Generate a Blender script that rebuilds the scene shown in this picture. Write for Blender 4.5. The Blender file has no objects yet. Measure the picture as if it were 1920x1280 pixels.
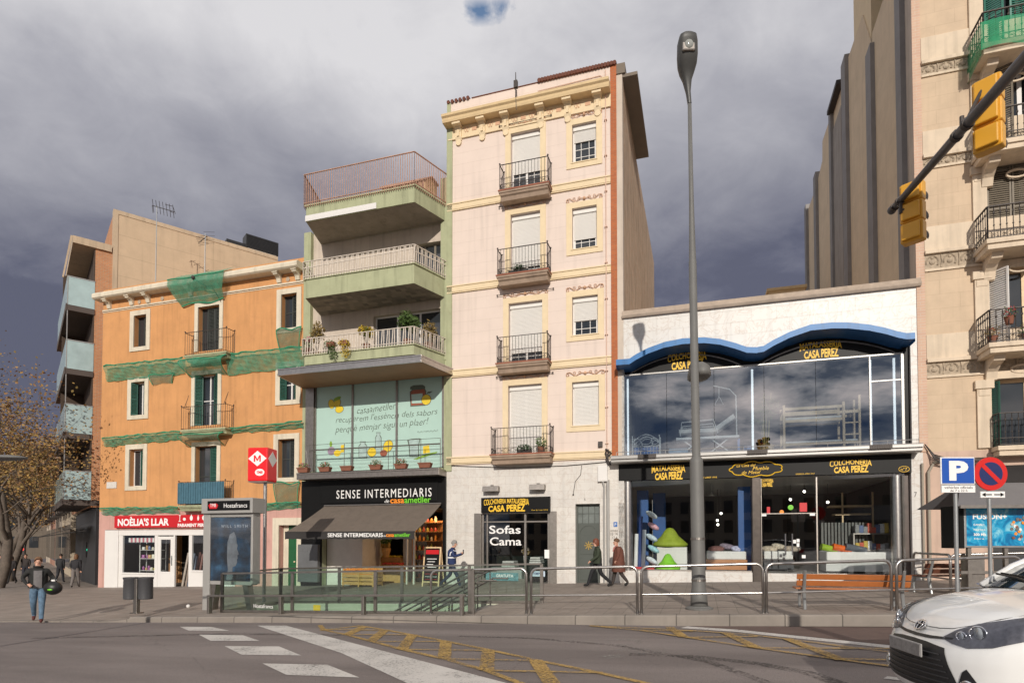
import bpy, bmesh, math, random
from mathutils import Vector, Matrix
from mathutils.bvhtree import BVHTree
random.seed(7)
R = math.radians
col = bpy.context.scene.collection
scn = bpy.context.scene
# ------------------------------------------------------------------ camera
C = 1.85            # eye height
F = 1130.0          # focal length in pixels of the 1920 wide photo
HY = 1012.0         # horizon row
TH = R(1.6)         # slight upward pitch, rest is lens shift
YA = HY - F*math.tan(TH)
cam = bpy.data.cameras.new('camera'); camo = bpy.data.objects.new('camera', cam); col.objects.link(camo)
camo.location = (0, 0, C); camo.rotation_euler = (R(90)+TH, 0, 0)
cam.sensor_width = 36; cam.lens = 36*F/1920; cam.shift_y = (YA-640)/1920
cam.clip_end = 2000; cam.clip_start = .1
scn.camera = camo
# ------------------------------------------------------------------ light
SUN_EL, SUN_AZ = 21.5, 4.5      # light travels towards +Y, slightly to +X
sd = bpy.data.lights.new('sun', 'SUN'); sd.energy = 3.35; sd.angle = R(.5); sd.color = (1, .925, .83)
so = bpy.data.objects.new('sun', sd); col.objects.link(so)
ld = Vector((math.sin(R(SUN_AZ))*math.cos(R(SUN_EL)), math.cos(R(SUN_AZ))*math.cos(R(SUN_EL)), -math.sin(R(SUN_EL))))
so.rotation_euler = ld.to_track_quat('-Z', 'Y').to_euler(); so.location = (0, -30, 30)
scn.view_settings.view_transform = 'Standard'; scn.view_settings.look = 'None'
scn.view_settings.exposure = 0; scn.view_settings.gamma = 1
scn.render.resolution_x = 1024; scn.render.resolution_y = 682
W = bpy.data.worlds.new('World'); scn.world = W; W.use_nodes = True
def world():
 nt = W.node_tree; n = nt.nodes; L = nt.links; n.clear()
 def N(t, **k):
  x = n.new(t)
  for a, b in k.items(): setattr(x, a, b)
  return x
 def M(op, a, b=None, c=None):
  x = N('ShaderNodeMath', operation=op)
  for i, q in enumerate((a, b, c)):
   if q is None: continue
   if isinstance(q, (int, float)): x.inputs[i].default_value = q
   else: L.new(q, x.inputs[i])
  return x.outputs[0]
 tc = N('ShaderNodeTexCoord'); sp = N('ShaderNodeSeparateXYZ'); L.new(tc.outputs['Generated'], sp.inputs[0])
 X, Y, Z = sp.outputs
 zz = M('MAXIMUM', Z, 0.0); den = M('ADD', zz, .22)
 cx = M('DIVIDE', X, den); cy = M('DIVIDE', Y, den)
 cv = N('ShaderNodeCombineXYZ'); L.new(cx, cv.inputs[0]); L.new(cy, cv.inputs[1])
 def noise(scale, det, rough, loc, dist=0.0):
  mp = N('ShaderNodeMapping'); mp.inputs['Location'].default_value = loc; L.new(cv.outputs[0], mp.inputs[0])
  t = N('ShaderNodeTexNoise'); t.inputs['Scale'].default_value = scale; t.inputs['Detail'].default_value = det
  t.inputs['Roughness'].default_value = rough; t.inputs['Distortion'].default_value = dist
  L.new(mp.outputs[0], t.inputs[0]); return t.outputs[0]
 big = noise(.62, 4, .5, (3.1, .4, 0), .3); fine = noise(2.1, 7, .55, (1.7, 5.2, 0), .2)
 back = N('ShaderNodeMapRange'); L.new(Y, back.inputs[0]); back.inputs[1].default_value = .15; back.inputs[2].default_value = -.15
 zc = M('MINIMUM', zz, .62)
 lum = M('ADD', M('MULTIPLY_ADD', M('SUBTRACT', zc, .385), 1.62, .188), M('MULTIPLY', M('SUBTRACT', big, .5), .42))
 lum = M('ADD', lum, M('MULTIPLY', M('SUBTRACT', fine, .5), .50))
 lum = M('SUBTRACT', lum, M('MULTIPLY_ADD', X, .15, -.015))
 wisp = noise(6.5, 6, .6, (4.4, 1.1, 0), .6)
 lum = M('ADD', lum, M('MULTIPLY', M('SUBTRACT', wisp, .5), .17))
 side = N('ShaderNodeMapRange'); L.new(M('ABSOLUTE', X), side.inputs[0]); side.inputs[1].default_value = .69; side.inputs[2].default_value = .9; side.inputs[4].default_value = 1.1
 lum = M('MAXIMUM', M('ADD', M('ADD', lum, side.outputs[0]), M('MULTIPLY', M('MAXIMUM', M('SUBTRACT', Z, .70), 0), 3.4)), .13)  # extra brightness added to the unseen sides and zenith to lift ambient light
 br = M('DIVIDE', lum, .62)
 rp = N('ShaderNodeValToRGB'); L.new(br, rp.inputs[0])
 e = rp.color_ramp.elements
 e[0].position = .08; e[0].color = (.075, .08, .125, 1)
 e[1].position = 1.0; e[1].color = (.72, .71, .73, 1)
 for p, c in ((.24, (.130, .138, .195, 1)), (.40, (.225, .23, .285, 1)), (.70, (.42, .42, .465, 1))):
  q = e.new(p); q.color = c
 # sunlit broken cloud and slate blue behind the viewer
 rb = N('ShaderNodeValToRGB'); L.new(M('ADD', M('MULTIPLY', fine, .8), M('MULTIPLY', wisp, .2)), rb.inputs[0]); e = rb.color_ramp.elements
 e[0].position = .35; e[0].color = (.05, .08, .15, 1); e[1].position = .64; e[1].color = (1.25, 1.1, 1.05, 1)
 for p, c in ((.45, (.15, .18, .24, 1)), (.51, (.52, .52, .55, 1))): q = e.new(p); q.color = c
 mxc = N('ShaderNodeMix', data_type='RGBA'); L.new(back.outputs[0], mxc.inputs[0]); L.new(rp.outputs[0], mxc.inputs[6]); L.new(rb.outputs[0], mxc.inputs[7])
 sky = N('ShaderNodeTexSky', sky_type='NISHITA'); sky.sun_disc = False
 sky.sun_elevation = R(SUN_EL); sky.sun_rotation = R(180+SUN_AZ)
 b1 = N('ShaderNodeBackground'); b1.inputs[1].default_value = .15; L.new(sky.outputs[0], b1.inputs[0])
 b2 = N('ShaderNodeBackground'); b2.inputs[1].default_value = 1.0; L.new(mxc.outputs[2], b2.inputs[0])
 # broken cloud behind the viewer, almost closed cover in front, one small gap overhead in front
 hol = noise(1.5, 6, .6, (7.3, 2.2, 0), .35)
 thr = M('SUBTRACT', .20, M('MULTIPLY', back.outputs[0], .31))
 cov = N('ShaderNodeMapRange'); L.new(M('SUBTRACT', hol, thr), cov.inputs[0]); cov.inputs[1].default_value = -.05; cov.inputs[2].default_value = .10
 # the gap
 gx = M('ADD', M('SUBTRACT', cx, -.044), M('MULTIPLY', M('SUBTRACT', wisp, .5), .22)); gy = M('SUBTRACT', cy, .838)
 gd = M('SQRT', M('ADD', M('MULTIPLY', M('MULTIPLY', gx, gx), .55), M('MULTIPLY', gy, M('MULTIPLY', gy, 1.2))))
 gap = N('ShaderNodeMapRange'); L.new(gd, gap.inputs[0]); gap.inputs[1].default_value = .006; gap.inputs[2].default_value = .026
 mask = M('MULTIPLY', cov.outputs[0], gap.outputs[0])
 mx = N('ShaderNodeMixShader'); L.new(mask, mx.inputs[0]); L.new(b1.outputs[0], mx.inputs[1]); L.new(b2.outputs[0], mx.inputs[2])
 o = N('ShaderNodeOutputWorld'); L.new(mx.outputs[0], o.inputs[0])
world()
# ------------------------------------------------------------------ frames of reference
A = R(17.4); ca, sa = math.cos(A), math.sin(A)
P0 = Vector((3.16, 22.3))
def ray(px, py):
 kx = (px-960)/F; kz = (YA-py)/F
 return Vector((kx, math.cos(TH)-math.sin(TH)*kz, math.sin(TH)+math.cos(TH)*kz))
def w2l(X, Y):
 dx, dy = X-P0.x, Y-P0.y
 return dx*ca-dy*sa, -(dx*sa+dy*ca)
def l2w(s, t): return P0.x+s*ca-t*sa, P0.y-s*sa-t*ca
def fac(px, py, t=0):
 """photo pixel -> (distance along the house fronts, height) on the plane t metres in front of them"""
 d = ray(px, py); nd = -(d.x*sa+d.y*ca); lam = (t-(P0.x*sa+P0.y*ca))/nd
 p = d*lam; s, _ = w2l(p.x, p.y); return s, p.z+C
def r4(x0, x1, yt, yb, t=0):
 ym = (yt+yb)/2; xm = (x0+x1)/2
 return fac(x0, ym, t)[0], fac(x1, ym, t)[0], fac(xm, yb, t)[1], fac(xm, yt, t)[1]
def fs(px, py, t=0): return fac(px, py, t)[0]
def fz(px, py, t=0): return fac(px, py, t)[1]
def zp(s, t): return C-1.58+.03*max(s, -34)-.009*max(t, 0)
def zr(s, t): return C-1.82+.03*max(min(s, 40), -40)+.021*(min(t, 24)-9.6)
def gnd(px, py, road=False):
 d = ray(px, py); lam = 10.
 for _ in range(60):
  p = d*lam; s, t = w2l(p.x, p.y); z = (zr if road else zp)(s, t)-C
  lam = lam*.5+.5*(z/d.z)
 p = d*lam; s, t = w2l(p.x, p.y)
 return p.x, p.y, (zr if road else zp)(s, t)
def at(px, Y):
 return (px-960)/F*Y
# ------------------------------------------------------------------ mesh helper
OFF = {}
ORD = ['leftmost', 'second from the left', 'third from the left', 'fourth from the left', 'fifth from the left', 'sixth from the left', 'seventh from the left', 'eighth from the left', 'ninth from the left', 'tenth from the left', 'eleventh from the left']
class MB:
 def __init__(s): s.v = []; s.f = []; s.m = []; s.k = 0
 def face(s, pts):
  b = len(s.v); s.v += [tuple(p) for p in pts]; s.f.append(list(range(b, b+len(pts)))); s.m.append(s.k); return s
 def mesh(s, vs, fs_):
  b = len(s.v); s.v += [tuple(p) for p in vs]
  for f in fs_: s.f.append([b+i for i in f]); s.m.append(s.k)
  return s
 def box(s, x0, x1, y0, y1, z0, z1):
  if x0 > x1: x0, x1 = x1, x0
  if y0 > y1: y0, y1 = y1, y0
  if z0 > z1: z0, z1 = z1, z0
  v = [(x0,y0,z0),(x1,y0,z0),(x1,y1,z0),(x0,y1,z0),(x0,y0,z1),(x1,y0,z1),(x1,y1,z1),(x0,y1,z1)]
  return s.mesh(v, [(0,3,2,1),(4,5,6,7),(0,1,5,4),(1,2,6,5),(2,3,7,6),(3,0,4,7)])
 def bar(s, p, q, w, h=None, up=(0,0,1)):
  h = h or w; p, q = Vector(p), Vector(q); d = (q-p)
  if d.length < 1e-6: return s
  d.normalize(); u = Vector(up)
  if abs(d.dot(u)) > .98: u = Vector((0, 1, 0))
  a = d.cross(u).normalized()*w/2; b = a.cross(d).normalized()*h/2
  v = [p-a-b, p+a-b, p+a+b, p-a+b, q-a-b, q+a-b, q+a+b, q-a+b]
  return s.mesh(v, [(0,3,2,1),(4,5,6,7),(0,1,5,4),(1,2,6,5),(2,3,7,6),(3,0,4,7)])
 def tube(s, p, q, r0, r1=None, n=8, cap=True):
  r1 = r0 if r1 is None else r1
  return s.path([p, q], [r0, r1], n, cap)
 def path(s, pts, rr, n=8, cap=True):
  pts = [Vector(p) for p in pts]
  if isinstance(rr, (int, float)): rr = [rr]*len(pts)
  b = len(s.v); prev = None
  for i, p in enumerate(pts):
   d = (pts[min(i+1, len(pts)-1)]-pts[max(i-1, 0)])
   d = d.normalized() if d.length > 1e-9 else Vector((0,0,1))
   if prev is None:
    a = d.cross(Vector((0,0,1)))
    if a.length < .1: a = d.cross(Vector((0,1,0)))
    a.normalize()
   else:
    a = prev-d*prev.dot(d)
    a = a.normalized() if a.length > 1e-6 else d.orthogonal().normalized()
   prev = a; c = d.cross(a)
   for j in range(n):
    t = 2*math.pi*j/n; s.v.append(tuple(p+(a*math.cos(t)+c*math.sin(t))*rr[i]))
  for i in range(len(pts)-1):
   for j in range(n):
    j2 = (j+1) % n; s.f.append([b+i*n+j, b+i*n+j2, b+(i+1)*n+j2, b+(i+1)*n+j]); s.m.append(s.k)
  if cap:
   s.f.append([b+j for j in range(n)][::-1]); s.m.append(s.k)
   s.f.append([b+(len(pts)-1)*n+j for j in range(n)]); s.m.append(s.k)
  return s
 def prism(s, poly, a0, a1, ax='y'):
  """poly in the plane across axis ax, swept a0..a1"""
  def P(u, v, a): return {'y': (u, a, v), 'z': (u, v, a), 'x': (a, u, v)}[ax]
  n = len(poly)
  v = [P(u, w, a0) for u, w in poly]+[P(u, w, a1) for u, w in poly]
  f = [tuple(range(n))[::-1], tuple(range(n, 2*n))]+[(i, (i+1) % n, n+(i+1) % n, n+i) for i in range(n)]
  return s.mesh(v, f)
 def lathe(s, prof, c=(0,0,0), n=16, sx=1, sy=1):
  b = len(s.v)
  for r, z in prof:
   for j in range(n):
    t = 2*math.pi*j/n; s.v.append((c[0]+r*sx*math.cos(t), c[1]+r*sy*math.sin(t), c[2]+z))
  for i in range(len(prof)-1):
   for j in range(n):
    j2 = (j+1) % n; s.f.append([b+i*n+j, b+i*n+j2, b+(i+1)*n+j2, b+(i+1)*n+j]); s.m.append(s.k)
  if prof[0][0] > 1e-4: s.f.append([b+j for j in range(n)][::-1]); s.m.append(s.k)
  if prof[-1][0] > 1e-4: s.f.append([b+(len(prof)-1)*n+j for j in range(n)]); s.m.append(s.k)
  return s
 def ball(s, c, r, n=10, m=6, sz=1., sx=1., sy=1.):
  pr = [(max(1e-5, math.sin(math.pi*i/m))*r, -math.cos(math.pi*i/m)*r*sz) for i in range(m+1)]
  return s.lathe(pr, c, n, sx, sy)
 def grid(s, fn, nu, nv):
  v = [fn(i/nu, j/nv) for j in range(nv+1) for i in range(nu+1)]
  f = [(j*(nu+1)+i, j*(nu+1)+i+1, (j+1)*(nu+1)+i+1, (j+1)*(nu+1)+i) for j in range(nv) for i in range(nu)]
  return s.mesh(v, f)
 def build(s, name, mats, parent=None, smooth=False, bevel=0, loc=None, rot=None, off=None, sub=0, tint=None):
  me = bpy.data.meshes.new(name)
  o3 = Vector(off) if off is not None else Vector(OFF.get(parent.name, (0,0,0)) if parent is not None else (0,0,0))
  me.from_pydata([tuple(Vector(p)-o3) for p in s.v], [], s.f)
  if not isinstance(mats, (list, tuple)): mats = [mats]
  for m in mats: me.materials.append(m)
  me.polygons.foreach_set('material_index', s.m); me.validate()
  ob = bpy.data.objects.new(name, me); col.objects.link(ob)
  if parent is not None:
   ob.parent = parent; OFF[ob.name] = tuple(o3)
  if loc: ob.location = loc
  if rot: ob.rotation_euler = rot
  if smooth:
   me.polygons.foreach_set('use_smooth', [True]*len(me.polygons))
   if smooth != 'all':
    try: me.set_sharp_from_angle(angle=R(40))
    except Exception: pass
  if bevel:
   b = ob.modifiers.new('bevel', 'BEVEL'); b.width = bevel; b.segments = 2; b.limit_method = 'ANGLE'
  if sub:
   b = ob.modifiers.new('sub', 'SUBSURF'); b.levels = sub; b.render_levels = sub
  return ob
def tag(o, label=None, cat=None, group=None, kind=None):
 if label: o['label'] = label
 if cat: o['category'] = cat
 if group: o['group'] = group
 if kind: o['kind'] = kind
 return o
def empty(name, loc=(0,0,0), rz=0, label=None, cat=None, group=None):
 o = bpy.data.objects.new(name, None); col.objects.link(o); o.location = loc; o.rotation_euler = (0,0,rz); o.empty_display_size = .2
 return tag(o, label, cat, group)
def fempty(name, s0, t0, z0, label=None, cat=None, group=None):
 """an Empty standing in the frame of the house fronts; its parts are drawn in (s, -t, z) coordinates"""
 X, Y = l2w(s0, t0); o = empty(name, (X, Y, z0), -A, label, cat, group); OFF[o.name] = (s0, -t0, z0); return o
def solo(mb, name, mats, s0, t0, z0, label, cat, group=None, **k):
 """a one-mesh thing drawn in house-front coordinates"""
 X, Y = l2w(s0, t0); o = mb.build(name, mats, off=(s0, -t0, z0), **k); o.location = (X, Y, z0); o.rotation_euler = (0,0,-A)
 return tag(o, label, cat, group)
def copy_tree(o, parent=None):
 c = o.copy(); col.objects.link(c); c.parent = parent
 for ch in list(o.children): copy_tree(ch, c)
 return c
FONTC = {}
def text(body, x0, x1, z0, z1, y, mat, name='lettering', parent=None, depth=.008, bold=.0, warp=None, shear=0, rot=0, spacing=1.0, keep=False, mb=None):
 """lettering fitted to the rectangle x0..x1, z0..z1 on the plane y (facing -y)"""
 cu = bpy.data.curves.new('t', 'FONT'); cu.body = body; cu.size = 1; cu.extrude = 0; cu.offset = bold; cu.shear = shear
 cu.space_character = spacing; cu.resolution_u = 3
 to = bpy.data.objects.new('t', cu); col.objects.link(to)
 bpy.context.view_layer.update()
 me = to.evaluated_get(bpy.context.evaluated_depsgraph_get()).to_mesh()
 vs = [v.co.copy() for v in me.vertices]; fcs = [tuple(p.vertices) for p in me.polygons]
 to.evaluated_get(bpy.context.evaluated_depsgraph_get()).to_mesh_clear()
 bpy.data.objects.remove(to); bpy.data.curves.remove(cu)
 if not vs: return None
 ax, bx = min(v.x for v in vs), max(v.x for v in vs); az, bz = min(v.y for v in vs), max(v.y for v in vs)
 pts = []
 for v in vs:
  u = (v.x-ax)/(bx-ax); w = (v.y-az)/max(bz-az, 1e-6)
  if keep:
   sc = (x1-x0)/(bx-ax); px, pz = x0+(v.x-ax)*sc, z0+(v.y-az)*sc
  else: px, pz = x0+u*(x1-x0), z0+w*(z1-z0)
  if warp: px, pz = warp(u, w, px, pz)
  if rot:
   cx_, cz_ = x0, z0; c_, s_ = math.cos(rot), math.sin(rot)
   px, pz = cx_+(px-cx_)*c_-(pz-cz_)*s_, cz_+(px-cx_)*s_+(pz-cz_)*c_
  pts.append((px, y, pz))
 m = mb or MB(); n = len(pts)
 m.mesh([(p[0], p[1]-depth, p[2]) for p in pts]+pts, fcs)
 # side walls of the letters from boundary edges
 cnt = {}
 for f in fcs:
  for i in range(len(f)):
   e = (f[i], f[(i+1) % len(f)]); cnt[e] = 1
 b = len(m.v)-2*n
 for (i, j) in cnt:
  if (j, i) not in cnt: m.f.append([b+i, b+j, b+n+j, b+n+i][::-1]); m.m.append(m.k)
 if mb: return mb
 return m.build(name, mat, parent)
# ------------------------------------------------------------------ materials
def mat(name, c, rough=.7, metal=0, var=.12, vs=1.5, streak=0, bump=0, bs=60, spec=.5, coat=0, alpha=1, emit=0, dirt=0, dirtc=None):
 m = bpy.data.materials.new(name); m.use_nodes = True; nt = m.node_tree; n = nt.nodes; L = nt.links
 p = n['Principled BSDF']; p.inputs['Roughness'].default_value = rough; p.inputs['Metallic'].default_value = metal
 p.inputs['Specular IOR Level'].default_value = spec
 if coat: p.inputs['Coat Weight'].default_value = coat; p.inputs['Coat Roughness'].default_value = .06
 c4 = (c[0], c[1], c[2], 1)
 tc = n.new('ShaderNodeTexCoord')
 if var or streak or dirt:
  a = n.new('ShaderNodeTexNoise'); a.inputs['Scale'].default_value = vs; a.inputs['Detail'].default_value = 7; a.inputs['Roughness'].default_value = .65
  L.new(tc.outputs['Object'], a.inputs[0])
  mr = n.new('ShaderNodeMapRange'); L.new(a.outputs[0], mr.inputs[0]); mr.inputs[1].default_value = .25; mr.inputs[2].default_value = .75
  mr.inputs[3].default_value = 1-var; mr.inputs[4].default_value = 1+var
  val = mr.outputs[0]
  if streak:
   mp = n.new('ShaderNodeMapping'); mp.inputs['Scale'].default_value = (3.2, 3.2, .22); L.new(tc.outputs['Object'], mp.inputs[0])
   b = n.new('ShaderNodeTexNoise'); b.inputs['Scale'].default_value = 1.6; b.inputs['Detail'].default_value = 6; L.new(mp.outputs[0], b.inputs[0])
   r2 = n.new('ShaderNodeMapRange'); L.new(b.outputs[0], r2.inputs[0]); r2.inputs[1].default_value = .5; r2.inputs[2].default_value = .75
   r2.inputs[3].default_value = 1; r2.inputs[4].default_value = 1-streak
   mm = n.new('ShaderNodeMath'); mm.operation = 'MULTIPLY'; L.new(val, mm.inputs[0]); L.new(r2.outputs[0], mm.inputs[1]); val = mm.outputs[0]
  hs = n.new('ShaderNodeHueSaturation'); hs.inputs['Color'].default_value = c4; L.new(val, hs.inputs['Value'])
  out = hs.outputs[0]
  if dirt:
   d = n.new('ShaderNodeTexNoise'); d.inputs['Scale'].default_value = vs*2.3; d.inputs['Detail'].default_value = 9; d.inputs['Roughness'].default_value = .7
   mp = n.new('ShaderNodeMapping'); mp.inputs['Location'].default_value = (5, 3, 8); L.new(tc.outputs['Object'], mp.inputs[0]); L.new(mp.outputs[0], d.inputs[0])
   r3 = n.new('ShaderNodeMapRange'); L.new(d.outputs[0], r3.inputs[0]); r3.inputs[1].default_value = .54; r3.inputs[2].default_value = .72; r3.inputs[4].default_value = dirt
   mx = n.new('ShaderNodeMix'); mx.data_type = 'RGBA'; L.new(r3.outputs[0], mx.inputs[0]); L.new(out, mx.inputs[6])
   dc = dirtc or (c[0]*.45, c[1]*.45, c[2]*.45); mx.inputs[7].default_value = (*dc, 1); out = mx.outputs[2]
  L.new(out, p.inputs['Base Color'])
 else: p.inputs['Base Color'].default_value = c4
 if bump:
  t = n.new('ShaderNodeTexNoise'); t.inputs['Scale'].default_value = bs; t.inputs['Detail'].default_value = 5; L.new(tc.outputs['Object'], t.inputs[0])
  bp = n.new('ShaderNodeBump'); bp.inputs['Strength'].default_value = bump; bp.inputs['Distance'].default_value = .02
  L.new(t.outputs[0], bp.inputs['Height']); L.new(bp.outputs[0], p.inputs['Normal'])
 if emit:
  p.inputs['Emission Color'].default_value = c4; p.inputs['Emission Strength'].default_value = emit
 return m
def tiles(name, c1, c2, mortar, w, h, ms=.006, rough=.6, plane='xz', off=.5, bump=.25, var=.1, vein=0, squash=1, spec=.5):
 """masonry, tiles or cladding joints laid out in the object's own plane"""
 m = bpy.data.materials.new(name); m.use_nodes = True; nt = m.node_tree; n = nt.nodes; L = nt.links; p = n['Principled BSDF']
 p.inputs['Roughness'].default_value = rough; p.inputs['Specular IOR Level'].default_value = spec
 tc = n.new('ShaderNodeTexCoord'); sp = n.new('ShaderNodeSeparateXYZ'); cb = n.new('ShaderNodeCombineXYZ')
 L.new(tc.outputs['Object'], sp.inputs[0])
 if plane == 'xz': L.new(sp.outputs[0], cb.inputs[0]); L.new(sp.outputs[2], cb.inputs[1])
 elif plane == 'yz': L.new(sp.outputs[1], cb.inputs[0]); L.new(sp.outputs[2], cb.inputs[1])
 elif plane == 'xyz':
  ad = n.new('ShaderNodeMath'); L.new(sp.outputs[0], ad.inputs[0]); L.new(sp.outputs[1], ad.inputs[1]); L.new(ad.outputs[0], cb.inputs[0]); L.new(sp.outputs[2], cb.inputs[1])
 else: L.new(sp.outputs[0], cb.inputs[0]); L.new(sp.outputs[1], cb.inputs[1])
 b = n.new('ShaderNodeTexBrick'); L.new(cb.outputs[0], b.inputs[0]); b.offset = off
 b.inputs['Color1'].default_value = (*c1, 1); b.inputs['Color2'].default_value = (*c2, 1); b.inputs['Mortar'].default_value = (*mortar, 1)
 fac = b.outputs['Fac']; bc = b.outputs['Color']
 if w > 50:
  m1 = n.new('ShaderNodeMath'); m1.operation = 'DIVIDE'; L.new(sp.outputs[2], m1.inputs[0]); m1.inputs[1].default_value = h
  m2 = n.new('ShaderNodeMath'); m2.operation = 'FRACT'; L.new(m1.outputs[0], m2.inputs[0])
  m3 = n.new('ShaderNodeMath'); m3.operation = 'LESS_THAN'; L.new(m2.outputs[0], m3.inputs[0]); m3.inputs[1].default_value = 2*ms/h; fac = m3.outputs[0]
  mq = n.new('ShaderNodeMix'); mq.data_type = 'RGBA'; L.new(fac, mq.inputs[0]); mq.inputs[6].default_value = (*c1, 1); mq.inputs[7].default_value = (*mortar, 1); bc = mq.outputs[2]
 b.inputs['Scale'].default_value = 1; b.inputs['Mortar Size'].default_value = ms; b.inputs['Mortar Smooth'].default_value = .2
 b.inputs['Brick Width'].default_value = w; b.inputs['Row Height'].default_value = h
 a = n.new('ShaderNodeTexNoise'); a.inputs['Scale'].default_value = 1.3; a.inputs['Detail'].default_value = 8; a.inputs['Roughness'].default_value = .65; L.new(tc.outputs['Object'], a.inputs[0])
 mr = n.new('ShaderNodeMapRange'); L.new(a.outputs[0], mr.inputs[0]); mr.inputs[1].default_value = .25; mr.inputs[2].default_value = .75; mr.inputs[3].default_value = 1-var; mr.inputs[4].default_value = 1+var
 hs = n.new('ShaderNodeHueSaturation'); L.new(bc, hs.inputs['Color']); L.new(mr.outputs[0], hs.inputs['Value'])
 sm = n.new('ShaderNodeMapping'); sm.inputs['Scale'].default_value = (2.6, 2.6, .16); L.new(tc.outputs['Object'], sm.inputs[0])
 sn = n.new('ShaderNodeTexNoise'); sn.inputs['Scale'].default_value = 1.5; sn.inputs['Detail'].default_value = 2.5; L.new(sm.outputs[0], sn.inputs[0])
 sr_ = n.new('ShaderNodeMapRange'); L.new(sn.outputs[0], sr_.inputs[0]); sr_.inputs[1].default_value = .52; sr_.inputs[2].default_value = .76; sr_.inputs[3].default_value = 1; sr_.inputs[4].default_value = .87 if plane != 'xy' else 1
 h3 = n.new('ShaderNodeHueSaturation'); L.new(hs.outputs[0], h3.inputs['Color']); L.new(sr_.outputs[0], h3.inputs['Value'])
 out = h3.outputs[0]
 if vein:
  v = n.new('ShaderNodeTexNoise'); v.inputs['Scale'].default_value = 1.1; v.inputs['Detail'].default_value = 10; v.inputs['Distortion'].default_value = 2.5; v.inputs['Roughness'].default_value = .6
  L.new(tc.outputs['Object'], v.inputs[0])
  r = n.new('ShaderNodeValToRGB'); L.new(v.outputs[0], r.inputs[0]); e = r.color_ramp.elements
  e[0].position = .47; e[0].color = (0,0,0,1); e[1].position = .53; e[1].color = (0,0,0,1); q = e.new(.5); q.color = (vein,)*3+(1,)
  mx = n.new('ShaderNodeMix'); mx.data_type = 'RGBA'; L.new(r.outputs[0], mx.inputs[0]); L.new(out, mx.inputs[6]); mx.inputs[7].default_value = (.42, .32, .25, 1); out = mx.outputs[2]
 L.new(out, p.inputs['Base Color'])
 if bump:
  bp = n.new('ShaderNodeBump'); bp.inputs['Strength'].default_value = bump; bp.inputs['Distance'].default_value = .01; bp.invert = True
  L.new(fac, bp.inputs['Height'])
  t = n.new('ShaderNodeTexNoise'); t.inputs['Scale'].default_value = 70; L.new(tc.outputs['Object'], t.inputs[0])
  b2 = n.new('ShaderNodeBump'); b2.inputs['Strength'].default_value = .12; b2.inputs['Distance'].default_value = .01; L.new(t.outputs[0], b2.inputs['Height']); L.new(bp.outputs[0], b2.inputs['Normal'])
  L.new(b2.outputs[0], p.inputs['Normal'])
 return m
def glass(name, tint=(1,1,1), refl=.08, rough=.0, opaque=0):
 m = bpy.data.materials.new(name); m.use_nodes = True; nt = m.node_tree; n = nt.nodes; L = nt.links; n.remove(n['Principled BSDF'])
 o = n['Material Output']; tr = n.new('ShaderNodeBsdfTransparent'); tr.inputs[0].default_value = (*tint, 1)
 gl = n.new('ShaderNodeBsdfGlossy'); gl.inputs['Roughness'].default_value = rough; gl.inputs[0].default_value = (.95, .97, 1, 1)
 fr = n.new('ShaderNodeFresnel'); fr.inputs[0].default_value = 1.5
 ad = n.new('ShaderNodeMath'); ad.use_clamp = True; L.new(fr.outputs[0], ad.inputs[0]); ad.inputs[1].default_value = refl
 ge = n.new('ShaderNodeNewGeometry'); iv = n.new('ShaderNodeMath'); iv.operation = 'SUBTRACT'; iv.inputs[0].default_value = 1; L.new(ge.outputs['Backfacing'], iv.inputs[1])
 mu = n.new('ShaderNodeMath'); mu.operation = 'MULTIPLY'; L.new(ad.outputs[0], mu.inputs[0]); L.new(iv.outputs[0], mu.inputs[1])
 mx = n.new('ShaderNodeMixShader'); L.new(mu.outputs[0], mx.inputs[0]); L.new(tr.outputs[0], mx.inputs[1]); L.new(gl.outputs[0], mx.inputs[2])
 L.new(mx.outputs[0], o.inputs[0]); return m
def netmat(name, c, cover=.62, k=90):
 m = bpy.data.materials.new(name); m.use_nodes = True; nt = m.node_tree; n = nt.nodes; L = nt.links
 p = n['Principled BSDF']; p.inputs['Base Color'].default_value = (*c, 1); p.inputs['Roughness'].default_value = .8
 o = n['Material Output']; tr = n.new('ShaderNodeBsdfTransparent'); mx = n.new('ShaderNodeMixShader')
 tc = n.new('ShaderNodeTexCoord'); t = n.new('ShaderNodeTexNoise'); t.inputs['Scale'].default_value = 3; t.inputs['Detail'].default_value = 6; L.new(tc.outputs['Object'], t.inputs[0])
 r = n.new('ShaderNodeMapRange'); L.new(t.outputs[0], r.inputs[0]); r.inputs[1].default_value = .3; r.inputs[2].default_value = .7; r.inputs[3].default_value = cover-.2; r.inputs[4].default_value = cover+.2
 L.new(r.outputs[0], mx.inputs[0]); L.new(tr.outputs[0], mx.inputs[1]); L.new(p.outputs[0], mx.inputs[2]); L.new(mx.outputs[0], o.inputs[0]); return m
def brushed(name, c, rough=.3):
 m = mat(name, c, rough, 1, var=.18, vs=9, bump=.05, bs=120); return m
M = {}
M['orange'] = mat('orange_plaster', (.60, .295, .115), .85, var=.16, vs=.8, streak=.20, bump=.25, bs=30, dirt=.35, dirtc=(.42, .20, .09))
M['pinkbase'] = mat('pink_plaster_base', (.56, .32, .27), .85, var=.12, vs=1.2, streak=.25, bump=.2, bs=30, dirt=.3)
M['cream'] = mat('cream_render', (.66, .59, .46), .8, var=.12, vs=2, streak=.25, bump=.1)
M['green'] = mat('pale_green_render', (.385, .405, .25), .85, var=.14, vs=1.3, streak=.3, bump=.15, bs=30, dirt=.4, dirtc=(.26, .25, .15))
M['soffit'] = mat('soffit_render', (.27, .23, .19), .9, var=.25, vs=1.6, bump=.2, bs=20, dirt=.5)
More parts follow.
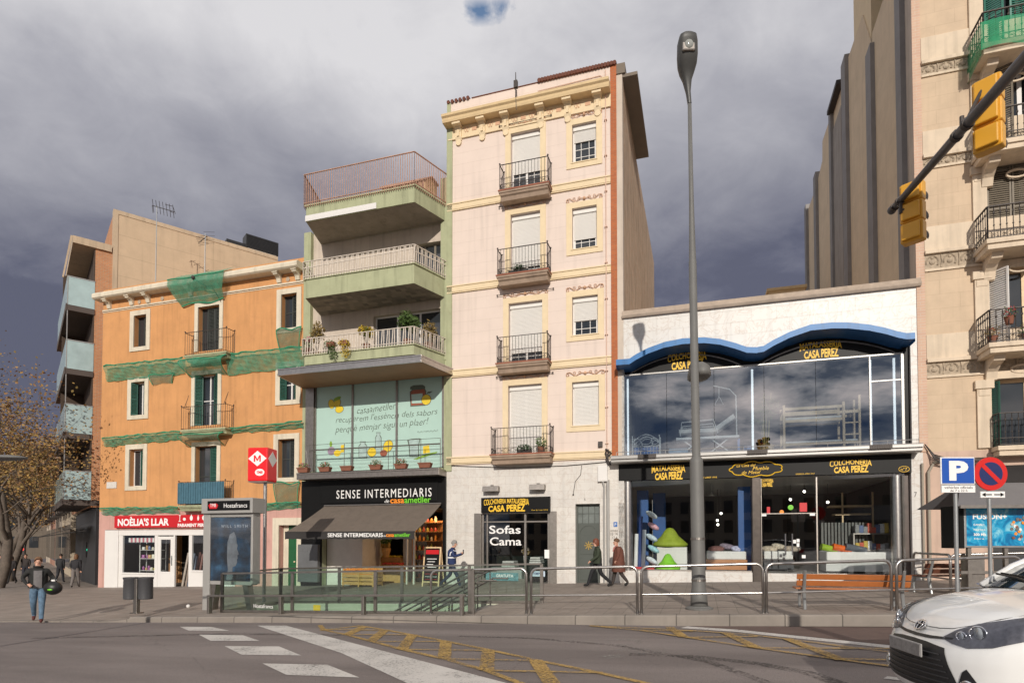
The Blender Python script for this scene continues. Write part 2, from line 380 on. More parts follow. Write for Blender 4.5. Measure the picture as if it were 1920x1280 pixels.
M['beige'] = mat('beige_render', (.55, .47, .39), .85, var=.12, vs=1.2, streak=.2, bump=.1)
M['marble'] = tiles('white_marble_cladding', (.66, .63, .58), (.62, .59, .55), (.46, .42, .37), .62, .31, .004, .45, vein=.3, var=.06)
M['marble2'] = tiles('shop_marble_cladding', (.64, .62, .58), (.61, .59, .555), (.47, .44, .40), .8, .42, .004, .4, vein=.5, var=.06)
M['yellow'] = mat('cream_yellow_trim', (.74, .60, .395), .8, var=.07, vs=3, bump=.08)
M['cornice'] = mat('ochre_cornice', (.71, .54, .31), .8, var=.1, vs=3, bump=.1)
M['rope'] = mat('orange_ornament', (.62, .38, .24), .8)
M['white'] = mat('white_paint', (.72, .70, .67), .5, var=.04)
M['blind'] = mat('roller_blind', (.74, .72, .68), .55, var=.03)
M['iron'] = mat('wrought_iron', (.06, .05, .045), .55, .3, var=.2)
M['rust'] = mat('rusty_railing', (.46, .27, .19), .7, .1, var=.3, vs=6)
M['railw'] = mat('worn_white_railing', (.62, .55, .47), .6, 0, var=.25, vs=7)
M['dark'] = mat('dark_opening', (.02, .02, .022), .5, var=.2)
M['black'] = mat('black_panel', (.006, .006, .006), .45, var=.2, vs=3, spec=.2)
M['pane'] = mat('window_glass', (.03, .035, .04), .04, 0, var=0, spec=.9)
M['shutter'] = mat('dark_shutter', (.045, .05, .045), .5, var=.2)
M['shutterg'] = mat('green_shutter', (.03, .10, .075), .5, var=.2)
M['shutterb'] = mat('brown_shutter', (.19, .16, .12), .6, var=.2)
M['brick'] = tiles('orange_brick', (.56, .24, .10), (.47, .19, .08), (.42, .32, .22), .24, .075, .010, .85, plane='xyz', bump=.5)
M['redbrick'] = tiles('red_brick_strip', (.48, .14, .045), (.40, .11, .04), (.34, .18, .1), .24, .07, .008, .85, plane='xyz', bump=.5)
M['steel'] = brushed('brushed_steel', (.46, .44, .42), .3)
M['steeld'] = brushed('dark_steel', (.30, .275, .25), .42)
M['galv'] = mat('galvanised_pole', (.33, .34, .34), .42, .55, var=.14, vs=5)
M['lampgrey'] = mat('grey_lamp_paint', (.15, .148, .14), .6, .1, var=.10, vs=2.5)
M['netg'] = netmat('green_net', (.06, .27, .16), .60)
M['netd'] = netmat('dull_net', (.16, .20, .12), .55)
M['netrim'] = mat('net_folded_hem', (.03, .25, .13), .8, var=.4, vs=9)
M['red'] = mat('red_sign', (.55, .012, .018), .35, var=.05)
M['redm'] = mat('metro_red', (.72, .012, .018), .3, var=.05, emit=.12)
M['letw'] = mat('white_lettering', (.85, .84, .82), .5, var=0)
M['lety'] = mat('yellow_lettering', (.86, .53, .03), .5, var=.06)
M['leto'] = mat('orange_lettering', (.90, .28, .02), .5, var=0)
M['letg'] = mat('green_lettering', (.16, .55, .03), .5, var=0)
M['wood'] = mat('bench_wood', (.42, .135, .035), .5, var=.22, vs=3.5, coat=.2)
M['woodd'] = mat('dark_bench_wood', (.14, .05, .028), .55, var=.22, vs=6)
M['woodc'] = mat('crate_wood', (.55, .3, .1), .6, var=.25, vs=7)
M['pinew'] = mat('pine_wood', (.72, .52, .30), .5, var=.15, vs=6)
M['clear'] = glass('shop_glass', (.96, .98, .98), .05)
M['mirror'] = glass('reflecting_glass', (.80, .84, .86), .33)
M['greengl'] = glass('green_tinted_glass', (.87, .955, .92), .06)
M['balgl'] = mat('frosted_balcony_glass', (.38, .50, .50), .18, 0, var=.2, vs=1, spec=.7)
M['leaf1'] = mat('leaf_green', (.075, .13, .03), .6, var=.4, vs=7)
M['leaf2'] = mat('leaf_dark_green', (.035, .075, .025), .6, var=.4, vs=7)
M['leafy'] = mat('leaf_yellow', (.55, .40, .04), .6, var=.3, vs=7)
M['leafb'] = mat('leaf_brown', (.27, .15, .06), .7, var=.5, vs=2)
M['leafo'] = mat('leaf_olive', (.24, .17, .055), .7, var=.5, vs=2)
M['bark'] = mat('plane_bark', (.12, .095, .075), .85, var=.4, vs=4, bump=.4, bs=12)
M['terra'] = mat('terracotta', (.22, .085, .05), .8, var=.2)
M['petal'] = mat('red_petal', (.5, .03, .04), .6, var=.3, vs=9)
M['petalp'] = mat('pink_petal', (.55, .12, .22), .6, var=.3, vs=9)
M['awn'] = mat('grey_brown_awning', (.155, .125, .10), .85, var=.1, vs=2.5, streak=.15)
M['awnd'] = mat('dark_awning_valance', (.03, .027, .026), .8, var=.1)
M['concrete'] = mat('concrete_panel', (.52, .40, .275), .85, var=.12, vs=.7, streak=.25, bump=.15, bs=25)
M['slate'] = mat('tan_party_wall', (.36, .275, .18), .85, var=.10, vs=1.0, streak=.15, bump=.2, bs=25)
M['groove'] = mat('grey_flue_strip', (.26, .25, .245), .7, .1, var=.15)
M['stone'] = tiles('cream_stone_front', (.60, .46, .32), (.575, .44, .305), (.50, .375, .26), 1.1, .46, .006, .8, bump=.15, var=.13)
M['stonel'] = mat('light_stone_band', (.68, .56, .42), .8, var=.10, vs=2, streak=.2, bump=.1)
M['stoned'] = mat('carved_stone', (.42, .34, .25), .85, var=.3, vs=9, bump=.6, bs=14)
M['blue'] = mat('blue_canopy_paint', (.018, .16, .42), .45, var=.10, vs=3, streak=.3)
M['alu'] = mat('white_aluminium', (.37, .36, .345), .4, .4, var=.08)
M['skin'] = mat('skin', (.58, .32, .22), .55, var=.05)
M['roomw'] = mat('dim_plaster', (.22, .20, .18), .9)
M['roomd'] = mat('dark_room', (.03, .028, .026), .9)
M['bone'] = mat('white_bedframe', (.82, .82, .80), .35, var=.02)
def asphalt():
 m = bpy.data.materials.new('asphalt'); m.use_nodes = True; nt = m.node_tree; n = nt.nodes; L = nt.links; p = n['Principled BSDF']; p.inputs['Roughness'].default_value = .8
 tc = n.new('ShaderNodeTexCoord')
 def nz(s, d=6, r=.6, sc=None):
  t = n.new('ShaderNodeTexNoise'); t.inputs['Scale'].default_value = s; t.inputs['Detail'].default_value = d; t.inputs['Roughness'].default_value = r
  if sc:
   mp = n.new('ShaderNodeMapping'); mp.inputs['Scale'].default_value = sc; mp.inputs['Rotation'].default_value = (0, 0, A); L.new(tc.outputs['Object'], mp.inputs[0]); L.new(mp.outputs[0], t.inputs[0])
  else: L.new(tc.outputs['Object'], t.inputs[0])
  return t.outputs[0]
 r1 = n.new('ShaderNodeValToRGB'); L.new(nz(.35, 5, .55, (.5, 2.2, 1)), r1.inputs[0]); e = r1.color_ramp.elements
 e[0].position = .40; e[0].color = (.15, .126, .117, 1); e[1].position = .62; e[1].color = (.215, .183, .17, 1)
 r2 = n.new('ShaderNodeMapRange'); L.new(nz(95, 2), r2.inputs[0]); r2.inputs[1].default_value = .35; r2.inputs[2].default_value = .65; r2.inputs[3].default_value = .74; r2.inputs[4].default_value = 1.3
 r3 = n.new('ShaderNodeMapRange'); L.new(nz(1.1, 9, .75), r3.inputs[0]); r3.inputs[1].default_value = .6; r3.inputs[2].default_value = .7; r3.inputs[3].default_value = 1; r3.inputs[4].default_value = .84
 mu = n.new('ShaderNodeMath'); mu.operation = 'MULTIPLY'; L.new(r2.outputs[0], mu.inputs[0]); L.new(r3.outputs[0], mu.inputs[1])
 hs = n.new('ShaderNodeHueSaturation'); L.new(r1.outputs[0], hs.inputs['Color']); L.new(mu.outputs[0], hs.inputs['Value'])
 # fine cracks
 vo = n.new('ShaderNodeTexVoronoi'); vo.feature = 'DISTANCE_TO_EDGE'; vo.inputs['Scale'].default_value = .28
 mp = n.new('ShaderNodeMixRGB'); mp.blend_type = 'ADD'; mp.inputs[0].default_value = .35; L.new(tc.outputs['Object'], mp.inputs[1])
 t = n.new('ShaderNodeTexNoise'); t.inputs['Scale'].default_value = 2.5; t.inputs['Detail'].default_value = 6; L.new(tc.outputs['Object'], t.inputs[0]); L.new(t.outputs['Color'], mp.inputs[2]); L.new(mp.outputs[0], vo.inputs[0])
 cr = n.new('ShaderNodeMapRange'); L.new(vo.outputs[0], cr.inputs[0]); cr.inputs[1].default_value = 0; cr.inputs[2].default_value = .0025; cr.inputs[3].default_value = .7; cr.inputs[4].default_value = 1
 h2 = n.new('ShaderNodeHueSaturation'); L.new(hs.outputs[0], h2.inputs['Color']); L.new(cr.outputs[0], h2.inputs['Value'])
 L.new(h2.outputs[0], p.inputs['Base Color'])
 bp = n.new('ShaderNodeBump'); bp.inputs['Strength'].default_value = .35; bp.inputs['Distance'].default_value = .01; L.new(nz(140, 2), bp.inputs['Height']); L.new(bp.outputs[0], p.inputs['Normal'])
 return m
M['asphalt'] = asphalt()
M['pave'] = tiles('pavement_tiles', (.28, .235, .20), (.25, .21, .178), (.17, .145, .122), .40, .40, .008, .75, plane='xy', off=0, bump=.3, var=.25)
M['kerb'] = tiles('granite_kerb', (.26, .228, .196), (.235, .205, .176), (.10, .088, .075), 1.05, 5, .012, .8, plane='xz', off=0, bump=.4, var=.2)
def paintmat(name, c, wear):
 m = bpy.data.materials.new(name); m.use_nodes = True; nt = m.node_tree; n = nt.nodes; L = nt.links; p = n['Principled BSDF']; p.inputs['Roughness'].default_value = .7
 o = n['Material Output']; tr = n.new('ShaderNodeBsdfTransparent'); mx = n.new('ShaderNodeMixShader'); tc = n.new('ShaderNodeTexCoord')
 t = n.new('ShaderNodeTexNoise'); t.inputs['Scale'].default_value = 26; t.inputs['Detail'].default_value = 9; t.inputs['Roughness'].default_value = .75; L.new(tc.outputs['Object'], t.inputs[0])
 t2 = n.new('ShaderNodeTexNoise'); t2.inputs['Scale'].default_value = 1.7; t2.inputs['Detail'].default_value = 4; L.new(tc.outputs['Object'], t2.inputs[0])
 ad = n.new('ShaderNodeMath'); ad.operation = 'MULTIPLY_ADD'; L.new(t2.outputs[0], ad.inputs[0]); ad.inputs[1].default_value = .25; L.new(t.outputs[0], ad.inputs[2])
 r = n.new('ShaderNodeMapRange'); L.new(ad.outputs[0], r.inputs[0]); r.inputs[1].default_value = wear; r.inputs[2].default_value = wear+.12
 L.new(r.outputs[0], mx.inputs[0]); L.new(tr.outputs[0], mx.inputs[1]); L.new(p.outputs[0], mx.inputs[2]); L.new(mx.outputs[0], o.inputs[0])
 hs = n.new('ShaderNodeHueSaturation'); hs.inputs['Color'].default_value = (*c, 1)
 r2 = n.new('ShaderNodeMapRange'); L.new(t2.outputs[0], r2.inputs[0]); r2.inputs[3].default_value = .75; r2.inputs[4].default_value = 1.15; L.new(r2.outputs[0], hs.inputs['Value']); L.new(hs.outputs[0], p.inputs['Base Color'])
 return m
M['mwhite'] = paintmat('white_road_paint', (.60, .57, .53), .46)
M['myellow'] = paintmat('yellow_road_paint', (.45, .285, .08), .54)
M['mfaint'] = paintmat('worn_white_road_paint', (.34, .33, .30), .64)
# ------------------------------------------------------------------ ground
def kerb_t(s):
 # kerb front edge, straight in plan between two surveyed points
 aX, aY, bX, bY = -9.87, 15.6, 7.54, 11.67
 s0, t0 = w2l(aX, aY); s1, t1 = w2l(bX, bY)
 return t0+(t1-t0)*(s-s0)/(s1-s0)
KS0 = w2l(-9.87, 15.6)[0]           # where the raised kerb ends on the left
def smooth(x): x = max(0, min(1, x)); return x*x*(3-2*x)
def pave_z(s, t):
 tk = kerb_t(s)
 drop = smooth((KS0+.5-s)/1.2)*smooth((t-(tk-3.2))/3.0)
 return zp(s, t)*(1-drop)+(zr(s, t)+.02)*drop
# stair opening of the station entrance (house-front coordinates)
_p = gnd(392, 1150); HS0, HT1 = w2l(_p[0], _p[1]); _p = gnd(893, 1148); HS1, HT1b = w2l(_p[0], _p[1])
HT1 = (HT1+HT1b)/2-.12; HT0 = HT1-2.1; HS0 += .25; HS1 -= .1
def ground():
 def PW(s, t, z): X, Y = l2w(s, t); return (X, Y, z)
 ss = sorted(set([-70, -50, -40, -34, -30, -26, -22, -19]+[HS0, HS1]+[KS0-2+i*.35 for i in range(9)]+[HS0+i*1.2 for i in range(1, 7)]+[4, 6, 8, 10, 14, 18, 24, 40]))
 mb = MB()
 for a, b in zip(ss, ss[1:]):
  ts = [lambda s: -150, lambda s: -60, lambda s: -20, lambda s: -.5, lambda s: 1, lambda s: 3, lambda s: min(HT0, kerb_t(s)-2), lambda s: HT1 if HS0-.01 <= s <= HS1+.01 else min(HT1, kerb_t(s)-.9),
   lambda s: max(HT1+.04, kerb_t(s)-.6) if HS0-.01 <= s <= HS1+.01 else kerb_t(s)-.6, lambda s: kerb_t(s)-.4, lambda s: kerb_t(s)-.23]
  for i in range(len(ts)-1):
   if a >= HS0-1e-6 and b <= HS1+1e-6 and i == 6: continue
   q = [(a, ts[i](a)), (b, ts[i](b)), (b, ts[i+1](b)), (a, ts[i+1](a))]
   mb.face([PW(s, t, pave_z(s, t)) for s, t in q][::-1])
 mb2 = MB(); mb2.v = [];
 o = MB()
 # object coordinates aligned with the house fronts so the paving joints run along them
 for f in mb.f:
  pts = [mb.v[i] for i in f]; o.face([(*((lambda st: (st[0], -st[1]))(w2l(p[0], p[1]))), p[2]) for p in pts])
 X, Y = l2w(0, 0)
 pv = o.build('pavement', M['pave'], loc=(X, Y, 0), rot=(0, 0, -A)); tag(pv, 'grey tiled pavement along the shop fronts', kind='structure')
 k = MB(); sv = [KS0+i*.5 for i in range(0, 130)]
 for a, b in zip(sv, sv[1:]):
  def c(s, dt, dz): return (s, -(kerb_t(s)-dt), (zp(s, kerb_t(s))+dz if dz > -1 else zr(s, kerb_t(s))-.05))
  e = (0, 0)
  k.face([c(a, .23, .003), c(a, .03, .003), c(b, .03, .003), c(b, .23, .003)])
  k.face([c(a, .03, .003), c(a, 0, -.025), c(b, 0, -.025), c(b, .03, .003)])
  k.face([c(a, 0, -.025), c(a, 0, -2), c(b, 0, -2), c(b, 0, -.025)])
 # rounded end, kerb ramping down to the crossing
 for i in range(6):
  a, b = KS0-1.0+i/6, KS0-1.0+(i+1)/6
  def c(s, dt, top): t = kerb_t(s)-dt; return (s, -t, pave_z(s, t-.0)+.004 if top else zr(s, t)-.05)
  k.face([c(a, .23, 1), c(a, .0, 1), c(b, .0, 1), c(b, .23, 1)]); k.face([c(a, 0, 1), c(a, 0, 0), c(b, 0, 0), c(b, 0, 1)])
 # flush stone line where the pavement meets the road on the left
 for i in range(60):
  a, b = KS0-1.0-i*.8-.8, KS0-1.0-i*.8
  def c(s, dt): t = kerb_t(s)-dt; return (s, -t, zr(s, t)+.03)
  k.face([c(a, .25), c(a, 0), c(b, 0), c(b, .25)]);
  c2 = lambda s: (s, -kerb_t(s), zr(s, kerb_t(s))-.05)
  k.face([c(a, 0), c2(a), c2(b), c(b, 0)])
 kb = k.build('kerb', M['kerb'], loc=(X, Y, 0), rot=(0, 0, -A)); tag(kb, 'granite kerb stones between pavement and road', kind='structure')
 r = MB()
 for a in range(-80, 60, 10):
  for (t0, t1) in ((7.6, 9.6), (9.6, 14), (14, 24), (24, 60)):
   q = [(a, t0), (a, t1), (a+10, t1), (a+10, t0)]
   def zz(s, t): return zr(s, t)-(.6 if t < 7.7 and s > KS0-3 else 0)
   r.face([(s, -t, zz(s, t)) for s, t in q])
 rd = r.build('road', M['asphalt'], loc=(X, Y, 0), rot=(0, 0, -A)); tag(rd, 'grey asphalt road', kind='structure')
 g = MB(); g.face([(-900, -900, -2.8), (900, -900, -2.8), (900, 900, -2.8), (-900, 900, -2.8)])
 tag(g.build('ground', M['asphalt']), 'ground reaching the horizon', kind='structure')
ground()
def decal(name, polys, m, dz, label):
 """road markings: polygons given as photo pixels projected onto the road plane"""
 mb = MB()
 for P in polys:
  pts = [gnd(x, y, True) for x, y in P]; mb.face([(p[0], p[1], p[2]+dz) for p in pts])
 o = mb.build(name, m); tag(o, label, kind='structure'); return o
def strip(pts, w):
 """a painted line of width w metres through photo points on the road"""
 g = [gnd(x, y, True) for x, y in pts]; out = []
 for a, b in zip(g, g[1:]):
  d = Vector((b[0]-a[0], b[1]-a[1])).normalized(); n = Vector((-d.y, d.x))*w/2
  out.append([(a[0]-n.x, a[1]-n.y, a[2]), (b[0]-n.x, b[1]-n.y, b[2]), (b[0]+n.x, b[1]+n.y, b[2]), (a[0]+n.x, a[1]+n.y, a[2])])
 return out
def decal3(name, quads, m, dz, label):
 mb = MB()
 for i, q in enumerate(quads): mb.face([(p[0], p[1], p[2]+dz+i*.00025) for p in q])
 return tag(mb.build(name, m), label, kind='structure')
decal('crossing_stripes', [[(337,1174.5),(397,1175),(430,1182),(354,1182)], [(373,1189.5),(455,1190.5),(487,1201),(395,1201)],
 [(421,1211),(523,1211.5),(565,1228.5),(453,1227)], [(492,1243.5),(614,1246),(674,1270),(537,1265)]], M['mwhite'], .006, 'row of worn white crossing stripes on the road')
decal('stop_line', [[(482,1172.5),(536,1172.5),(960,1283),(1045,1345),(905,1345),(640,1224)], ], M['mwhite'], .006, 'broad white line running across the road')
YL = []
top = [(548,1180),(640,1171.5),(700,1175),(812,1190),(912,1206),(1002,1236),(1250,1285),(1500,1330)]
YL += strip([(600,1182),(675,1173),(724,1181),(775,1190.5),(840,1203),(915,1218),(1002,1237),(1120,1261),(1250,1290)], .10)
YL += strip([(603,1180),(650,1190),(696,1202),(754,1217.5),(833,1235.5),(910,1257),(985,1285)], .10)
YL += strip([(600,1172),(606,1180),(724,1181.5)], .11)
for a, b in (((650,1190),(682,1175)),((696,1202),(722,1181)),((754,1217),(774,1190)),((833,1235),(836,1203)),((912,1257),(916,1219)),((1040,1290),(1004,1238))):
 YL += strip([a, b], .20)
for a, b in (((645,1189.5),(775,1190.5)),((696,1203),(843,1203)),((756,1218),(918,1220)),((835,1236),(1010,1239)),((915,1258),(1130,1262))): YL += strip([a, b], .08)
YL += strip([(1105,1173.5),(1200,1182),(1282,1194.5),(1420,1215.5),(1580,1238),(1700,1254)], .10)
YL += strip([(1105,1173.5),(1300,1183),(1400,1190),(1500,1202),(1600,1215),(1690,1226)], .09)
for a, b in (((1282,1195),(1255,1176)),((1418,1215),(1360,1187)),((1580,1239),(1475,1198))): YL += strip([a, b], .18)
for a, b in (((1200,1182),(1300,1184)),((1285,1196),(1420,1194)),((1420,1216),(1690,1217)),((1560,1236),(1690,1239))): YL += strip([a, b], .09)
decal3('yellow_box_marking', YL, M['myellow'], .010, 'worn yellow cross-hatched box marking on the road')
decal3('edge_line', strip([(1283,1175.5),(1380,1182),(1480,1192.5),(1680,1213.5),(1900,1238)], .30)+strip([(1660,1270),(1760,1281)], .16), M['mwhite'], .006, 'white line slanting beside the brownish lane')
lane = mat('brown_lane_asphalt', (.125, .082, .068), .8, var=.2, vs=2, bump=.3, bs=120)
decal('brown_lane', [[(1290,1173),(1900,1177),(1900,1232),(1680,1210),(1480,1189.5)]], lane, .004, 'reddish brown lane surface beside the kerb')
cp = MB()
def ringpx(cx, cy, rx, ry, w, n=28):
 return [[(cx+rx*math.cos(2*math.pi*i/n), cy+ry*math.sin(2*math.pi*i/n)) for i in (k, k+1)]+[(cx+(rx-w)*math.cos(2*math.pi*i/n), cy+(ry-w*.35)*math.sin(2*math.pi*i/n)) for i in (k+1, k)] for k in range(n)]
decal('worn_road_symbol', ringpx(1171,1204,36,6.5,9)+[[(1130,1217),(1230,1213),(1285,1224),(1200,1226)], [(1120,1231),(1160,1226),(1172,1232),(1140,1235)]], M['mfaint'], .008, 'almost worn away white symbol on the road')
tyre = paintmat('tyre_rubber_mark', (.07, .06, .055), .60)
decal3('tyre_marks', strip([(1180,1226),(1300,1230),(1420,1243),(1520,1262),(1600,1290)], .22)+strip([(860,1192),(1000,1196),(1160,1210),(1330,1240),(1440,1280)], .16)+strip([(60,1196),(240,1192),(420,1188),(640,1190)], .20), tyre, .003, 'faint dark tyre marks curving across the road')
manhole = mat('cast_iron_cover', (.07, .065, .06), .6, .5, var=.3, vs=12, bump=.6, bs=60)
x, y, z = gnd(120, 1238, True); mb = MB(); mb.lathe([(.3, 0), (.3, .006), (.26, .006), (.26, .002)], (0,0,0), 28)
# ------------------------------------------------------------------ building helpers
def wall(mb, x0, x1, z0, z1, holes, y=0., depth=.25):
 """front wall face with rectangular openings and their reveals"""
 xs = sorted(set([x0, x1]+[h[0] for h in holes]+[h[1] for h in holes])); zs = sorted(set([z0, z1]+[h[2] for h in holes]+[h[3] for h in holes]))
 xs = [v for v in xs if x0 <= v <= x1]; zs = [v for v in zs if z0 <= v <= z1]
 for a, b in zip(xs, xs[1:]):
  for c, d in zip(zs, zs[1:]):
   mx, mz = (a+b)/2, (c+d)/2
   if any(h[0] < mx < h[1] and h[2] < mz < h[3] for h in holes): continue
   mb.face([(a, y, c), (b, y, c), (b, y, d), (a, y, d)])
 for h in holes:
  a, b, c, d = h[:4]; c = max(c, z0); d = min(d, z1); dd = h[4] if len(h) > 4 else depth
  mb.face([(a, y, c), (a, y, d), (a, y+dd, d), (a, y+dd, c)]); mb.face([(b, y, c), (b, y+dd, c), (b, y+dd, d), (b, y, d)])
  mb.face([(a, y, d), (b, y, d), (b, y+dd, d), (a, y+dd, d)]); mb.face([(a, y, c), (a, y+dd, c), (b, y+dd, c), (b, y, c)])
def shell(mb, x0, x1, z0, z1, y0, y1):
 """back, sides and roof behind a front wall"""
 mb.face([(x0, y0, z0), (x0, y0, z1), (x0, y1, z1), (x0, y1, z0)]); mb.face([(x1, y0, z0), (x1, y1, z0), (x1, y1, z1), (x1, y0, z1)])
 mb.face([(x0, y1, z0), (x0, y1, z1), (x1, y1, z1), (x1, y1, z0)]); mb.face([(x0, y0, z1), (x1, y0, z1), (x1, y1, z1), (x0, y1, z1)])
def surround(mb, x0, x1, z0, z1, w, p=.04, y=0, bottom=True, wb=None):
 """flat frame round an opening, standing p proud of the wall"""
 wb = wb or w; zb = z0-wb if bottom else z0
 mb.box(x0-w, x0, y-p, y+.02, zb, z1+w); mb.box(x1, x1+w, y-p, y+.02, zb, z1+w); mb.box(x0, x1, y-p, y+.02, z1, z1+w)
 if bottom: mb.box(x0, x1, y-p, y+.02, zb, z0)
def window(root, x0, x1, z0, z1, y, frame_m, nx=2, nz=1, fw=.06, bars=None, name='window', blind=None, blindm=None):
 """glazed frame set at depth y; blind = share of the opening its roller blind covers"""
 f = MB(); f.box(x0, x0+fw, y, y+.06, z0, z1); f.box(x1-fw, x1, y, y+.06, z0, z1); f.box(x0+fw, x1-fw, y, y+.06, z0, z0+fw); f.box(x0+fw, x1-fw, y, y+.06, z1-fw, z1)
 for i in range(1, nx): c = x0+(x1-x0)*i/nx; f.box(c-fw*.7, c+fw*.7, y-.004, y+.055, z0+fw, z1-fw)
 for i in range(1, nz): c = z0+(z1-z0)*i/nz; f.box(x0+fw, x1-fw, y+.002, y+.05, c-fw*.4, c+fw*.4)
 if bars:
  for i in range(1, bars[0]): c = x0+(x1-x0)*i/bars[0]; f.box(c-.011, c+.011, y+.012, y+.04, z0+fw, z1-fw)
  for i in range(1, bars[1]): c = z0+(z1-z0)*i/bars[1]; f.box(x0+fw, x1-fw, y+.01, y+.038, c-.011, c+.011)
 fo = f.build(name, frame_m, root)
 g = MB(); g.box(x0+fw*.5, x1-fw*.5, y+.026, y+.034, z0+fw*.5, z1-fw*.5); g.build('pane', M['pane'], fo)
 if blind:
  b = MB(); zb = z1-(z1-z0)*blind; n = max(2, int((z1-zb)/.055)); h = (z1-.16-zb)/n
  if h > 0:
   for i in range(n): b.prism([(y-.035, zb+i*h), (y-.045, zb+(i+.5)*h), (y-.035, zb+(i+1)*h-.006), (y-.02, zb+(i+1)*h-.006), (y-.02, zb+i*h)], x0+.05, x1-.05, 'x')
  b.box(x0+.02, x1-.02, y-.09, y-.01, z1-.17, z1-.005); b.build('roller_blind', blindm or M['blind'], fo)
 return fo
def louvre(mb, x0, x1, z0, z1, y, th=.045, n=None, y2=None):
 """louvred shutter leaf from (x0,y) to (x1,y2)"""
 y2 = y if y2 is None else y2; st = .05
 a, b = Vector((x0, y, 0)), Vector((x1, y2, 0)); d = (b-a); Ln = d.length; d.normalize(); nrm = Vector((-d.y, d.x, 0))
 def slab(u0, u1, w0, w1, v0, v1):
  P = lambda u, w, z: tuple(a+d*u+nrm*w+Vector((0,0,z)))
  v = [P(u0,w0,v0),P(u1,w0,v0),P(u1,w1,v0),P(u0,w1,v0),P(u0,w0,v1),P(u1,w0,v1),P(u1,w1,v1),P(u0,w1,v1)]
  mb.mesh(v, [(0,3,2,1),(4,5,6,7),(0,1,5,4),(1,2,6,5),(2,3,7,6),(3,0,4,7)])
 slab(0, st, 0, th, z0, z1); slab(Ln-st, Ln, 0, th, z0, z1); slab(st, Ln-st, 0, th, z0, z0+st*1.4); slab(st, Ln-st, 0, th, z1-st, z1); zm = (z0+z1)/2; slab(st, Ln-st, 0, th, zm-st/2, zm+st/2)
 n = n or max(6, int((z1-z0)/.07)); h = (z1-z0-st*2.4)/n
 for i in range(n):
  z = z0+st*1.4+h*i
  P = lambda u, w, zz: tuple(a+d*u+nrm*w+Vector((0,0,zz)))
  mb.mesh([P(st,.004,z), P(Ln-st,.004,z), P(Ln-st,th*.8,z+h*.75), P(st,th*.8,z+h*.75), P(st,.012,z-.006), P(Ln-st,.012,z-.006)], [(0,1,2,3), (0,4,5,1)])
def railing(mb, path, z0, h, gap=.11, r=.008, top=.018, scroll=0, knob=True, n=4):
 """iron balcony railing along path [(x,y)...]"""
 for i, ((ax, ay), (bx, by)) in enumerate(zip(path, path[1:])):
  mb.bar((ax, ay, z0+h), (bx, by, z0+h), top*2, top); mb.bar((ax, ay, z0+.05), (bx, by, z0+.05), top, top*.8)
  Ln = math.hypot(bx-ax, by-ay); k = max(1, round(Ln/gap))
  for j in range(k+1):
   u = j/k; x, y = ax+(bx-ax)*u, ay+(by-ay)*u
   mb.tube((x, y, z0), (x, y, z0+h), r if 0 < j < k else r*1.8, None, n, False)
  if scroll:
   mb.bar((ax, ay, z0+scroll), (bx, by, z0+scroll), top*.9, top*.7)
   m = max(1, round(Ln/.3)); dx, dy = (bx-ax)/Ln, (by-ay)/Ln
   for j in range(m):
    c = Ln*(j+.5)/m; hw = Ln/m/2
    for sg in (-1, 1):
     for (u0, v0, u1, v1) in ((-hw, .05, hw, scroll), (-hw, scroll, hw, .05)):
      pts = []
      for q in range(6):
       w = q/5; u = c+u0+(u1-u0)*w; v = v0+(v1-v0)*w+sg*.03*math.sin(w*2*math.pi)
       pts.append((ax+dx*u, ay+dy*u, z0+v))
      mb.path(pts, .006, 3, False)
 if knob:
  for x, y in path: mb.ball((x, y, z0+h+.05), .035, 8, 5);
def foliage(mb, c, r, n, leaf=.06, sz=1., flat=.6, rnd=random):
 for _ in range(n):
  while True:
   p = Vector((rnd.uniform(-1,1), rnd.uniform(-1,1), rnd.uniform(-1,1)))
   if .15 < p.length < 1: break
  q = Vector(c)+Vector((p.x*r, p.y*r, p.z*r*sz)); a = Vector((rnd.gauss(0,1), rnd.gauss(0,1), rnd.gauss(0,1)*flat)).normalized()
  b = a.orthogonal().normalized(); w = leaf*rnd.uniform(.6, 1.3)
  mb.face([q-a*w, q-b*w*.45, q+a*w, q+b*w*.45])
def balcony(root, x0, x1, zt, th, p, slabm, h, y=0, gap=.11, scroll=.22, railm=None, mould=True, label=None, inset=.04, corner=None):
 s = MB()
 if mould:
  s.box(x0, x1, y-p, y+.02, zt-th*.28, zt)
  s.prism([(y-p+.03, zt-th*.30), (y+.02, zt-th*.30), (y+.02, zt-th), (y-p*.72, zt-th), (y-p*.80, zt-th*.62), (y-p+.05, zt-th*.5)], x0+.05, x1-.05, 'x')
 else: s.box(x0, x1, y-p, y+.02, zt-th, zt)
 so_ = s.build('balcony', slabm, root, bevel=.006)
 r = MB(); railing(r, [(x0+inset, y), (x0+inset, y-p+inset), (x1-inset, y-p+inset), (x1-inset, y)], zt, h, gap, scroll=scroll)
 r.build('railing', railm or M['iron'], so_)
 return so_
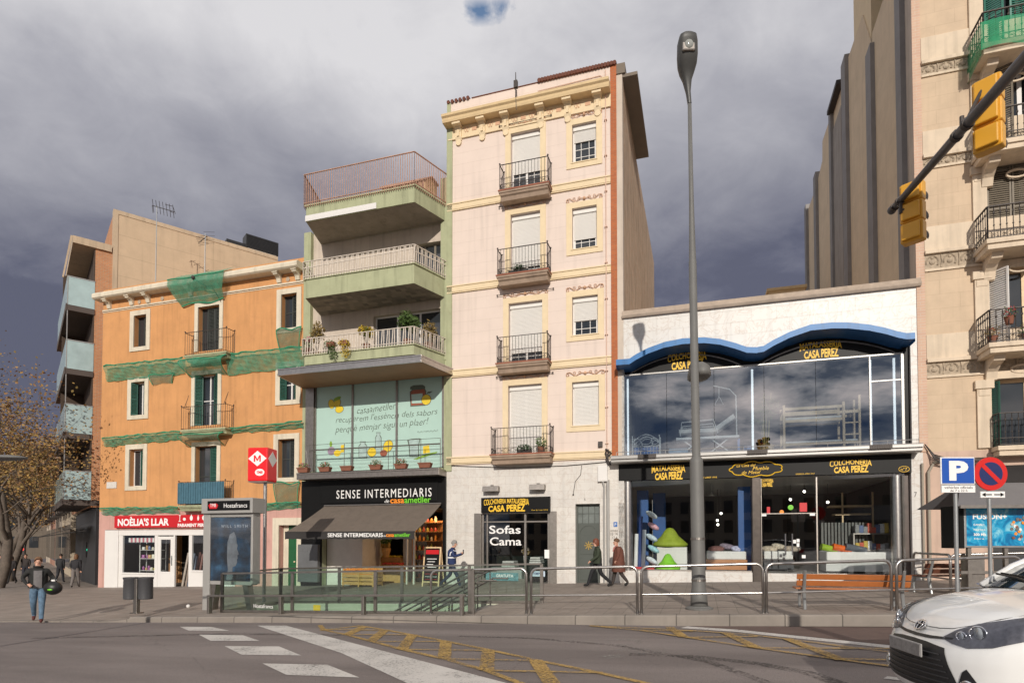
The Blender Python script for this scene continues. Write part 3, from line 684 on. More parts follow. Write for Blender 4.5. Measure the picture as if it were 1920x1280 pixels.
# ------------------------------------------------------------------ 1. orange house on the corner
def orange_house():
 s0, s1 = fs(189, 820), fs(567, 780); zg = zp(s0, 0)-.1
 zt = fz(380, 540); ztop = fz(380, 514)          # wall head / parapet head
 ro = fempty('apartment_house', s0, 0, zg, 'three storey orange plastered corner house with cream window surrounds and green nets', 'house')
 zb = fz(378, 955)                               # top of the ground floor
 wins = []
 C1 = [(251.6,275,591,650), (247,272,716,778), (243,269,842,911)]
 C2 = [(372,412,574,657), (366,409,702,797), (366,407,836,948)]
 C3 = [(528,557,551,615), (526,556,688,750), (522,553,823,895)]
 holes = []
 for lst in (C1, C2, C3): holes += [r4(*q) for q in lst]
 m = MB(); m.k = 0
 wall(m, s0, s1, zb, ztop, [h+(.3,) for h in holes])
 m.k = 1
 dw = r4(523, 557, 984, 1096); shopL, shopR = fs(196, 1040), fs(441, 1040); zs = fz(300, 992)
 wall(m, s0, s1, zg-.6, zb, [(shopL, shopR, zg-.6, zs, .3), (dw[0], dw[1], zg-.6, dw[3], .35)])
 m.k = 0
 yb = 9.5
 # the left flank runs back along the corner, hidden behind the brick block
 m.face([(s0, 0, zg-.6), (s0, 0, ztop), (s0+4.2, yb, ztop), (s0+4.2, yb, zg-.6)])
 m.face([(s0, 0, ztop-.25), (s1, 0, ztop-.25), (s1, yb, ztop-.25), (s0+4.2, yb, ztop-.25)]); m.face([(s0+4.2, yb, zg), (s0+4.2, yb, ztop), (s1, yb, ztop), (s1, yb, zg)])
 m.face([(s0, .3, ztop), (s0, 0, ztop), (s1, 0, ztop), (s1, .3, ztop)]); m.face([(s0, .3, ztop), (s1, .3, ztop), (s1, .3, ztop-.3), (s0, .3, ztop-.3)])
 m.build('wall', [M['orange'], M['pinkbase']], ro)
 c = MB()                                         # cornice, mouldings and brackets
 ze = fz(380, 527, .5); e0 = s0-.15
 c.prism([(-.42, ze), (-.5, ze+.06), (-.5, ze+.22), (-.44, ze+.30), (.0, ze+.34), (.0, ze)], e0, s1, 'x')
 zm = fz(380, 557); c.box(s0, s1, -.05, .01, zm, zm+.07); c.box(s0, s1, -.025, .01, zm-.07, zm-.03)
 for px in (200, 242, 273, 353, 519, 554):
  s = fs(px, 560, .2); c.prism([(0, zm+.09), (-.09, zm+.10), (-.13, zm+.26), (-.20, ze-.16), (-.34, ze-.12), (-.38, ze+.001), (0, ze+.001)], s-.11, s+.11, 'x'); c.box(s-.14, s+.14, -.40, 0, ze-.05, ze+.002)
 c.build('cornice', M['cream'], ro, bevel=.008)
 for px in (262, 305, 540):
  s = fs(px, 555); v = MB(); v.lathe([(.05, 0), (.09, .0), (.10, .03), (.04, .03)], (0,0,0), 12)
  v2 = MB(); v2.mesh([(s+p[0], -.0-p[2], zm+.22+p[1]) for p in v.v], v.f); v2.build('vent', M['stoned'], ro)
 def sur(nm, *a, **k): sr = MB(); surround(sr, *a, **k); sr.build(nm, M['cream'], ro, bevel=.006)
 for q in C1+C3: x0, x1, z0, z1 = r4(*q); sur('window_surround', x0, x1, z0, z1, .24, .05, wb=.20)
 for q in C2: x0, x1, z0, z1 = r4(*q); sur('window_surround', x0, x1, z0, z1, .20, .05, bottom=False)
 sur('door_surround', dw[0], dw[1], zg-.6, dw[3], .32, .05, bottom=False)
 for i, q in enumerate(C1+C2+C3):
  x0, x1, z0, z1 = r4(*q); sm = M['shutter'] if i in (0, 3, 6, 8) else M['shutterg']
  w = window(ro, x0, x1, z0, z1, .24, M['shutter'] if i in (0, 3, 5, 6, 8) else M['white'], nx=2, nz=1 if i < 3 else 2, fw=.05)
  l = MB(); wd = x1-x0
  if i in (3,):
   louvre(l, x0+wd*.30, x0+wd*.64, z0+.03, z1-.05, .17); louvre(l, x0+wd*.66, x1-.02, z0+.03, z1-.05, .17)
  elif i in (1, 4, 7): louvre(l, x0+.01, x0+wd*.22, z0+.03, z1-.03, -.06, y2=.18); louvre(l, x1-wd*.32, x1-.01, z0+.03, z1-.03, .18, y2=-.06)
  else: louvre(l, x1-wd*.45, x1-.01, z0+.03, z1-.03, .18, y2=.10)
  l.build('shutter', sm, w)
 # balconies
 for j, (q, h) in enumerate((((344, 424, 662, 673), 1.05), ((337, 422, 803, 814), 1.05), ((332, 422, 946, 957), 1.05))):
  x0, x1, z0, z1 = r4(*q, .55)
  b = balcony(ro, x0, x1, z1, .26, .55, M['green'] if j < 2 else M['green'], h, scroll=.0, gap=.13)
  if j == 2:
   t = MB(); n = int((x1-x0)/.07)
   for k in range(n):
    a = x0+.05+(x1-x0-.1)*k/n; d = (x1-x0-.1)/n; t.box(a, a+d*.9, -.55-.035+(k % 2)*.012, -.55+.0, z1+.06, z1+h-.03)
   t.build('slatted_screen', mat('blue_grey_slats', (.055, .14, .19), .6, var=.2, vs=5), b)
  if j == 1:
   k = MB()
   for xx in (x0+.3, x1-.05): k.path([(xx, -.5, z1+h), (xx+.35, -.85, z1+h+.05), (xx+.25, -.6, z1+h+.5), (xx-.1, -.5, z1+h)], .008, 4)
   k.build('clothes_bracket', M['iron'], b)
 # entrance door
 d = MB(); x0, x1, _, z1 = dw; zd = zp(x0, 0)
 d.box(x0+(x1-x0)*.3, x1, .28, .34, zd-.1, z1)
 for k in range(3):
  for u in (.36, .68): a = x0+(x1-x0)*u; d.box(a, a+(x1-x0)*.25, .265, .29, zd+.15+k*.75, zd+.75+k*.75)
 do = d.build('door', mat('green_door', (.012, .10, .035), .45, var=.1), ro, bevel=.006)
 h = MB(); h.ball((x0+(x1-x0)*.66, .25, zd+1.05), .04); h.build('handle', M['yellow'], do)
 mb = MB(); mb.box(x0+.02, x0+(x1-x0)*.3, .27, .33, zd, z1); mb.build('side_panel', M['cream'], ro)
 # ---- shop front
 f = MB(); y = .02; zsill = fz(260, 1078); zh = zs-.02; g0 = zp(shopL, 0)-.1
 X = lambda px: fs(px, 1040)
 f.box(X(197), X(222), -.03, .10, g0, zh)                                     # white side panel
 f.box(X(222), shopR, y-.02, y+.08, fz(300, 1003), zh)                        # head
 f.box(X(222), X(229), y, y+.1, g0, fz(300, 1003)); f.box(X(289), X(294.5), y, y+.1, g0, fz(300, 1003))
 f.box(X(324), X(327), y, y+.1, g0, fz(300, 1003)); f.box(X(353), X(359), y, y+.1, g0, fz(300, 1003)); f.box(X(436), shopR, y, y+.1, g0, fz(300, 1003))
 f.box(X(229), X(289), y, y+.1, g0, fz(260, 1074)); f.box(X(359), X(436), y, y+.1, g0, fz(400, 1070))
 f.box(X(228), X(290), y-.04, y, fz(260, 1076), fz(260, 1073)); f.box(X(359), X(437), y-.04, y, fz(400, 1072), fz(400, 1069))
 for px in (246, 263, 277): f.box(X(px)-.004, X(px)+.004, y-.012, y+.0, g0+.2, fz(260, 1078))
 sf = f.build('shop_front', M['white'], ro, bevel=.008)
 for a, b, zb_ in ((229, 289, 1074), (359, 436, 1070)): g = MB(); g.box(X(a), X(b), y+.04, y+.05, fz(260, zb_), fz(300, 1003)); g.build('shop_window', M['clear'], sf)
 d = MB(); a, b = X(294.5), X(324); zt_ = fz(310, 1005); zm0, zm1 = fz(310, 1071), fz(310, 1011)
 d.box(a, a+.18, y+.01, y+.07, g0, zt_); d.box(b-.18, b, y+.01, y+.07, g0, zt_); d.box(a+.18, b-.18, y+.01, y+.07, g0, zm0); d.box(a+.18, b-.18, y+.01, y+.07, zm1, zt_)
 dd = d.build('shop_door', M['white'], ro, bevel=.01)
 g = MB(); g.box(a+.18, b-.18, y+.03, y+.04, zm0, zm1); g.build('door_pane', M['clear'], dd)
 h = MB(); h.box(b-.1, b-.06, y-.03, y+.01, zm0+.3, zm0+.75); h.build('door_handle', M['galv'], dd)
 sg = MB(); q = r4(215, 441, 969, 989, .12); sg.box(q[0], q[1], -.14, .0, fz(300, 988.5, .12), fz(300, 965.5, .12))
 sgo = sg.build('shop_sign', M['red'], ro, bevel=.01)
 zc = (fz(300, 988.5, .12)+fz(300, 965.5, .12))/2
 T = lambda px: fs(px, 975, .14)
 text('NOÈLIA\'S LLAR', T(221), T(317), zc-.20, zc+.23, -.141, M['letw'], 'lettering', sgo, bold=.035, depth=.004)
 text('PARAMENT PER C', T(333.5), T(389), zc-.27, zc-.11, -.141, M['letw'], 'lettering', sgo, bold=.04, depth=.004)
 ic = MB()                                                                    # little white kitchenware pictograms
 zi = zc+.12; u = T(335)
 ic.box(u, u+.14, -.145, -.14, zi-.14, zi-.11); ic.box(u+.055, u+.085, -.145, -.14, zi-.11, zi+.14); ic.box(u+.02, u+.12, -.145, -.14, zi+.13, zi+.16)
 for k, (px, w, h_) in enumerate(((343, .17, .14), (356, .17, .24), (370, .1, .22), (379, .24, .24), (395, .2, .22))):
  u = T(px); ic.prism([(u+w*(.5+.5*math.cos(t*math.pi/6)), zi-.1+h_*(.5+.5*math.sin(t*math.pi/6))) for t in range(12)], -.145, -.141, 'y')
  if k in (1, 2): ic.box(u+w*.4, u+w*.6, -.144, -.14, zi+h_-.13, zi+h_-.05)
 ic.build('pictograms', M['letw'], sgo)
 # interior of the shop
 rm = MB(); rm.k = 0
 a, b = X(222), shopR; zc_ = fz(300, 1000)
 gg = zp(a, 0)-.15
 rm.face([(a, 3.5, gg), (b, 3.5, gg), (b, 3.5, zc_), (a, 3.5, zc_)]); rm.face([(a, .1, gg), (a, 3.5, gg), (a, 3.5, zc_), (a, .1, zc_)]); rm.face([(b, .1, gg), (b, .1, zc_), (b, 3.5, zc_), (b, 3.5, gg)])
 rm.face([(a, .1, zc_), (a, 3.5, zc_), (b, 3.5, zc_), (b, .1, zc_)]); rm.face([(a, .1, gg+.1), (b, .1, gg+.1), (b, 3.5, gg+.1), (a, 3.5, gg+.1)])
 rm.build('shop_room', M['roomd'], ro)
 return ro, s0, s1, zg
OH, OS0, OS1, OZG = orange_house()
# goods in the corner shop window
def goods():
 X = lambda px: fs(px, 1040); g0 = zp(fs(260, 1040), 0)
 zl = [fz(262, y, -.6) for y in (1068, 1046, 1030)]
 a, b = X(246), X(284)
 sh = MB()
 for z in zl: sh.box(a, b, .45, .85, z-.02, z)
 for x in (a, b-.03): sh.box(x, x+.03, .45, .48, g0-.05, zl[-1]+.5); sh.box(x, x+.03, .82, .85, g0-.05, zl[-1]+.5)
 solo(sh, 'display_shelf', M['white'], (a+b)/2, -.6, g0-.05, 'white shelf rack of kitchenware behind the corner shop window', 'shelf')
 cols = [(.6,.5,.05), (.7,.7,.68), (.45,.05,.05), (.1,.3,.12), (.5,.3,.12), (.15,.2,.4), (.75,.72,.6), (.35,.1,.3)]
 mats = [mat('crockery_glaze', c, .3, var=.1) for c in cols]; k = 0; rr = random.Random(3)
 words = ['lowest', 'middle', 'top']
 for j, z in enumerate(zl):
  x = a+.1; n = 0
  while x < b-.1:
   w = rr.uniform(.05, .09); h = rr.uniform(.12, .26); mb = MB()
   if rr.random() < .5: mb.lathe([(w*.5, 0), (w*.95, h*.25), (w, h*.6), (w*.55, h*.85), (w*.65, h)], (x, .6, z), 12)
   else: mb.lathe([(w*.8, 0), (w*1.05, h*.1), (w*1.05, h*.9), (w*.9, h)], (x, .6, z), 12)
   solo(mb, 'jar', mats[rr.randrange(8)], x, -.6, z, 'glazed jar on the %s shelf of the corner shop window, %s' % (words[j], ORD[n]), 'jar', 'jars on the %s display shelf' % words[j], smooth=True)
   x += w*2+rr.uniform(.03, .08); n += 1
 mb = MB(); n = 14; w = (X(288)-X(236))/n                                       # striped valance
 for i in range(n):
  mb.k = i % 2; x0 = X(236)+i*w; mb.box(x0, x0+w, .14, .15, fz(262, 1016), fz(262, 1008))
 solo(mb, 'window_valance', [M['white'], mat('pink_cloth', (.45, .12, .15), .8)], X(262), -.14, fz(262, 1016), 'pink and white striped valance across the top of the corner shop window', 'valance')
 # rolls of oilcloth in the open doorway
 rr = random.Random(5)
 for i in range(6):
  x = X(331)+i*.17; c = rr.choice([(.25,.2,.16), (.12,.15,.2), (.35,.3,.25), (.2,.08,.06)]); mb = MB()
  mb.tube((x, .35+.05*(i % 2), g0), (x+.06, .65, g0+1.45+rr.uniform(0, .25)), .06, None, 10)
  solo(mb, 'cloth_roll', mat('oilcloth', c, .5, var=.3, vs=12), x, -.35, g0, 'upright roll of oilcloth in the corner shop doorway, '+ORD[i], 'cloth roll', 'rolls of oilcloth in the shop doorway', smooth=True)
goods()
# safety nets wrapped round the ledges of the orange house
def net_band(px0, y0t, y0b, px1, y1t, y1b, out, label, sag=.1, seed=1):
 r = random.Random(seed)
 a, b = fs(px0, (y0t+y0b)/2, out), fs(px1, (y1t+y1b)/2, out)
 zt0, zb0, zt1, zb1 = fz(px0, y0t, out), fz(px0, y0b, out), fz(px1, y1t, out), fz(px1, y1b, out)
 n = max(8, int((b-a)/.22)); jt = [r.uniform(-.03, .03) for _ in range(n+1)]; jb = [r.uniform(-.06, .03) for _ in range(n+1)]
 def P(u, v):
  i = min(n, int(u*n+.5)); zt = zt0+(zt1-zt0)*u+jt[i]; zb = zb0+(zb1-zb0)*u+jb[i]
  y = -out*(1-.85*v**1.5)-.035*math.sin(v*9+i*1.7)-.03*abs(jt[i])*10
  return (a+(b-a)*u, y-.02, zt+(zb-zt)*v)
 m = MB(); m.k = 0; m.grid(P, n, 6)
 m.k = 1; hw = [P(i/n, 0) for i in range(n+1)]; m.path(hw, [.022+abs(j)*.7 for j in jt], 6); m.path([P(i/n, 1) for i in range(n+1)], .012, 5)
 return solo(m, 'safety_net', [M['netg'], M['netrim']], a, out, min(zb0, zb1), label, 'safety net')
net_band(195, 686, 712, 342, 671, 698, .22, 'green net wrapped along the upper ledge, left of the top iron balcony', seed=1)
net_band(423, 664, 700, 566, 650, 684, .22, 'green net sagging along the upper ledge, right of the top iron balcony', seed=2)
net_band(192, 821, 836, 337, 808, 822, .18, 'thin green net on the second ledge, left of the middle iron balcony', seed=3)
net_band(422, 803, 811, 566, 790, 800, .18, 'thin green net on the second ledge, right of the middle iron balcony', seed=4)
net_band(188, 953, 964, 333, 950, 960, .16, 'green net bundled with cables above the corner shop sign', seed=5)
net_band(478, 944, 957, 563, 941, 950, .16, 'green net on the lowest ledge above the green entrance door', seed=6)
def net_bag(px0, px1, yt, yb, out, label, seed, cover='netg'):
 x0, x1, z0, z1 = r4(px0, px1, yt, yb, out*.6); r = random.Random(seed)
 def P(u, v):
  y = -out*math.sin(math.pi*min(1, v*.75+.25))-.04*math.sin(u*11+seed); sq = 1-.25*v
  return ((x0+x1)/2+(u-.5)*(x1-x0)*sq, y-.04, z1+(z0-z1)*(v-.06*math.sin(u*7+v*4)))
 m = MB(); m.k = 0; m.grid(P, 10, 8); m.k = 1; m.path([P(i/10, 0) for i in range(11)], .03, 6)
 for u in (0, 1): m.path([P(u, i/8) for i in range(9)], .02, 5)
 return solo(m, 'safety_net', [M[cover], M['netrim']], (x0+x1)/2, out, z0, label, 'safety net')
net_bag(340, 428, 672, 700, .62, 'green net slung under the topmost iron balcony of the orange house', 3)
net_bag(338, 422, 814, 833, .6, 'green net slung under the middle iron balcony of the orange house', 4, 'netd')
net_bag(518, 566, 617, 655, .12, 'green net hung below the top right window of the orange house', 5, 'netd')
net_bag(514, 562, 905, 950, .15, 'green net hung below the lowest right window of the orange house', 6, 'netd')
net_bag(281, 327, 702, 719, .10, 'ragged grey-green net scrap hanging right of the middle left window', 7, 'netd')
def eave_net():
 x0, x1 = fs(315, 535, .5), fs(421, 520, .5); z = [fz(365, y, .5) for y in (511, 529)]; zw = fz(370, 570)
 m = MB(); m.k = 0
 prof = [(.1, z[0]+.28), (-.54, z[1]+.27), (-.56, z[1]-.02), (-.40, (z[1]+zw)/2), (-.08, zw)]
 def P(u, v):
  i = min(3, int(v*4)); w = v*4-i; y = prof[i][0]+(prof[i+1][0]-prof[i][0])*w; zz = prof[i][1]+(prof[i+1][1]-prof[i][1])*w
  sq = 1-.25*max(0, v-.5)*2
  return ((x0+x1)/2+(u-.5)*(x1-x0)*sq, y-.03*math.sin(u*14), zz+.06*math.sin(u*9+v*5)*v)
 m.grid(P, 14, 12); m.k = 1; m.path([P(i/14, .25) for i in range(15)], .03, 6); m.path([P(i/14, 1) for i in range(15)], .03, 6)
 solo(m, 'safety_net', [M['netg'], M['netrim']], (x0+x1)/2, .5, zw, 'bright green net wrapped over the eaves above the top balcony', 'safety net')
 m = MB(); a = fs(362, 520, .6); zz = fz(362, 520, .6)
 m.path([(a, -.6, zz), (a+.3, -.45, zz-.25), (a+.8, -.2, zz-.5), (a+1.1, -.02, zz-1.1)], .022, 6); m.ball((a, -.6, zz), .09)
 solo(m, 'wall_bracket', M['iron'], a+1.1, .02, zz-1.1, 'black iron bracket poking through the green eaves net', 'bracket')
eave_net()
# aerials on the roofs
def aerial(px, ytop, ybot, Yd, label, kind):
 k = at(px, Yd); z0 = C+(HY-ybot)/F*Yd; z1 = C+(HY-ytop)/F*Yd; m = MB()
 m.tube((0,0,0), (0,0,z1-z0), .03, .02, 6)
 o = empty('roof_aerial', (k, Yd, z0), 0, label, 'aerial')
 m.build('mast', M['galv'], o); h = z1-z0; m = MB()
 if kind == 0:
  m.tube((-.25,0,h), (.95,0,h-.35), .02, None, 5)
  for i in range(7): x = -.2+i*.18; m.tube((x+.1,-.25,h-.02-.05*i+.22), (x-.1,.25,h-.02-.05*i-.22), .012, None, 4)
  m.path([(.5,-.1,h), (.9,-.1,h-.1), (1.0,0,h-.45), (.7,.05,h-.3)], .015, 4); m.tube((-.25,0,h), (-.2,0,h-.4), .015, None, 4)
 else:
  m.tube((-.35,0,h-.5), (.1,0,h-.15), .02, None, 5)
  for i in range(6): z = h-.1-i*.09; m.tube((-.45+i*.03,-.1,z-.25+.1), (.05+i*.02,.1,z+.05), .010, None, 4)
  for i in range(4): m.tube((-.1,0,h+.1-i*.2), (.45,.1,h+.12-i*.2), .008, None, 4)
 m.build('antenna', M['iron'], o)
aerial(284, 376, 530, 31.5, 'tall roof aerial with a wide multi-rod antenna, left on the orange roof', 0)
aerial(377, 430, 515, 31.5, 'short roof aerial with a small grid antenna, right of the taller one', 1)
# ------------------------------------------------------------------ 2. house with green balconies
def green_house():
 s0, s1 = OS1, fs(838.5, 560); zg = zp(s0, 0)-.1
 ztop = fz(700, 350, 1.6)
 zroof = fz(774, 352, 1.63)
 ro = fempty('balcony_house', s0, 0, zg, 'narrow pale green house with three deep balconies between the orange and pink houses', 'house')
 mur = r4(590, 830, 712, 868); shop = (fs(604, 1040), fs(832, 1040), zg-.5, fz(720, 955))
 m = MB(); m.k = 0
 z2 = fz(774, 640, 1.6)
 xL = fs(600, 480, 0);
 wall(m, s0, s1, zg-.5, z2-.3, [(shop[0], shop[1], zg-.5, shop[3], .3), (mur[0]-.05, mur[1]+.05, mur[2]-.3, mur[3]+.15, .2)])
 # recessed terrace wall with jambs
 for z0, z1 in ((fz(774, 645, 1.63), fz(774, 530, 1.63)), (fz(774, 495, 1.63), fz(774, 379, 1.63))): pass
 yr = .2
 h = [r4(775, 831, 455, 520, -yr)+(.3,), r4(700, 828, 585, 690, -yr)+(.3,)]
 m.k = 1
 wall(m, s0, s1-.28, z2-.3, zroof-.05, h, y=yr); m.k = 0
 m.box(s0, s0+.35, 0, yr+.1, z2-.3, zroof-.02); m.box(s1-.28, s1+.0, -.04, yr+.1, z2-.3, zroof+1.2)
 m.face([(s0, yr, zroof-.05), (s1, yr, zroof-.05), (s1, 9, zroof-.05), (s0, 9, zroof-.05)]); m.face([(s0, yr, zg), (s0, yr, zroof-.05), (s0, 9, zroof-.05), (s0, 9, zg)]); m.face([(s0, 9, zg), (s0, 9, zroof), (s1, 9, zroof), (s1, 9, zg)])
 m.build('wall', [M['green'], M['beige']], ro)
 for k, q in enumerate(h):
  w = window(ro, q[0], q[1], q[2], q[3], yr+.2, M['white'] if k else M['shutterb'], nx=3)
 gw = r4(602, 616, 525, 600, -.1);
 # balconies
 poly = [(-12.15, .18), (-11.6, -1.63), (-6.72, -1.63), (-6.14, .02)]
 def top_rail(k, z, h, mt, name='railing', lean=0):
  pass
 specs = [(fz(774, 349, 1.63), fz(774, 379, 1.63), fz(774, 287, 1.63), 'rust'), (fz(774, 495, 1.63), fz(774, 531, 1.63), fz(774, 460, 1.63), 'railw'), (fz(774, 646, 1.63), fz(774, 664, 1.63), fz(774, 613, 1.63), 'railw')]
 for k, (zt, zb, zh, mt) in enumerate(specs):
  b = MB(); b.k = 0
  b.prism([(x, y) for x, y in poly], zb, zt, 'z');
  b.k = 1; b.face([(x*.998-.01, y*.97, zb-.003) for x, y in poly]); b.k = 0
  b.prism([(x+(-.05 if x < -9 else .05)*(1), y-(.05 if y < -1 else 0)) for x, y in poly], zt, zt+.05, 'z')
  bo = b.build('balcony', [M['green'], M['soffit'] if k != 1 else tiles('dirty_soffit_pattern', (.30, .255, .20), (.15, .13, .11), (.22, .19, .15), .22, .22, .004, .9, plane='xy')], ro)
  if k == 0:
   w = MB(); x0 = -11.62; x1 = fs(706, 390, 1.63); w.box(x0, x1, -1.66, -1.60, zb+.01, zb+.24)
   w.build('fallen_render_patch', M['white'], bo)
  r = MB(); P = [(-12.2, .15), (-11.66, -1.69), (-6.70, -1.69), (-6.08, .05)]; zt2 = zt+.05; hh = zh-zt2
  for (ax, ay), (bx, by) in zip(P, P[1:]):
   Ln = math.hypot(bx-ax, by-ay); n = round(Ln/(.10 if k == 0 else .115)); dx, dy = (bx-ax)/Ln, (by-ay)/Ln; nx, ny = dy, -dx
   r.bar((ax, ay, zt2+hh), (bx, by, zt2+hh), .05, .025); r.bar((ax, ay, zt2+.06), (bx, by, zt2+.06), .04, .02)
   if k == 1: r.bar((ax, ay, zt2+hh*.62), (bx, by, zt2+hh*.78), .03, .03)
   for i in range(n+1):
    x, y = ax+(bx-ax)*i/n, ay+(by-ay)*i/n
    if k == 0: r.tube((x, y, zt2-.12), (x, y, zt2+hh), .015, None, 4, False)
    else:
     o = .05 if i % 2 else -.0; r.bar((x-dx*.0, y, zt2-.05), (x+dx*o, y+dy*o, zt2+hh), .034, .012, up=(nx, ny, 0))
  r.build('railing', M[mt], bo)
 c = MB()                                                  # glazed roof lantern on the top terrace
 x0, x1 = fs(718, 345, .9), fs(800, 345, .9); z0 = specs[0][0]+.05
 c.prism([(-.95, z0), (-.95, z0+.55), (-.55, z0+.85), (.1, z0+.85), (.1, z0)], x0, x1, 'x')
 cc = c.build('terrace_shed', M['pinew'], ro)
 c = MB();
 for i in range(14): u = x0+(x1-x0)*i/14; c.box(u, u+.05, -1.0, -.951, z0+.02, z0+.55)
 c.prism([(-1.05, z0+.56), (-.55, z0+.92), (.1, z0+.92), (.1, z0+.86), (-.55, z0+.86), (-1.05, z0+.51)], x0-.08, x1+.08, 'x'); c.build('shed_roof', M['rust'], cc)
 # metal canopy over the mural
 c = MB(); zt, zb = fz(804, 663, 2.05), fz(804, 680, 2.05)
 cp_ = [(s0-.0, .0), (s0+.28, -2.05), (s1-.02, -2.05), (s1+.28, -.0)]
 cp_ = [(s0+.02, .05), (-12.55, -2.05), (-6.2, -2.05), (-5.80, -.02)]
 c.k = 0; c.prism(cp_, zb+.07, zt, 'z'); c.k = 1; c.face([(x*.999, y*.985, zb+.06) for x, y in cp_]); c.k = 0
 for (ax, ay), (bx, by) in zip(cp_, cp_[1:]): c.bar((ax, ay, zb+.10), (bx, by, zb+.10), .05, .08); c.bar((ax, ay, zt-.03), (bx, by, zt-.03), .05, .05)
 c.build('canopy', [M['steel'], mat('brown_canopy_lining', (.30, .17, .09), .6, var=.15)], ro)
 # mural window
 pal = mat('pale_aqua_mural', (.42, .60, .53), .35, var=.05, vs=1.2)
 m = MB(); y = .12; x0, x1, z0, z1 = mur; z0 -= .25
 m.box(x0, x1, y, y+.02, z0, z1+.12); mo = m.build('mural_panel', pal, ro)
 for px in (590, 660, 743, 830): f = MB(); s = fs(px, 790, -.05); f.box(s-.045, s+.045, y-.05, y+.0, z0, z1+.12); f.build('mullion', M['steeld'], ro)
 f = MB(); f.box(fs(573, 790), x0-.05, -.02, y+.05, z0, z1+.12)
 f.build('mural_frame', M['steeld'], ro)
 lt = mat('mural_ink', (.10, .13, .10), .6, var=0)
 wv = lambda u, w, px, pz: (px+.03*math.sin(u*23), pz+.025*math.sin(u*31)+.30*0)
 def line(t, a, b, ya, yb, h, sh=.25):
  xa, xb = fs(a, ya, -.1), fs(b, yb, -.1); za, zb_ = fz(a, ya, -.1), fz(b, yb, -.1)
  text(t, xa, xb, 0, h, y-.002, lt, 'lettering', mo, depth=.002, shear=sh, warp=lambda u, w, px, pz: (px, za+(zb_-za)*u+(pz)+.02*math.sin(u*40)), bold=-.008)
 line('casaametller', 669, 742, 776, 766, .27); line("recuperem l'essència dels sabors", 629, 820, 796, 780, .33); line('perquè menjar sigui un plaer!', 628, 803, 815, 799, .36)
 line('SENSE INTERMEDIARIS', 782, 821, 811, 808, .055, 0)
 def blob(px, py, rx, ry, m_, dy=0, n=14, rot=0):
  b = MB(); cx, cz = fac(px, py, -.1); sc = 24.5/1130
  pts = [(math.cos(2*math.pi*i/n)*rx*sc, math.sin(2*math.pi*i/n)*ry*sc) for i in range(n)]; c_, s_ = math.cos(rot), math.sin(rot)
  b.prism([(cx+p*c_-q*s_, cz+p*s_+q*c_) for p, q in pts], y-.004-dy, y-.001-dy, 'y'); b.build('painted_fruit', m_, mo)
 def shape(pts, m_, dy=0, nm='painted_jar'):
  b = MB(); b.prism([fac(px, py, -.1) for px, py in pts], y-.004-dy, y-.001-dy, 'y'); b.build(nm, m_, mo)
 ye = mat('painted_yellow', (.75, .55, .03), .5, var=.15, vs=9); br = mat('painted_brown', (.30, .09, .05), .5, var=.15, vs=9); gn = mat('painted_green', (.22, .38, .04), .5, var=.2, vs=9); wt = mat('painted_grey', (.38, .50, .47), .4, var=.2, vs=6); pu = mat('painted_violet', (.30, .22, .30), .5, var=.2, vs=6)
 ink = lt
 for px, py, rx, ry, r_ in ((621, 757, 7.6, 10, .3), (632, 755, 8, 10, -.3), (636, 767, 10, 7.4, .1)): blob(px, py, rx, ry, ink, 0, rot=r_); blob(px, py, rx-.9, ry-.9, ye, .004, rot=r_)
 blob(632, 747, 9, 3.5, gn, .008, rot=.3)
 shape([(769,762),(768,734),(773,729),(796,727),(799,733),(797,760)], ink); shape([(770.5,760),(769.5,735),(774,731),(795,729),(797.5,734),(795.5,758)], br, .004); shape([(772,756),(771,739),(792,737),(792,755)], pal, .008)
 shape([(769,730),(769,725),(775,722),(792,721),(797,724),(797,728)], ink, .008); blob(799, 749, 10.5, 10.5, ink, .010); blob(799, 749, 9.5, 9.5, ye, .014); shape([(799,739),(802,734),(811,733),(806,737),(802,737)], ink, .01)
 blob(621, 845, 9, 8.5, pu); blob(632, 849, 8, 6.5, ye, .004); blob(620, 832, 3, 6, gn, .004); shape([(638,848),(639,834),(646,833),(645,847)], ye, .008)
 for px, py, w, h in ((680, 843, 8, 16), (709, 830, 6, 20)):
  shape([(px-w,py+h),(px-w,py-h*.5),(px-w*.5,py-h*.8),(px-w*.7,py-h),(px+w*.7,py-h),(px+w*.5,py-h*.8),(px+w,py-h*.5),(px+w,py+h)], ink); shape([(px-w+1,py+h-1),(px-w+1,py-h*.45),(px-w*.4,py-h*.7),(px-w*.5,py-h+1),(px+w*.5,py-h+1),(px+w*.4,py-h*.7),(px+w-1,py-h*.45),(px+w-1,py+h-1)], wt, .004)
 blob(697, 847, 10.5, 9.5, ink); blob(697, 847, 9.5, 8.5, ye, .004); blob(727, 836, 10.5, 13, ink, 0, rot=-.5); blob(727, 836, 9.5, 12, ye, .004, rot=-.5); blob(719, 849, 8, 6.5, br, .008)
 shape([(767,856),(766,836),(763,824),(772,822),(788,821),(785,836),(786,856)], ink); shape([(768.5,854),(768,836),(766,825),(772,823.5),(786,822.5),(783.5,836),(784,854)], wt, .004); shape([(793,850),(793,836),(804,834),(806,848)], ye)
 shape([(775,860),(800,850),(820,846),(818,849),(800,855),(782,861)], gn, .006)
 # ledge with wire railing and the shop fascia
 l = MB(); zt, zb = fz(695, 882, .75), fz(695, 894, .75); xa, xb = fs(556, 888, .75), s1+.0
 l.box(xa, xb, -.75, .0, zb, zt); l.box(xa-.0, xb+.01, -.77, -.75, zt-.06, zt+.02); lo = l.build('ledge', M['steeld'], ro, bevel=.01)
 r = MB(); xr0, xr1 = fs(581, 850, .6), fs(826, 835, .6); zr1 = fz(700, 838, .6)
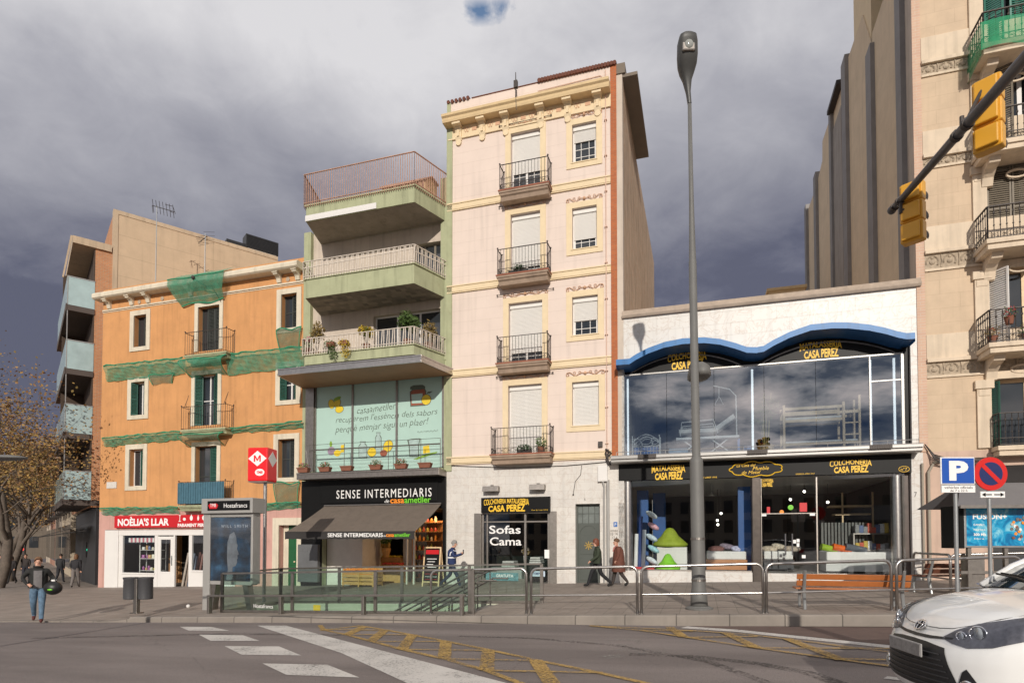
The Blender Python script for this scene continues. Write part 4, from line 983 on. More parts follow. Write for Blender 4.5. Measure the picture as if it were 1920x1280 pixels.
 r.tube((xr0, -.62, zr1), (xr1, -.62, zr1), .028, None, 8)
 for u in (0, .28, .62, .86, 1): r.tube((xr0+(xr1-xr0)*u, -.62, zt), (xr0+(xr1-xr0)*u, -.62, zr1+.22), .014, None, 6)
 for k in range(1, 7): r.tube((xr0, -.62, zt+(zr1-zt)*k/6.5), (xr1, -.62, zt+(zr1-zt)*k/6.5), .004, None, 4)
 r.tube((xr0-.2, -.62, zr1+.22), (xr1, -.62, zr1+.22), .008, None, 4); r.tube((xr0-.35, -.4, zr1+.05), (xr0+.0, -.62, zt), .012, None, 4)
 r.build('wire_railing', M['steeld'], lo)
 # black shop fascia
 f = MB(); zf0, zf1 = shop[3], zb-.003
 xa2 = fs(568, 950); f.box(xa2, s1, -.12, -.003, zf0, zf1); f.box(xa2, shop[0], -.12, -.003, zg-.3, zf0); f.box(shop[1], s1, -.12, -.003, zg-.3, zf0)
 f.box(fs(605, 950), fs(823, 950), -.16, -.12, fz(714, 942), fz(714, 906)); fo = f.build('shop_fascia', M['black'], ro, bevel=.008)
 T = lambda px, py=930: fs(px, py, .16)
 za, zb_ = fz(720, 932.5, .16), fz(720, 916.5, .16)
 text('SENSE INTERMEDIARIS', T(631.5), T(809.5), za, zb_, -.165, M['letw'], 'lettering', fo, depth=.02, bold=.0, spacing=1.25)
 zc0 = fz(765, 942.5, .16); text('de', T(721.5), T(730), zc0+.03, zc0+.17, -.165, M['letw'], 'lettering', fo, depth=.01, shear=.3)
 text('casa', T(732), T(758), zc0, zc0+.17, -.165, M['leto'], 'lettering', fo, depth=.01, bold=.02); text('ametller', T(758.5), T(808), zc0+.0, zc0+.25, -.165, M['letg'], 'lettering', fo, depth=.01, bold=.02)
 # awning
 a = MB(); xt0, xt1 = -11.6, -6.2; za1 = fz(719, 946, .17); xb0, xb1 = -11.74, -6.2; pz = fz(656, 996.5, 2.5)
 a.k = 0
 def P(u, v):
  return (xt0+(xt1-xt0)*u+(xb0-xt0)*v*(1-u), -.17-2.35*v, za1+(pz-za1)*v-.05*math.sin(math.pi*v)-.01*math.sin(u*50))
 a.grid(P, 24, 6)
 a.k = 1; a.box(xb0, xb1, -2.56, -2.50, pz-.03, pz+.02)
 def V(u, v): return (xb0+(xb1-xb0)*u, -2.55-.015*math.sin(u*30)*v, pz-.03-.25*v+.018*abs(math.sin(u*16*math.pi))*v)
 a.grid(V, 96, 2)
 ao = a.build('awning', [M['awn'], M['awnd']], ro)
 f = MB(); f.tube((xt0, -.2, za1), (xt1, -.2, za1), .05, None, 8)
 for x in (xt0+.3, xt1-.3): f.path([(x, -.15, za1-.35), (x+.1, -1.4, za1-.75), (x, -2.5, pz)], .022, 6)
 f.build('awning_arms', M['steeld'], ao)
 TA = lambda px: fs(px, 1002, 2.57)
 zv0 = fz(656, 1008.0, 2.57)
 text('SENSE INTERMEDIARIS', TA(614.5), TA(718), zv0+.035, zv0+.185, -2.575, M['letw'], 'lettering', ao, depth=.004, bold=.02)
 text('de', TA(719), TA(723.5), zv0+.05, zv0+.11, -2.575, M['letw'], 'lettering', ao, depth=.004)
 text('casa', TA(724), TA(739), zv0+.04, zv0+.14, -2.575, M['leto'], 'lettering', ao, depth=.004, bold=.02); text('ametller', TA(739.5), TA(769), zv0+.04, zv0+.18, -2.575, M['letg'], 'lettering', ao, depth=.004, bold=.02)
 # shop interior: white walls, dark doorway, warm shelving
 i = MB(); g = zp(s0, 0)-.2; X = lambda px: fs(px, 1040, 0)
 i.k = 0; i.box(X(604), X(669), .35, .42, g, shop[3]); i.box(X(709), X(756), 2.2, 2.3, g, shop[3]); i.box(X(669), X(671), .35, 2.3, g, shop[3])
 i.k = 1; zc = shop[3]
 i.face([(shop[0], .3, zc), (shop[0], 7, zc), (shop[1], 7, zc), (shop[1], .3, zc)]); i.face([(shop[0], 7, g), (shop[1], 7, g), (shop[1], 7, zc), (shop[0], 7, zc)])
 i.face([(shop[1], .3, g), (shop[1], 7, g), (shop[1], 7, zc), (shop[1], .3, zc)]); i.face([(shop[0], .3, g), (shop[0], .3, zc), (shop[0], 7, zc), (shop[0], 7, g)]); i.face([(shop[0], .0, g+.03), (shop[1], .0, g+.03), (shop[1], 7, g+.03), (shop[0], 7, g+.03)])
 i.k = 0; i.box(X(770), X(772.5), .2, .3, g, zc); i.box(X(757), X(759), .2, .3, g, zc)
 i.build('shop_room', [mat('shop_white_wall', (.74, .70, .64), .8), M['roomd']], ro)
 # lamps burn in the back of the shop
 L_ = bpy.data.lights.new('shop_lamp_light', 'AREA'); L_.energy = 45; L_.size = 1.2; L_.color = (1, .62, .3); lo_ = bpy.data.objects.new('shop_lamp_light', L_); col.objects.link(lo_)
 xx, yy = l2w(X(790), -1.6); lo_.location = (xx, yy, zc-.15);
 return ro, s0, s1, zg, ledge_z(zt), specs
def ledge_z(z): return z
GH, GS0, GS1, GZG, LEDGE, GSPEC = green_house()
# ------------------------------------------------------------------ 3. tall pink house
pinkw = tiles('pink_rusticated_plaster', (.715, .60, .525), (.70, .59, .515), (.62, .51, .44), 60, .46, .006, .8, bump=.35, var=.05)
def pink_house():
 s0, s1 = GS1, fs(1145.5, 480); sb = fs(1157, 440); se = fs(1168, 440); zg = zp(s0, 0)-.1
 ro = fempty('apartment_tower', s0, 0, zg, 'tall narrow pink five storey house with cream trim and small iron balconies', 'house')
 zc = fz(990, 183, .4)                      # cornice top
 ztop = fz(1000, 158)                       # parapet
 zm = fz(990, 868)                          # marble/plaster line
 A_ = [(958,1013,246,340), (957.5,1013,399,495), (954,1017,566,660), (953,1016,721,840)]
 B_ = [(1073,1118,231,302), (1073,1119,388,465), (1073,1121,555,627), (1073,1123,715,797)]
 tA = [fz(980, y, .55) for y in (350, 510, 677, 849.5)]
 hol = []
 for q, zt in zip(A_, tA): x0, x1, z0, z1 = r4(*q); hol.append((x0, x1, zt, z1))
 hb = [r4(*q) for q in B_]
 m = MB(); m.k = 0; wall(m, s0, s1, zm, ztop, [h+(.28,) for h in hol+hb])
 shop = (fs(901, 1030), fs(1031, 1030), zg-.5, fz(966, 962)); door = (fs(1079, 1030), fs(1125, 1030), zg-.5, fz(1100, 944))
 m.k = 1; wall(m, s0, se, zg-.5, zm, [shop+(.35,), door+(.3,)])
 m.k = 2; m.box(s1, sb, -.01, .3, zm, fz(1152, 121)+.0)
 m.k = 3; m.box(sb, se, -.0, .3, zm, fz(1163, 140))
 m.box(s1, s1+.05, 0, .28, zm, ztop)
 m.k = 4
 yb = 16; zr_ = fz(1163, 140)-.05
 m.face([(se, .3, zm-4), (se, yb, zm-4), (se, yb, zr_), (se, .3, zr_)]); m.face([(s0, 0, zm-4), (s0, 0, ztop), (s0, yb, ztop), (s0, yb, zm-4)]); m.face([(s0, 0, ztop), (s1, 0, ztop), (s1, yb, ztop-.4), (s0, yb, ztop-.4)]); m.face([(s0, yb, zg), (s0, yb, ztop-.4), (se, yb, ztop-.4), (se, yb, zg)]); m.face([(s1, .3, zr_), (se, .3, zr_), (se, yb, zr_), (s1, yb, zr_)])
 side = mat('weathered_party_wall', (.52, .385, .27), .9, var=.2, vs=1.3, streak=.5, bump=.8, bs=5, dirt=.75, dirtc=(.42, .16, .06))
 m.build('wall', [pinkw, M['marble'], M['redbrick'], M['beige'], side], ro)
 r = MB(); x = fs(1206, 280); r.box(se-.1, se+.55, .1, 5.2, zr_, zr_+.12); r.box(se-.25, se+.1, .02, 5.2, zr_+.12, zr_+.5); r.build('roof_slab', mat('roof_slab_concrete', (.20, .165, .13), .9), ro)
 # green edge strip, belonging to this wall
 g = MB(); g.box(s0-.02, s0+.22, -.05, .0, zm-.2, fz(842, 236)); g.box(s0-.02, s0+.14, -.03, .0, fz(842, 236), ztop); g.build('edge_strip', M['green'], ro)
 # cornice
 c = MB(); xa, xb = s0-.05, s1+.02
 c.prism([(-.42, zc-.27), (-.45, zc-.20), (-.47, zc-.13), (-.54, zc-.08), (-.56, zc), (-.0, zc+.05), (0, zc-.27)], xa, xb, 'x')
 c.build('cornice', M['cornice'], ro)
 b = MB(); zf0 = fz(990, 232); zf1 = zf0+.44
 b.k = 0; b.box(xa+.1, xb, -.035, .0, zf0, zc-.27); b.box(xa+.1, xb, -.07, .0, zf0-.05, zf0)
 cor = [fs(p, 215) for p in (861, 905, 949, 1014.5, 1065, 1121)]
 for s in cor:
  b.prism([(0, zf0-.12), (-.05, zf0-.12), (-.10, zf0+.0), (-.09, zf0+.20), (-.18, zf0+.34), (-.20, zf1-.10), (-.30, zf1+.05), (-.36, zc-.30), (0, zc-.30)], s-.13, s+.13, 'x')
  b.box(s-.17, s+.17, -.38, .0, zc-.36, zc-.27)
  b.tube((s, .0, zf0-.20), (s, -.07, zf0-.20), .12, None, 12)
  b.box(s-.05, s+.05, -.14, -.0, zf0+.02, zf0+.3)
 b.k = 1
 for p, q in zip(cor, cor[1:]):
  n = max(1, round((q-p-.4)/.34)); w = (q-p-.36)/n
  for i in range(n):
   cx = p+.18+w*(i+.5); cz = zf0+.24
   if n > 1 and i == n//2: b.box(cx-.10, cx+.10, -.05, -.03, cz-.06, cz+.07); continue
   for sg in (-1, 1):
    b.path([(cx+sg*(.055+.055*math.cos(t)*(1-t/9)), -.045, cz+.10*math.sin(t)*(1-t/9)*1.6) for t in [k*.7 for k in range(9)]], .012, 4)
 b.build('frieze', [M['yellow'], M['rope']], ro)
 # string courses
 for (ya, yb_) in ((390.6, 337), (545, 503), (703.5, 673), (866, 849)):
  z = (fz(846, ya)+fz(1140, yb_))/2
  k = MB(); k.box(s0+.0, s1+.0, -.05, .0, z-.10, z+.10); k.box(s0, s1+.0, -.08, .0, z+.10, z+.15); k.box(s0, s1, -.065, -.0, z-.16, z-.12); k.build('string_course', M['yellow'], ro, bevel=.008)
 for (x0, x1, z0, z1) in hol+hb:
  sr = MB(); surround(sr, x0, x1, z0, z1, .225, .035, bottom=(x0, x1, z0, z1) in hb)
  if (x0, x1, z0, z1) in hb: sr.box(x0-.05, x1+.05, -.06, 0, z0-.04, z0)
  so_ = sr.build('window_surround', M['yellow'], ro, bevel=.006); sc = MB()
  cx = (x0+x1)/2; w = (x1-x0)/2+.18; zo = z1+.30
  sc.ball((cx, -.05, zo+.02), .06, 6, 4)
  for sg in (-1, 1):
   pts = []
   for i in range(26):
    u = i/25; a = u*w; pts.append((cx+sg*a, -.045, zo+.06*math.sin(u*9)*(.4+u)))
   for t in range(9): aa = t*.75; pts.append((cx+sg*(w-.03+.09*math.sin(aa)*(1-t/10)), -.045, zo+.02+.09*math.cos(aa)*(1-t/10)-.03))
   sc.path(pts, .014, 4)
   for u in (.3, .6): sc.path([(cx+sg*(w*u+.05*math.cos(t)), -.045, zo+.05+.05*math.sin(t)) for t in [q*.9 for q in range(7)]], .011, 4)
  sc.build('scroll_ornament', M['rope'], so_)
 bl = (.58, .80, .84, .93)
 for (x0, x1, z0, z1), q in zip(hol, (.62, .80, .78, 1.0)): window(ro, x0, x1, z0, z1, .20, M['white'], nx=2, bars=(4, 6), blind=q if q < 1 else .98)
 for (x0, x1, z0, z1), q in zip(hb, (.42, .74, .60, .99)): window(ro, x0, x1, z0, z1, .18, M['white'], nx=1, bars=(3, 5), fw=.09, blind=q)
 slab = mat('balcony_stone', (.36, .265, .195), .8, var=.2, vs=3, streak=.2)
 for i, (px0, px1, y0, y1) in enumerate(((935, 1029, 350, 371), (931, 1028, 510, 531), (930, 1028, 677, 697), (919, 1033, 850, 864))):
  x0, x1, z0, z1 = r4(px0, px1, y0, y1, .55)
  bo = balcony(ro, x0, x1, tA[i], .36, .58, slab, 1.0, scroll=.24, gap=.125)
  e = MB(); e.box(x0-.02, x1+.02, -.60, .0, tA[i]-.03, tA[i]+.012); e.build('tile_edge', M['redbrick'] if False else mat('red_floor_tile', (.33, .11, .06), .7, var=.2), bo)
 # rods above the balcony doors
 for (x0, x1, z0, z1) in hol: d = MB(); d.tube((x0-.45, -.08, z1+.36), (x1+.45, -.08, z1+.36), .012, None, 5); d.ball((x0-.45, -.08, z1+.36), .035, 6, 4); d.ball((x1+.45, -.08, z1+.36), .035, 6, 4); d.build('awning_rod', M['iron'], ro)
 # drain pipe and cables
 p = MB(); xp = fs(1137, 500); p.path([(xp, -.06, ztop-.15), (xp, -.06, zm+.2)], .018, 6)
 for y in range(10): z = zm+.6+y*1.35; p.box(xp-.05, xp+.05, -.09, 0, z, z+.03)
 p.path([(fs(1009, 160), -.03, ztop-.35+.0), (xp-.2, -.03, ztop-.30), (xp, -.05, ztop-.5)], .014, 5); p.build('wall_pipe', mat('pink_painted_pipe', (.62, .42, .32), .5), ro)
 t = MB(); n = 26; xa = fs(1009, 150)                      # tile edge on the parapet
 for i in range(n): u = xa+(sb-xa)*i/n; t.tube((u+.06, -.10, ztop+.045), (u+.06, .4, ztop+.10), .075, None, 7)
 for i in range(6): u = s0+.05+i*.17; t.tube((u, -.08, ztop+.03), (u, .4, ztop+.08), .07, None, 7)
 t.box(s0+1.05, xa, -.03, .3, ztop, ztop+.03); t.build('parapet_tiles', mat('dark_roof_tile', (.15, .055, .035), .85, var=.3, vs=8), ro)
 q = MB(); sx = fs(975, 190); q.tube((sx, -.55, zc+.0), (sx, -.58, zc+.95), .03, .015, 6); q.box(sx-.07, sx+.07, -.63, -.50, zc+.35, zc+.62); q.tube((sx, -.5, zc-.45), (sx, -.56, zc), .012, None, 5)
 q.build('cable_bracket', M['iron'], ro)
 # --- ground floor shop
 f = MB(); y = .05; X = lambda px: fs(px, 1030); zt, gz = shop[3], zp(s0+2, 0)-.1
 f.box(X(889.6), X(902), -.05, .06, gz, fz(895, 962)); f.box(X(1031), X(1044), -.05, .06, gz, fz(1038, 958))
 f.box(X(902), X(906), y, y+.1, gz, zt); f.box(X(911), X(914), y, y+.1, gz, zt); f.box(X(982), X(986), y, y+.1, gz, zt); f.box(X(1026), X(1031), y, y+.1, gz, zt)
 f.box(X(906), X(1026), y+.005, y+.095, fz(966, 979), fz(966, 976)); f.box(X(906), X(982), y+.005, y+.095, gz, fz(940, 1084))
 fo = f.build('shop_front', M['steeld'], ro, bevel=.008)
 g = MB(); g.box(X(906), X(1026), y+.045, y+.055, gz, zt); go = g.build('shop_glass', M['clear'], fo)
 yl = y-.006
 for t_, a, b, ya, yb_ in (('Sofas', 916, 975, 1000, 984.5), ('Cama', 917, 976.5, 1022, 1006.5)):
  text(t_, fs(a, 1000), fs(b, 1000), fz(946, ya), fz(946, yb_), yl+.045, M['letw'], 'window_lettering', fo, depth=.003, bold=.012)
 s = MB(); xs0, xs1, zs0, zs1 = fs(902, 948, .14), fs(1031, 948, .14), fz(966, 960.5, .14), fz(966, 931.5, .14); s.box(xs0, xs1, -.14, -.003, zs0, zs1); sg = s.build('shop_sign', M['black'], ro, bevel=.008)
 casa(sg, xs0+.12, xs0+.12+(xs1-xs0)*.66, zs0+.05, zs1-.04, -.141, 'COLCHONERIA MATALASSERIA')
 text('Des de l\'any 1910', xs0+(xs1-xs0)*.74, xs1-.08, zs0+.06, zs0+.11, -.141, M['lety'], 'lettering', sg, depth=.004)
 i = MB(); zc_ = zt; a, b = X(902), X(1031); gg = gz+.08
 i.k = 1; i.face([(a, .36, zc_), (a, 6, zc_), (b, 6, zc_), (b, .36, zc_)]); i.face([(a, 6, gg), (b, 6, gg), (b, 6, zc_), (a, 6, zc_)]); i.face([(a, .2, gg), (a, .2, zc_), (a, 6, zc_), (a, 6, gg)]); i.face([(b, .2, gg), (b, 6, gg), (b, 6, zc_), (b, .2, zc_)]); i.face([(a, .1, gg), (b, .1, gg), (b, 6, gg), (a, 6, gg)])
 i.build('shop_room', [M['roomw'], M['roomd']], ro)
 # house door
 d = MB(); x0, x1 = door[0], door[1]; zd = zp(x0, 0)-.05; zt = door[3]; zl = fz(1100, 980)
 d.box(x0, x0+.06, .2, .28, zd, zt); d.box(x1-.06, x1, .2, .28, zd, zt); d.box(x0+.06, x1-.06, .2, .28, zt-.06, zt); d.box(x0+.06, x1-.06, .22, .27, zd, zl)
 for k_ in range(1, 4): u = x0+(x1-x0)*k_/4; d.box(u-.012, u+.012, .225, .262, zl, zt-.06)
 zq = (zl+zt)/2; d.box(x0+.06, x1-.06, .228, .26, zq-.012, zq+.012)
 cx = (x0+x1)/2; d.path([(cx+.33*math.cos(t), .215, zl-.42+.33*math.sin(t)) for t in [k_*math.pi/10 for k_ in range(11)]], .012, 5)
 d.box(x0+.14, x1-.14, .205, .222, zd+.15, zd+1.0); d.box(x0+.14, x1-.14, .205, .222, zd+1.12, zl-.45)
 do = d.build('door', mat('dark_green_grey_door', (.075, .085, .075), .45, var=.1), ro, bevel=.006)
 g = MB(); g.box(x0+.06, x1-.06, .24, .25, zl, zt-.06); g.build('transom_pane', mat('transom_glass', (.18, .20, .19), .1, var=.3, vs=3), do)
 o = MB();
 for t in range(4): a_ = t*math.pi/4; o.bar((cx-.16*math.cos(a_), .20, zd+1.45-.16*math.sin(a_)), (cx+.16*math.cos(a_), .20, zd+1.45+.16*math.sin(a_)), .035, .02, up=(0,1,0))
 o.build('brass_ornament', mat('brass', (.55, .38, .12), .35, .8), do)
 # number, hours, plates
 text('5', fs(1095, 936), fs(1098, 936), fz(1097, 938), fz(1097, 934), -.004, M['iron'], 'house_number', ro, depth=.003)
 return ro, s0, s1, se, zg, shop, door, hol, tA, zm
def casa(parent, x0, x1, z0, z1, y, top='MATALASSERIA', m=None, arch=.0):
 """two line shop lettering, small arched upper word above the big name"""
 m = m or M['lety']; h = z1-z0; w = x1-x0
 def w1(u, v, px, pz): k = (u-.5)*2; return px, pz-(k*k)*h*.16+(h*.12 if v > .5 else 0)*(k*k)
 def w2(u, v, px, pz): k = (u-.5)*2; return px, pz+(h*.06*(k) if v > .5 else 0)-abs(k)*h*.02
 text(top, x0, x1, z0+h*.62, z0+h*.98, y, m, 'lettering', parent, depth=.006, bold=.022, warp=w1)
 text('CASA PEREZ', x0+w*.10, x0+w*.92, z0, z0+h*.52, y, m, 'lettering', parent, depth=.006, bold=.034, warp=w2)
PH, PS0, PS1, PSE, PZG, PSHOP, PDOOR, PHOL, PTA, PZM = pink_house()
# ------------------------------------------------------------------ 4. marble furniture shop with the wavy blue canopy
CS0, CS1 = fs(1145, 720), fs(1728, 720)
def casa_perez():
 s0, s1 = PSE, CS1; zg = zp(s0, 0)-.1
 ro = fempty('furniture_shop', s0, 0, zg, 'low white marble clad furniture shop with a wavy blue canopy over a long glass front', 'shop')
 ztop = fz(1433, 569)
 W_ = [(1155,674),(1180,672),(1192,664),(1215,652),(1245,641),(1280,634),(1320,632),(1350,635),(1380,643),(1400,650),(1418,650.5),(1432,648),(1450,637),(1480,622),(1520,608),(1560,604),(1590,604),(1630,608),(1660,614),(1684,621),(1700,624),(1716,623)]
 wp = [fac(px, py, .6) for px, py in W_]
 zlg = fz(1430, 683); xg0, xg1 = fs(1168, 760), fs(1708, 760)
 zled = fz(1430, 838, .0); zl0, zl1 = fz(1437, 859, .55), fz(1437, 842, .55)
 zs0, zs1 = fz(1437, 893), fz(1437, 856)
 m = MB(); m.k = 0
 # marble above the wave
 q = [(s0, wp[0][1])]+[p for p in wp if s0 < p[0] < s1]+[(s1, wp[-1][1])]
 for a, b in zip(q, q[1:]): m.face([(a[0], 0, a[1]-.08), (b[0], 0, b[1]-.08), (b[0], 0, ztop), (a[0], 0, ztop)])
 xl, xr = fs(1166, 760), fs(1709, 760)
 m.box(s0, xl, -.0, .5, zl1, wp[0][1]-.08); m.box(xr, s1, .0, .5, zl1, wp[-1][1]-.08)
 xbl, xbr = fs(1160, 960), fs(1710, 960); zgr = zp(s1, 0)
 m.box(s0, xbl, .0, .5, zg-.6, zl1-.05); m.box(xbr, s1, 0, .5, zg-.6, zl1-.05)
 zb0 = fz(1437, 1073); m.box(xbl, fs(1411, 1080), .02, .3, zg-.6, zb0); m.box(fs(1428, 1080), xbr, .02, .3, zg-.6, zb0-.02)
 m.k = 1; m.prism([(-.10, ztop), (-.14, ztop+.07), (-.14, ztop+.13), (-.08, ztop+.16), (-.08, ztop+.26), (.3, ztop+.30), (.3, ztop)], s0-.04, s1+.02, 'x')
 m.k = 2; m.face([(s0, .3, ztop+.1), (s1, .3, ztop+.1), (s1, 14, ztop+.1), (s0, 14, ztop+.1)]); m.face([(s0, 14, zg), (s0, 14, ztop), (s1, 14, ztop), (s1, 14, zg)]); m.face([(s0, .5, zg), (s0, .5, ztop), (s0, 14, ztop), (s0, 14, zg)]); m.face([(s1, .5, zg), (s1, 14, zg), (s1, 14, ztop), (s1, .5, ztop)])
 m.face([(s0, .02, wp[0][1]-.1), (s0, .3, wp[0][1]-.1), (s0, .3, ztop+.1), (s0, .02, ztop)])
 m.build('wall', [M['marble2'], mat('cornice_stone', (.42, .34, .27), .8, var=.2, vs=4), M['beige']], ro)
 c = MB()
 for i, (a, b) in enumerate(zip(wp, wp[1:])):
  P = [(a[0], -.60, a[1]), (b[0], -.60, b[1]), (b[0], -.60, b[1]-.20), (a[0], -.60, a[1]-.20)]
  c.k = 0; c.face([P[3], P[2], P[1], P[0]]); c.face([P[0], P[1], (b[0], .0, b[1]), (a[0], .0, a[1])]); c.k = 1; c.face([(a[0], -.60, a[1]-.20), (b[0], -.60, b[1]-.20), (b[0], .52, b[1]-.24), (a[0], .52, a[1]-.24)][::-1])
 for a, sg in ((wp[0], 1), (wp[-1], -1)): c.k = 0; c.face([(a[0], -.6, a[1]), (a[0], -.6, a[1]-.28), (a[0], .0, a[1]-.28), (a[0], 0, a[1])])
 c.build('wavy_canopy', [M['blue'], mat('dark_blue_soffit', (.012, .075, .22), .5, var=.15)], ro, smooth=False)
 for k in range(14):
  pass
 # lunettes
 l = MB(); l.k = 0; yy = .30
 for a, b in zip(wp, wp[1:]):
  if b[0] < xl or a[0] > xr: continue
  aa, bb = max(a[0], xl), min(b[0], xr); l.face([(aa, yy, zlg), (bb, yy, zlg), (bb, yy, b[1]-.2), (aa, yy, a[1]-.2)])
 lo = l.build('lunette_panel', M['black'], ro)
 for pts, tp, xa, xb, za, zb in (((1175,1395), 'COLCHONERIA', 1252, 1325, 692, 664), ((1425,1690), 'MATALASSERIA', 1500, 1579, 671, 643)):
  a, b = fs(xa, 680, -.28), fs(xb, 665, -.28); casa(lo, a, b, fz((xa+xb)/2, za-1, -.28), fz((xa+xb)/2, zb-4, -.28), yy-.004, tp)
  g = MB(); w0, w1 = fs(pts[0], 690), fs(pts[1], 690); zc = zlg+.06; n = 24
  def zarc(u): return zlg+.02+.62*math.sin(math.pi*u)**.8
  for i in range(n): u, v = i/n, (i+1)/n; g.face([(w0+(w1-w0)*u, yy-.01, zarc(u)-.0), (w0+(w1-w0)*v, yy-.01, zarc(v)), (w0+(w1-w0)*v, yy-.01, zarc(v)+.05), (w0+(w1-w0)*u, yy-.01, zarc(u)+.05)])
  g.build('arc_trim', M['steeld'], lo)
 text('DES DE L\'ANY 1910', fs(1340, 688), fs(1383, 688), zlg+.03, zlg+.12, yy-.005, M['lety'], 'lettering', lo, depth=.004)
 text('DESDE EL AÑO 1910', fs(1440, 680), fs(1490, 680), zlg+.03, zlg+.12, yy-.005, M['lety'], 'lettering', lo, depth=.004)
 # upper glass front
 g = MB(); yg = .10
 xs_ = [fs(p, 760, -yg) for p in (1168, 1250, 1339, 1433, 1530, 1630, 1692)]
 fo = MB(); fo.box(xg0-.1, fs(1692, 700)+.05, yg-.04, yg+.05, zlg-.0, zlg+.045); fo.box(xg0-.04, xg0, yg-.05, yg+.1, zl1, zlg); fo.box(fs(1692, 760), fs(1697, 760), yg-.05, yg+.1, zl1, zlg)
 sx = fs(1633, 760); fo.box(sx-.018, sx+.018, yg-.03, yg+.03, zl1, zlg); fo.box(sx, fs(1692, 760), yg-.02, yg+.02, fz(1660, 712)-.02, fz(1660, 712)+.02)
 fro = fo.build('upper_window', M['alu'], ro)
 for a, b in zip(xs_, xs_[1:]): g = MB(); g.box(a+.006, b-.006, yg, yg+.012, zl1+.0, zlg); g.build('pane', M['mirror'], fro)
 rv = MB(); rv.box(fs(1697, 760)+.002, xr, yg+.06, yg+.5, zl1, zlg+.5); rv.build('dark_reveal', M['black'], ro)
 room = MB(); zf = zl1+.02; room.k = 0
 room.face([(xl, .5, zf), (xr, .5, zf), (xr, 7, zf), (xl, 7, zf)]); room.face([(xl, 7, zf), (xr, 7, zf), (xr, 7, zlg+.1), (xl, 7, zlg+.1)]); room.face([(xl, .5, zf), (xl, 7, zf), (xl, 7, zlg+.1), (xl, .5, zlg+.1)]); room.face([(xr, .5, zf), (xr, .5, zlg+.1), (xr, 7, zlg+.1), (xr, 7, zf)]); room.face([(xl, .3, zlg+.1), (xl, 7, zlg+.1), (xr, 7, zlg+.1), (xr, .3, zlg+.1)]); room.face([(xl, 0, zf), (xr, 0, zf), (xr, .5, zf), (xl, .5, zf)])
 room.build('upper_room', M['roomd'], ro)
 # lit tubes at the window posts
 tb = mat('lit_tube', (.95, .98, 1), .3, var=0, emit=1.1)
 for px in (1177, 1411, 1633, 1678):
  t = MB(); x = fs(px, 760, -.2); t.tube((x, .24, zl1+.1), (x, .24, zlg-.08), .038, None, 10); t.build('tube_lamp', tb, ro, smooth=True)
 # projecting ledge
 l = MB(); a, b = fs(1145, 860, .55), fs(1731, 840, .55)
 l.prism([(-.55, zl1), (-.58, zl1-.03), (-.58, zl1-.12), (-.50, zl1-.14), (-.50, zl1-.22), (-.44, zl1-.26), (.1, zl1-.26), (.1, zl1)], a, b, 'x')
 le = l.build('projecting_ledge', M['alu'], ro)
 rl = MB(); rl.tube((a+.2, -.5, zl1+.12), (b-.1, -.5, zl1+.12), .012, None, 6)
 for i in range(12): x = a+.2+(b-a-.3)*i/11; rl.tube((x, -.5, zl1), (x, -.5, zl1+.12), .008, None, 5)
 rl.build('low_rail', M['alu'], le)
 for px in (1213, 1420, 1652):
  v = MB(); x = fs(px, 850, .58); w = .30
  for i in range(9): v.box(x-w+i*w/4.5, x-w+i*w/4.5+.035, -.60, -.585, zl1-.13, zl1-.01)
  v.box(x-w-.02, x+w+.02, -.588, -.582, zl1-.14, zl1); v.build('vent_grille', M['iron'], le)
 # sign band
 s = MB(); ya = -.02; sa_, sb_ = fs(1160, 890, .02), fs(1709, 866, .02); s.box(sa_, sb_, ya, .3, zs0, zl1-.262); sgo = s.build('sign_band', M['black'], ro)
 hz = lambda px, py: fz(px, py, .03)
 for tp, xa, xb, yb_, yt in (('MATALASSERIA', 1222, 1285, 898.5, 871), ('COLCHONERIA', 1556, 1635, 885.5, 861)):
  casa(sgo, fs(xa, 885, .03), fs(xb, 885, .03), hz((xa+xb)/2, yb_), hz((xa+xb)/2, yt), ya-.004, tp)
 text('DES DE L\'ANY 1910', fs(1306, 895), fs(1344, 895), hz(1325, 896.3), hz(1325, 893), ya-.004, M['lety'], 'lettering', sgo, depth=.004, bold=.01)
 text('DESDE EL AÑO 1910', fs(1492, 889), fs(1527, 889), hz(1510, 889), hz(1510, 886), ya-.004, M['lety'], 'lettering', sgo, depth=.004, bold=.01)
 cl = MB(); n = 60; ccx, ccz = fac(1417, 879, .03); rx, rz = .80, .20       # cloud outline with script lettering
 cl.path([(ccx+math.cos(t)*(rx+.06*abs(math.sin(4.5*t))), ya-.015, ccz+math.sin(t)*(rz+.07*abs(math.sin(4.5*t)))) for t in [2*math.pi*i/n for i in range(n+1)]], .016, 5)
 cl.build('cloud_outline', M['lety'], sgo)
 for t_, za, zb, u0, u1 in (('La Casa del', .09, .20, -.62, -.0), ('Mueble', -.03, .09, -.1, .42), ('de Metal', -.16, -.05, -.45, .15)):
  text(t_, ccx+u0, ccx+u1, ccz+za, ccz+zb, ya-.006, M['lety'], 'lettering', sgo, depth=.006, shear=.3)
 x = fs(1691, 878, .03); z = hz(1695, 879); cl = MB(); cl.path([(x+.06+.15*math.cos(t), ya-.01, z+.09*math.sin(t)) for t in [2*math.pi*i/20 for i in range(21)]], .010, 5); cl.build('number_ring', M['lety'], sgo)
 text('nº7', x-.03, x+.15, z-.045, z+.045, ya-.006, M['lety'], 'lettering', sgo, depth=.006)
 # ground glass and columns
 g = MB(); zt = zs0; X = lambda px, y=0: fs(px, 980, -y)
 cuts = [1165, 1245, 1328, 1411];
 panes = [(X(a)+.006, X(b)-.006, zb0) for a, b in zip(cuts, cuts[1:])]+[(X(1533)+.006, X(1700), zb0-.05)]
 go = MB()
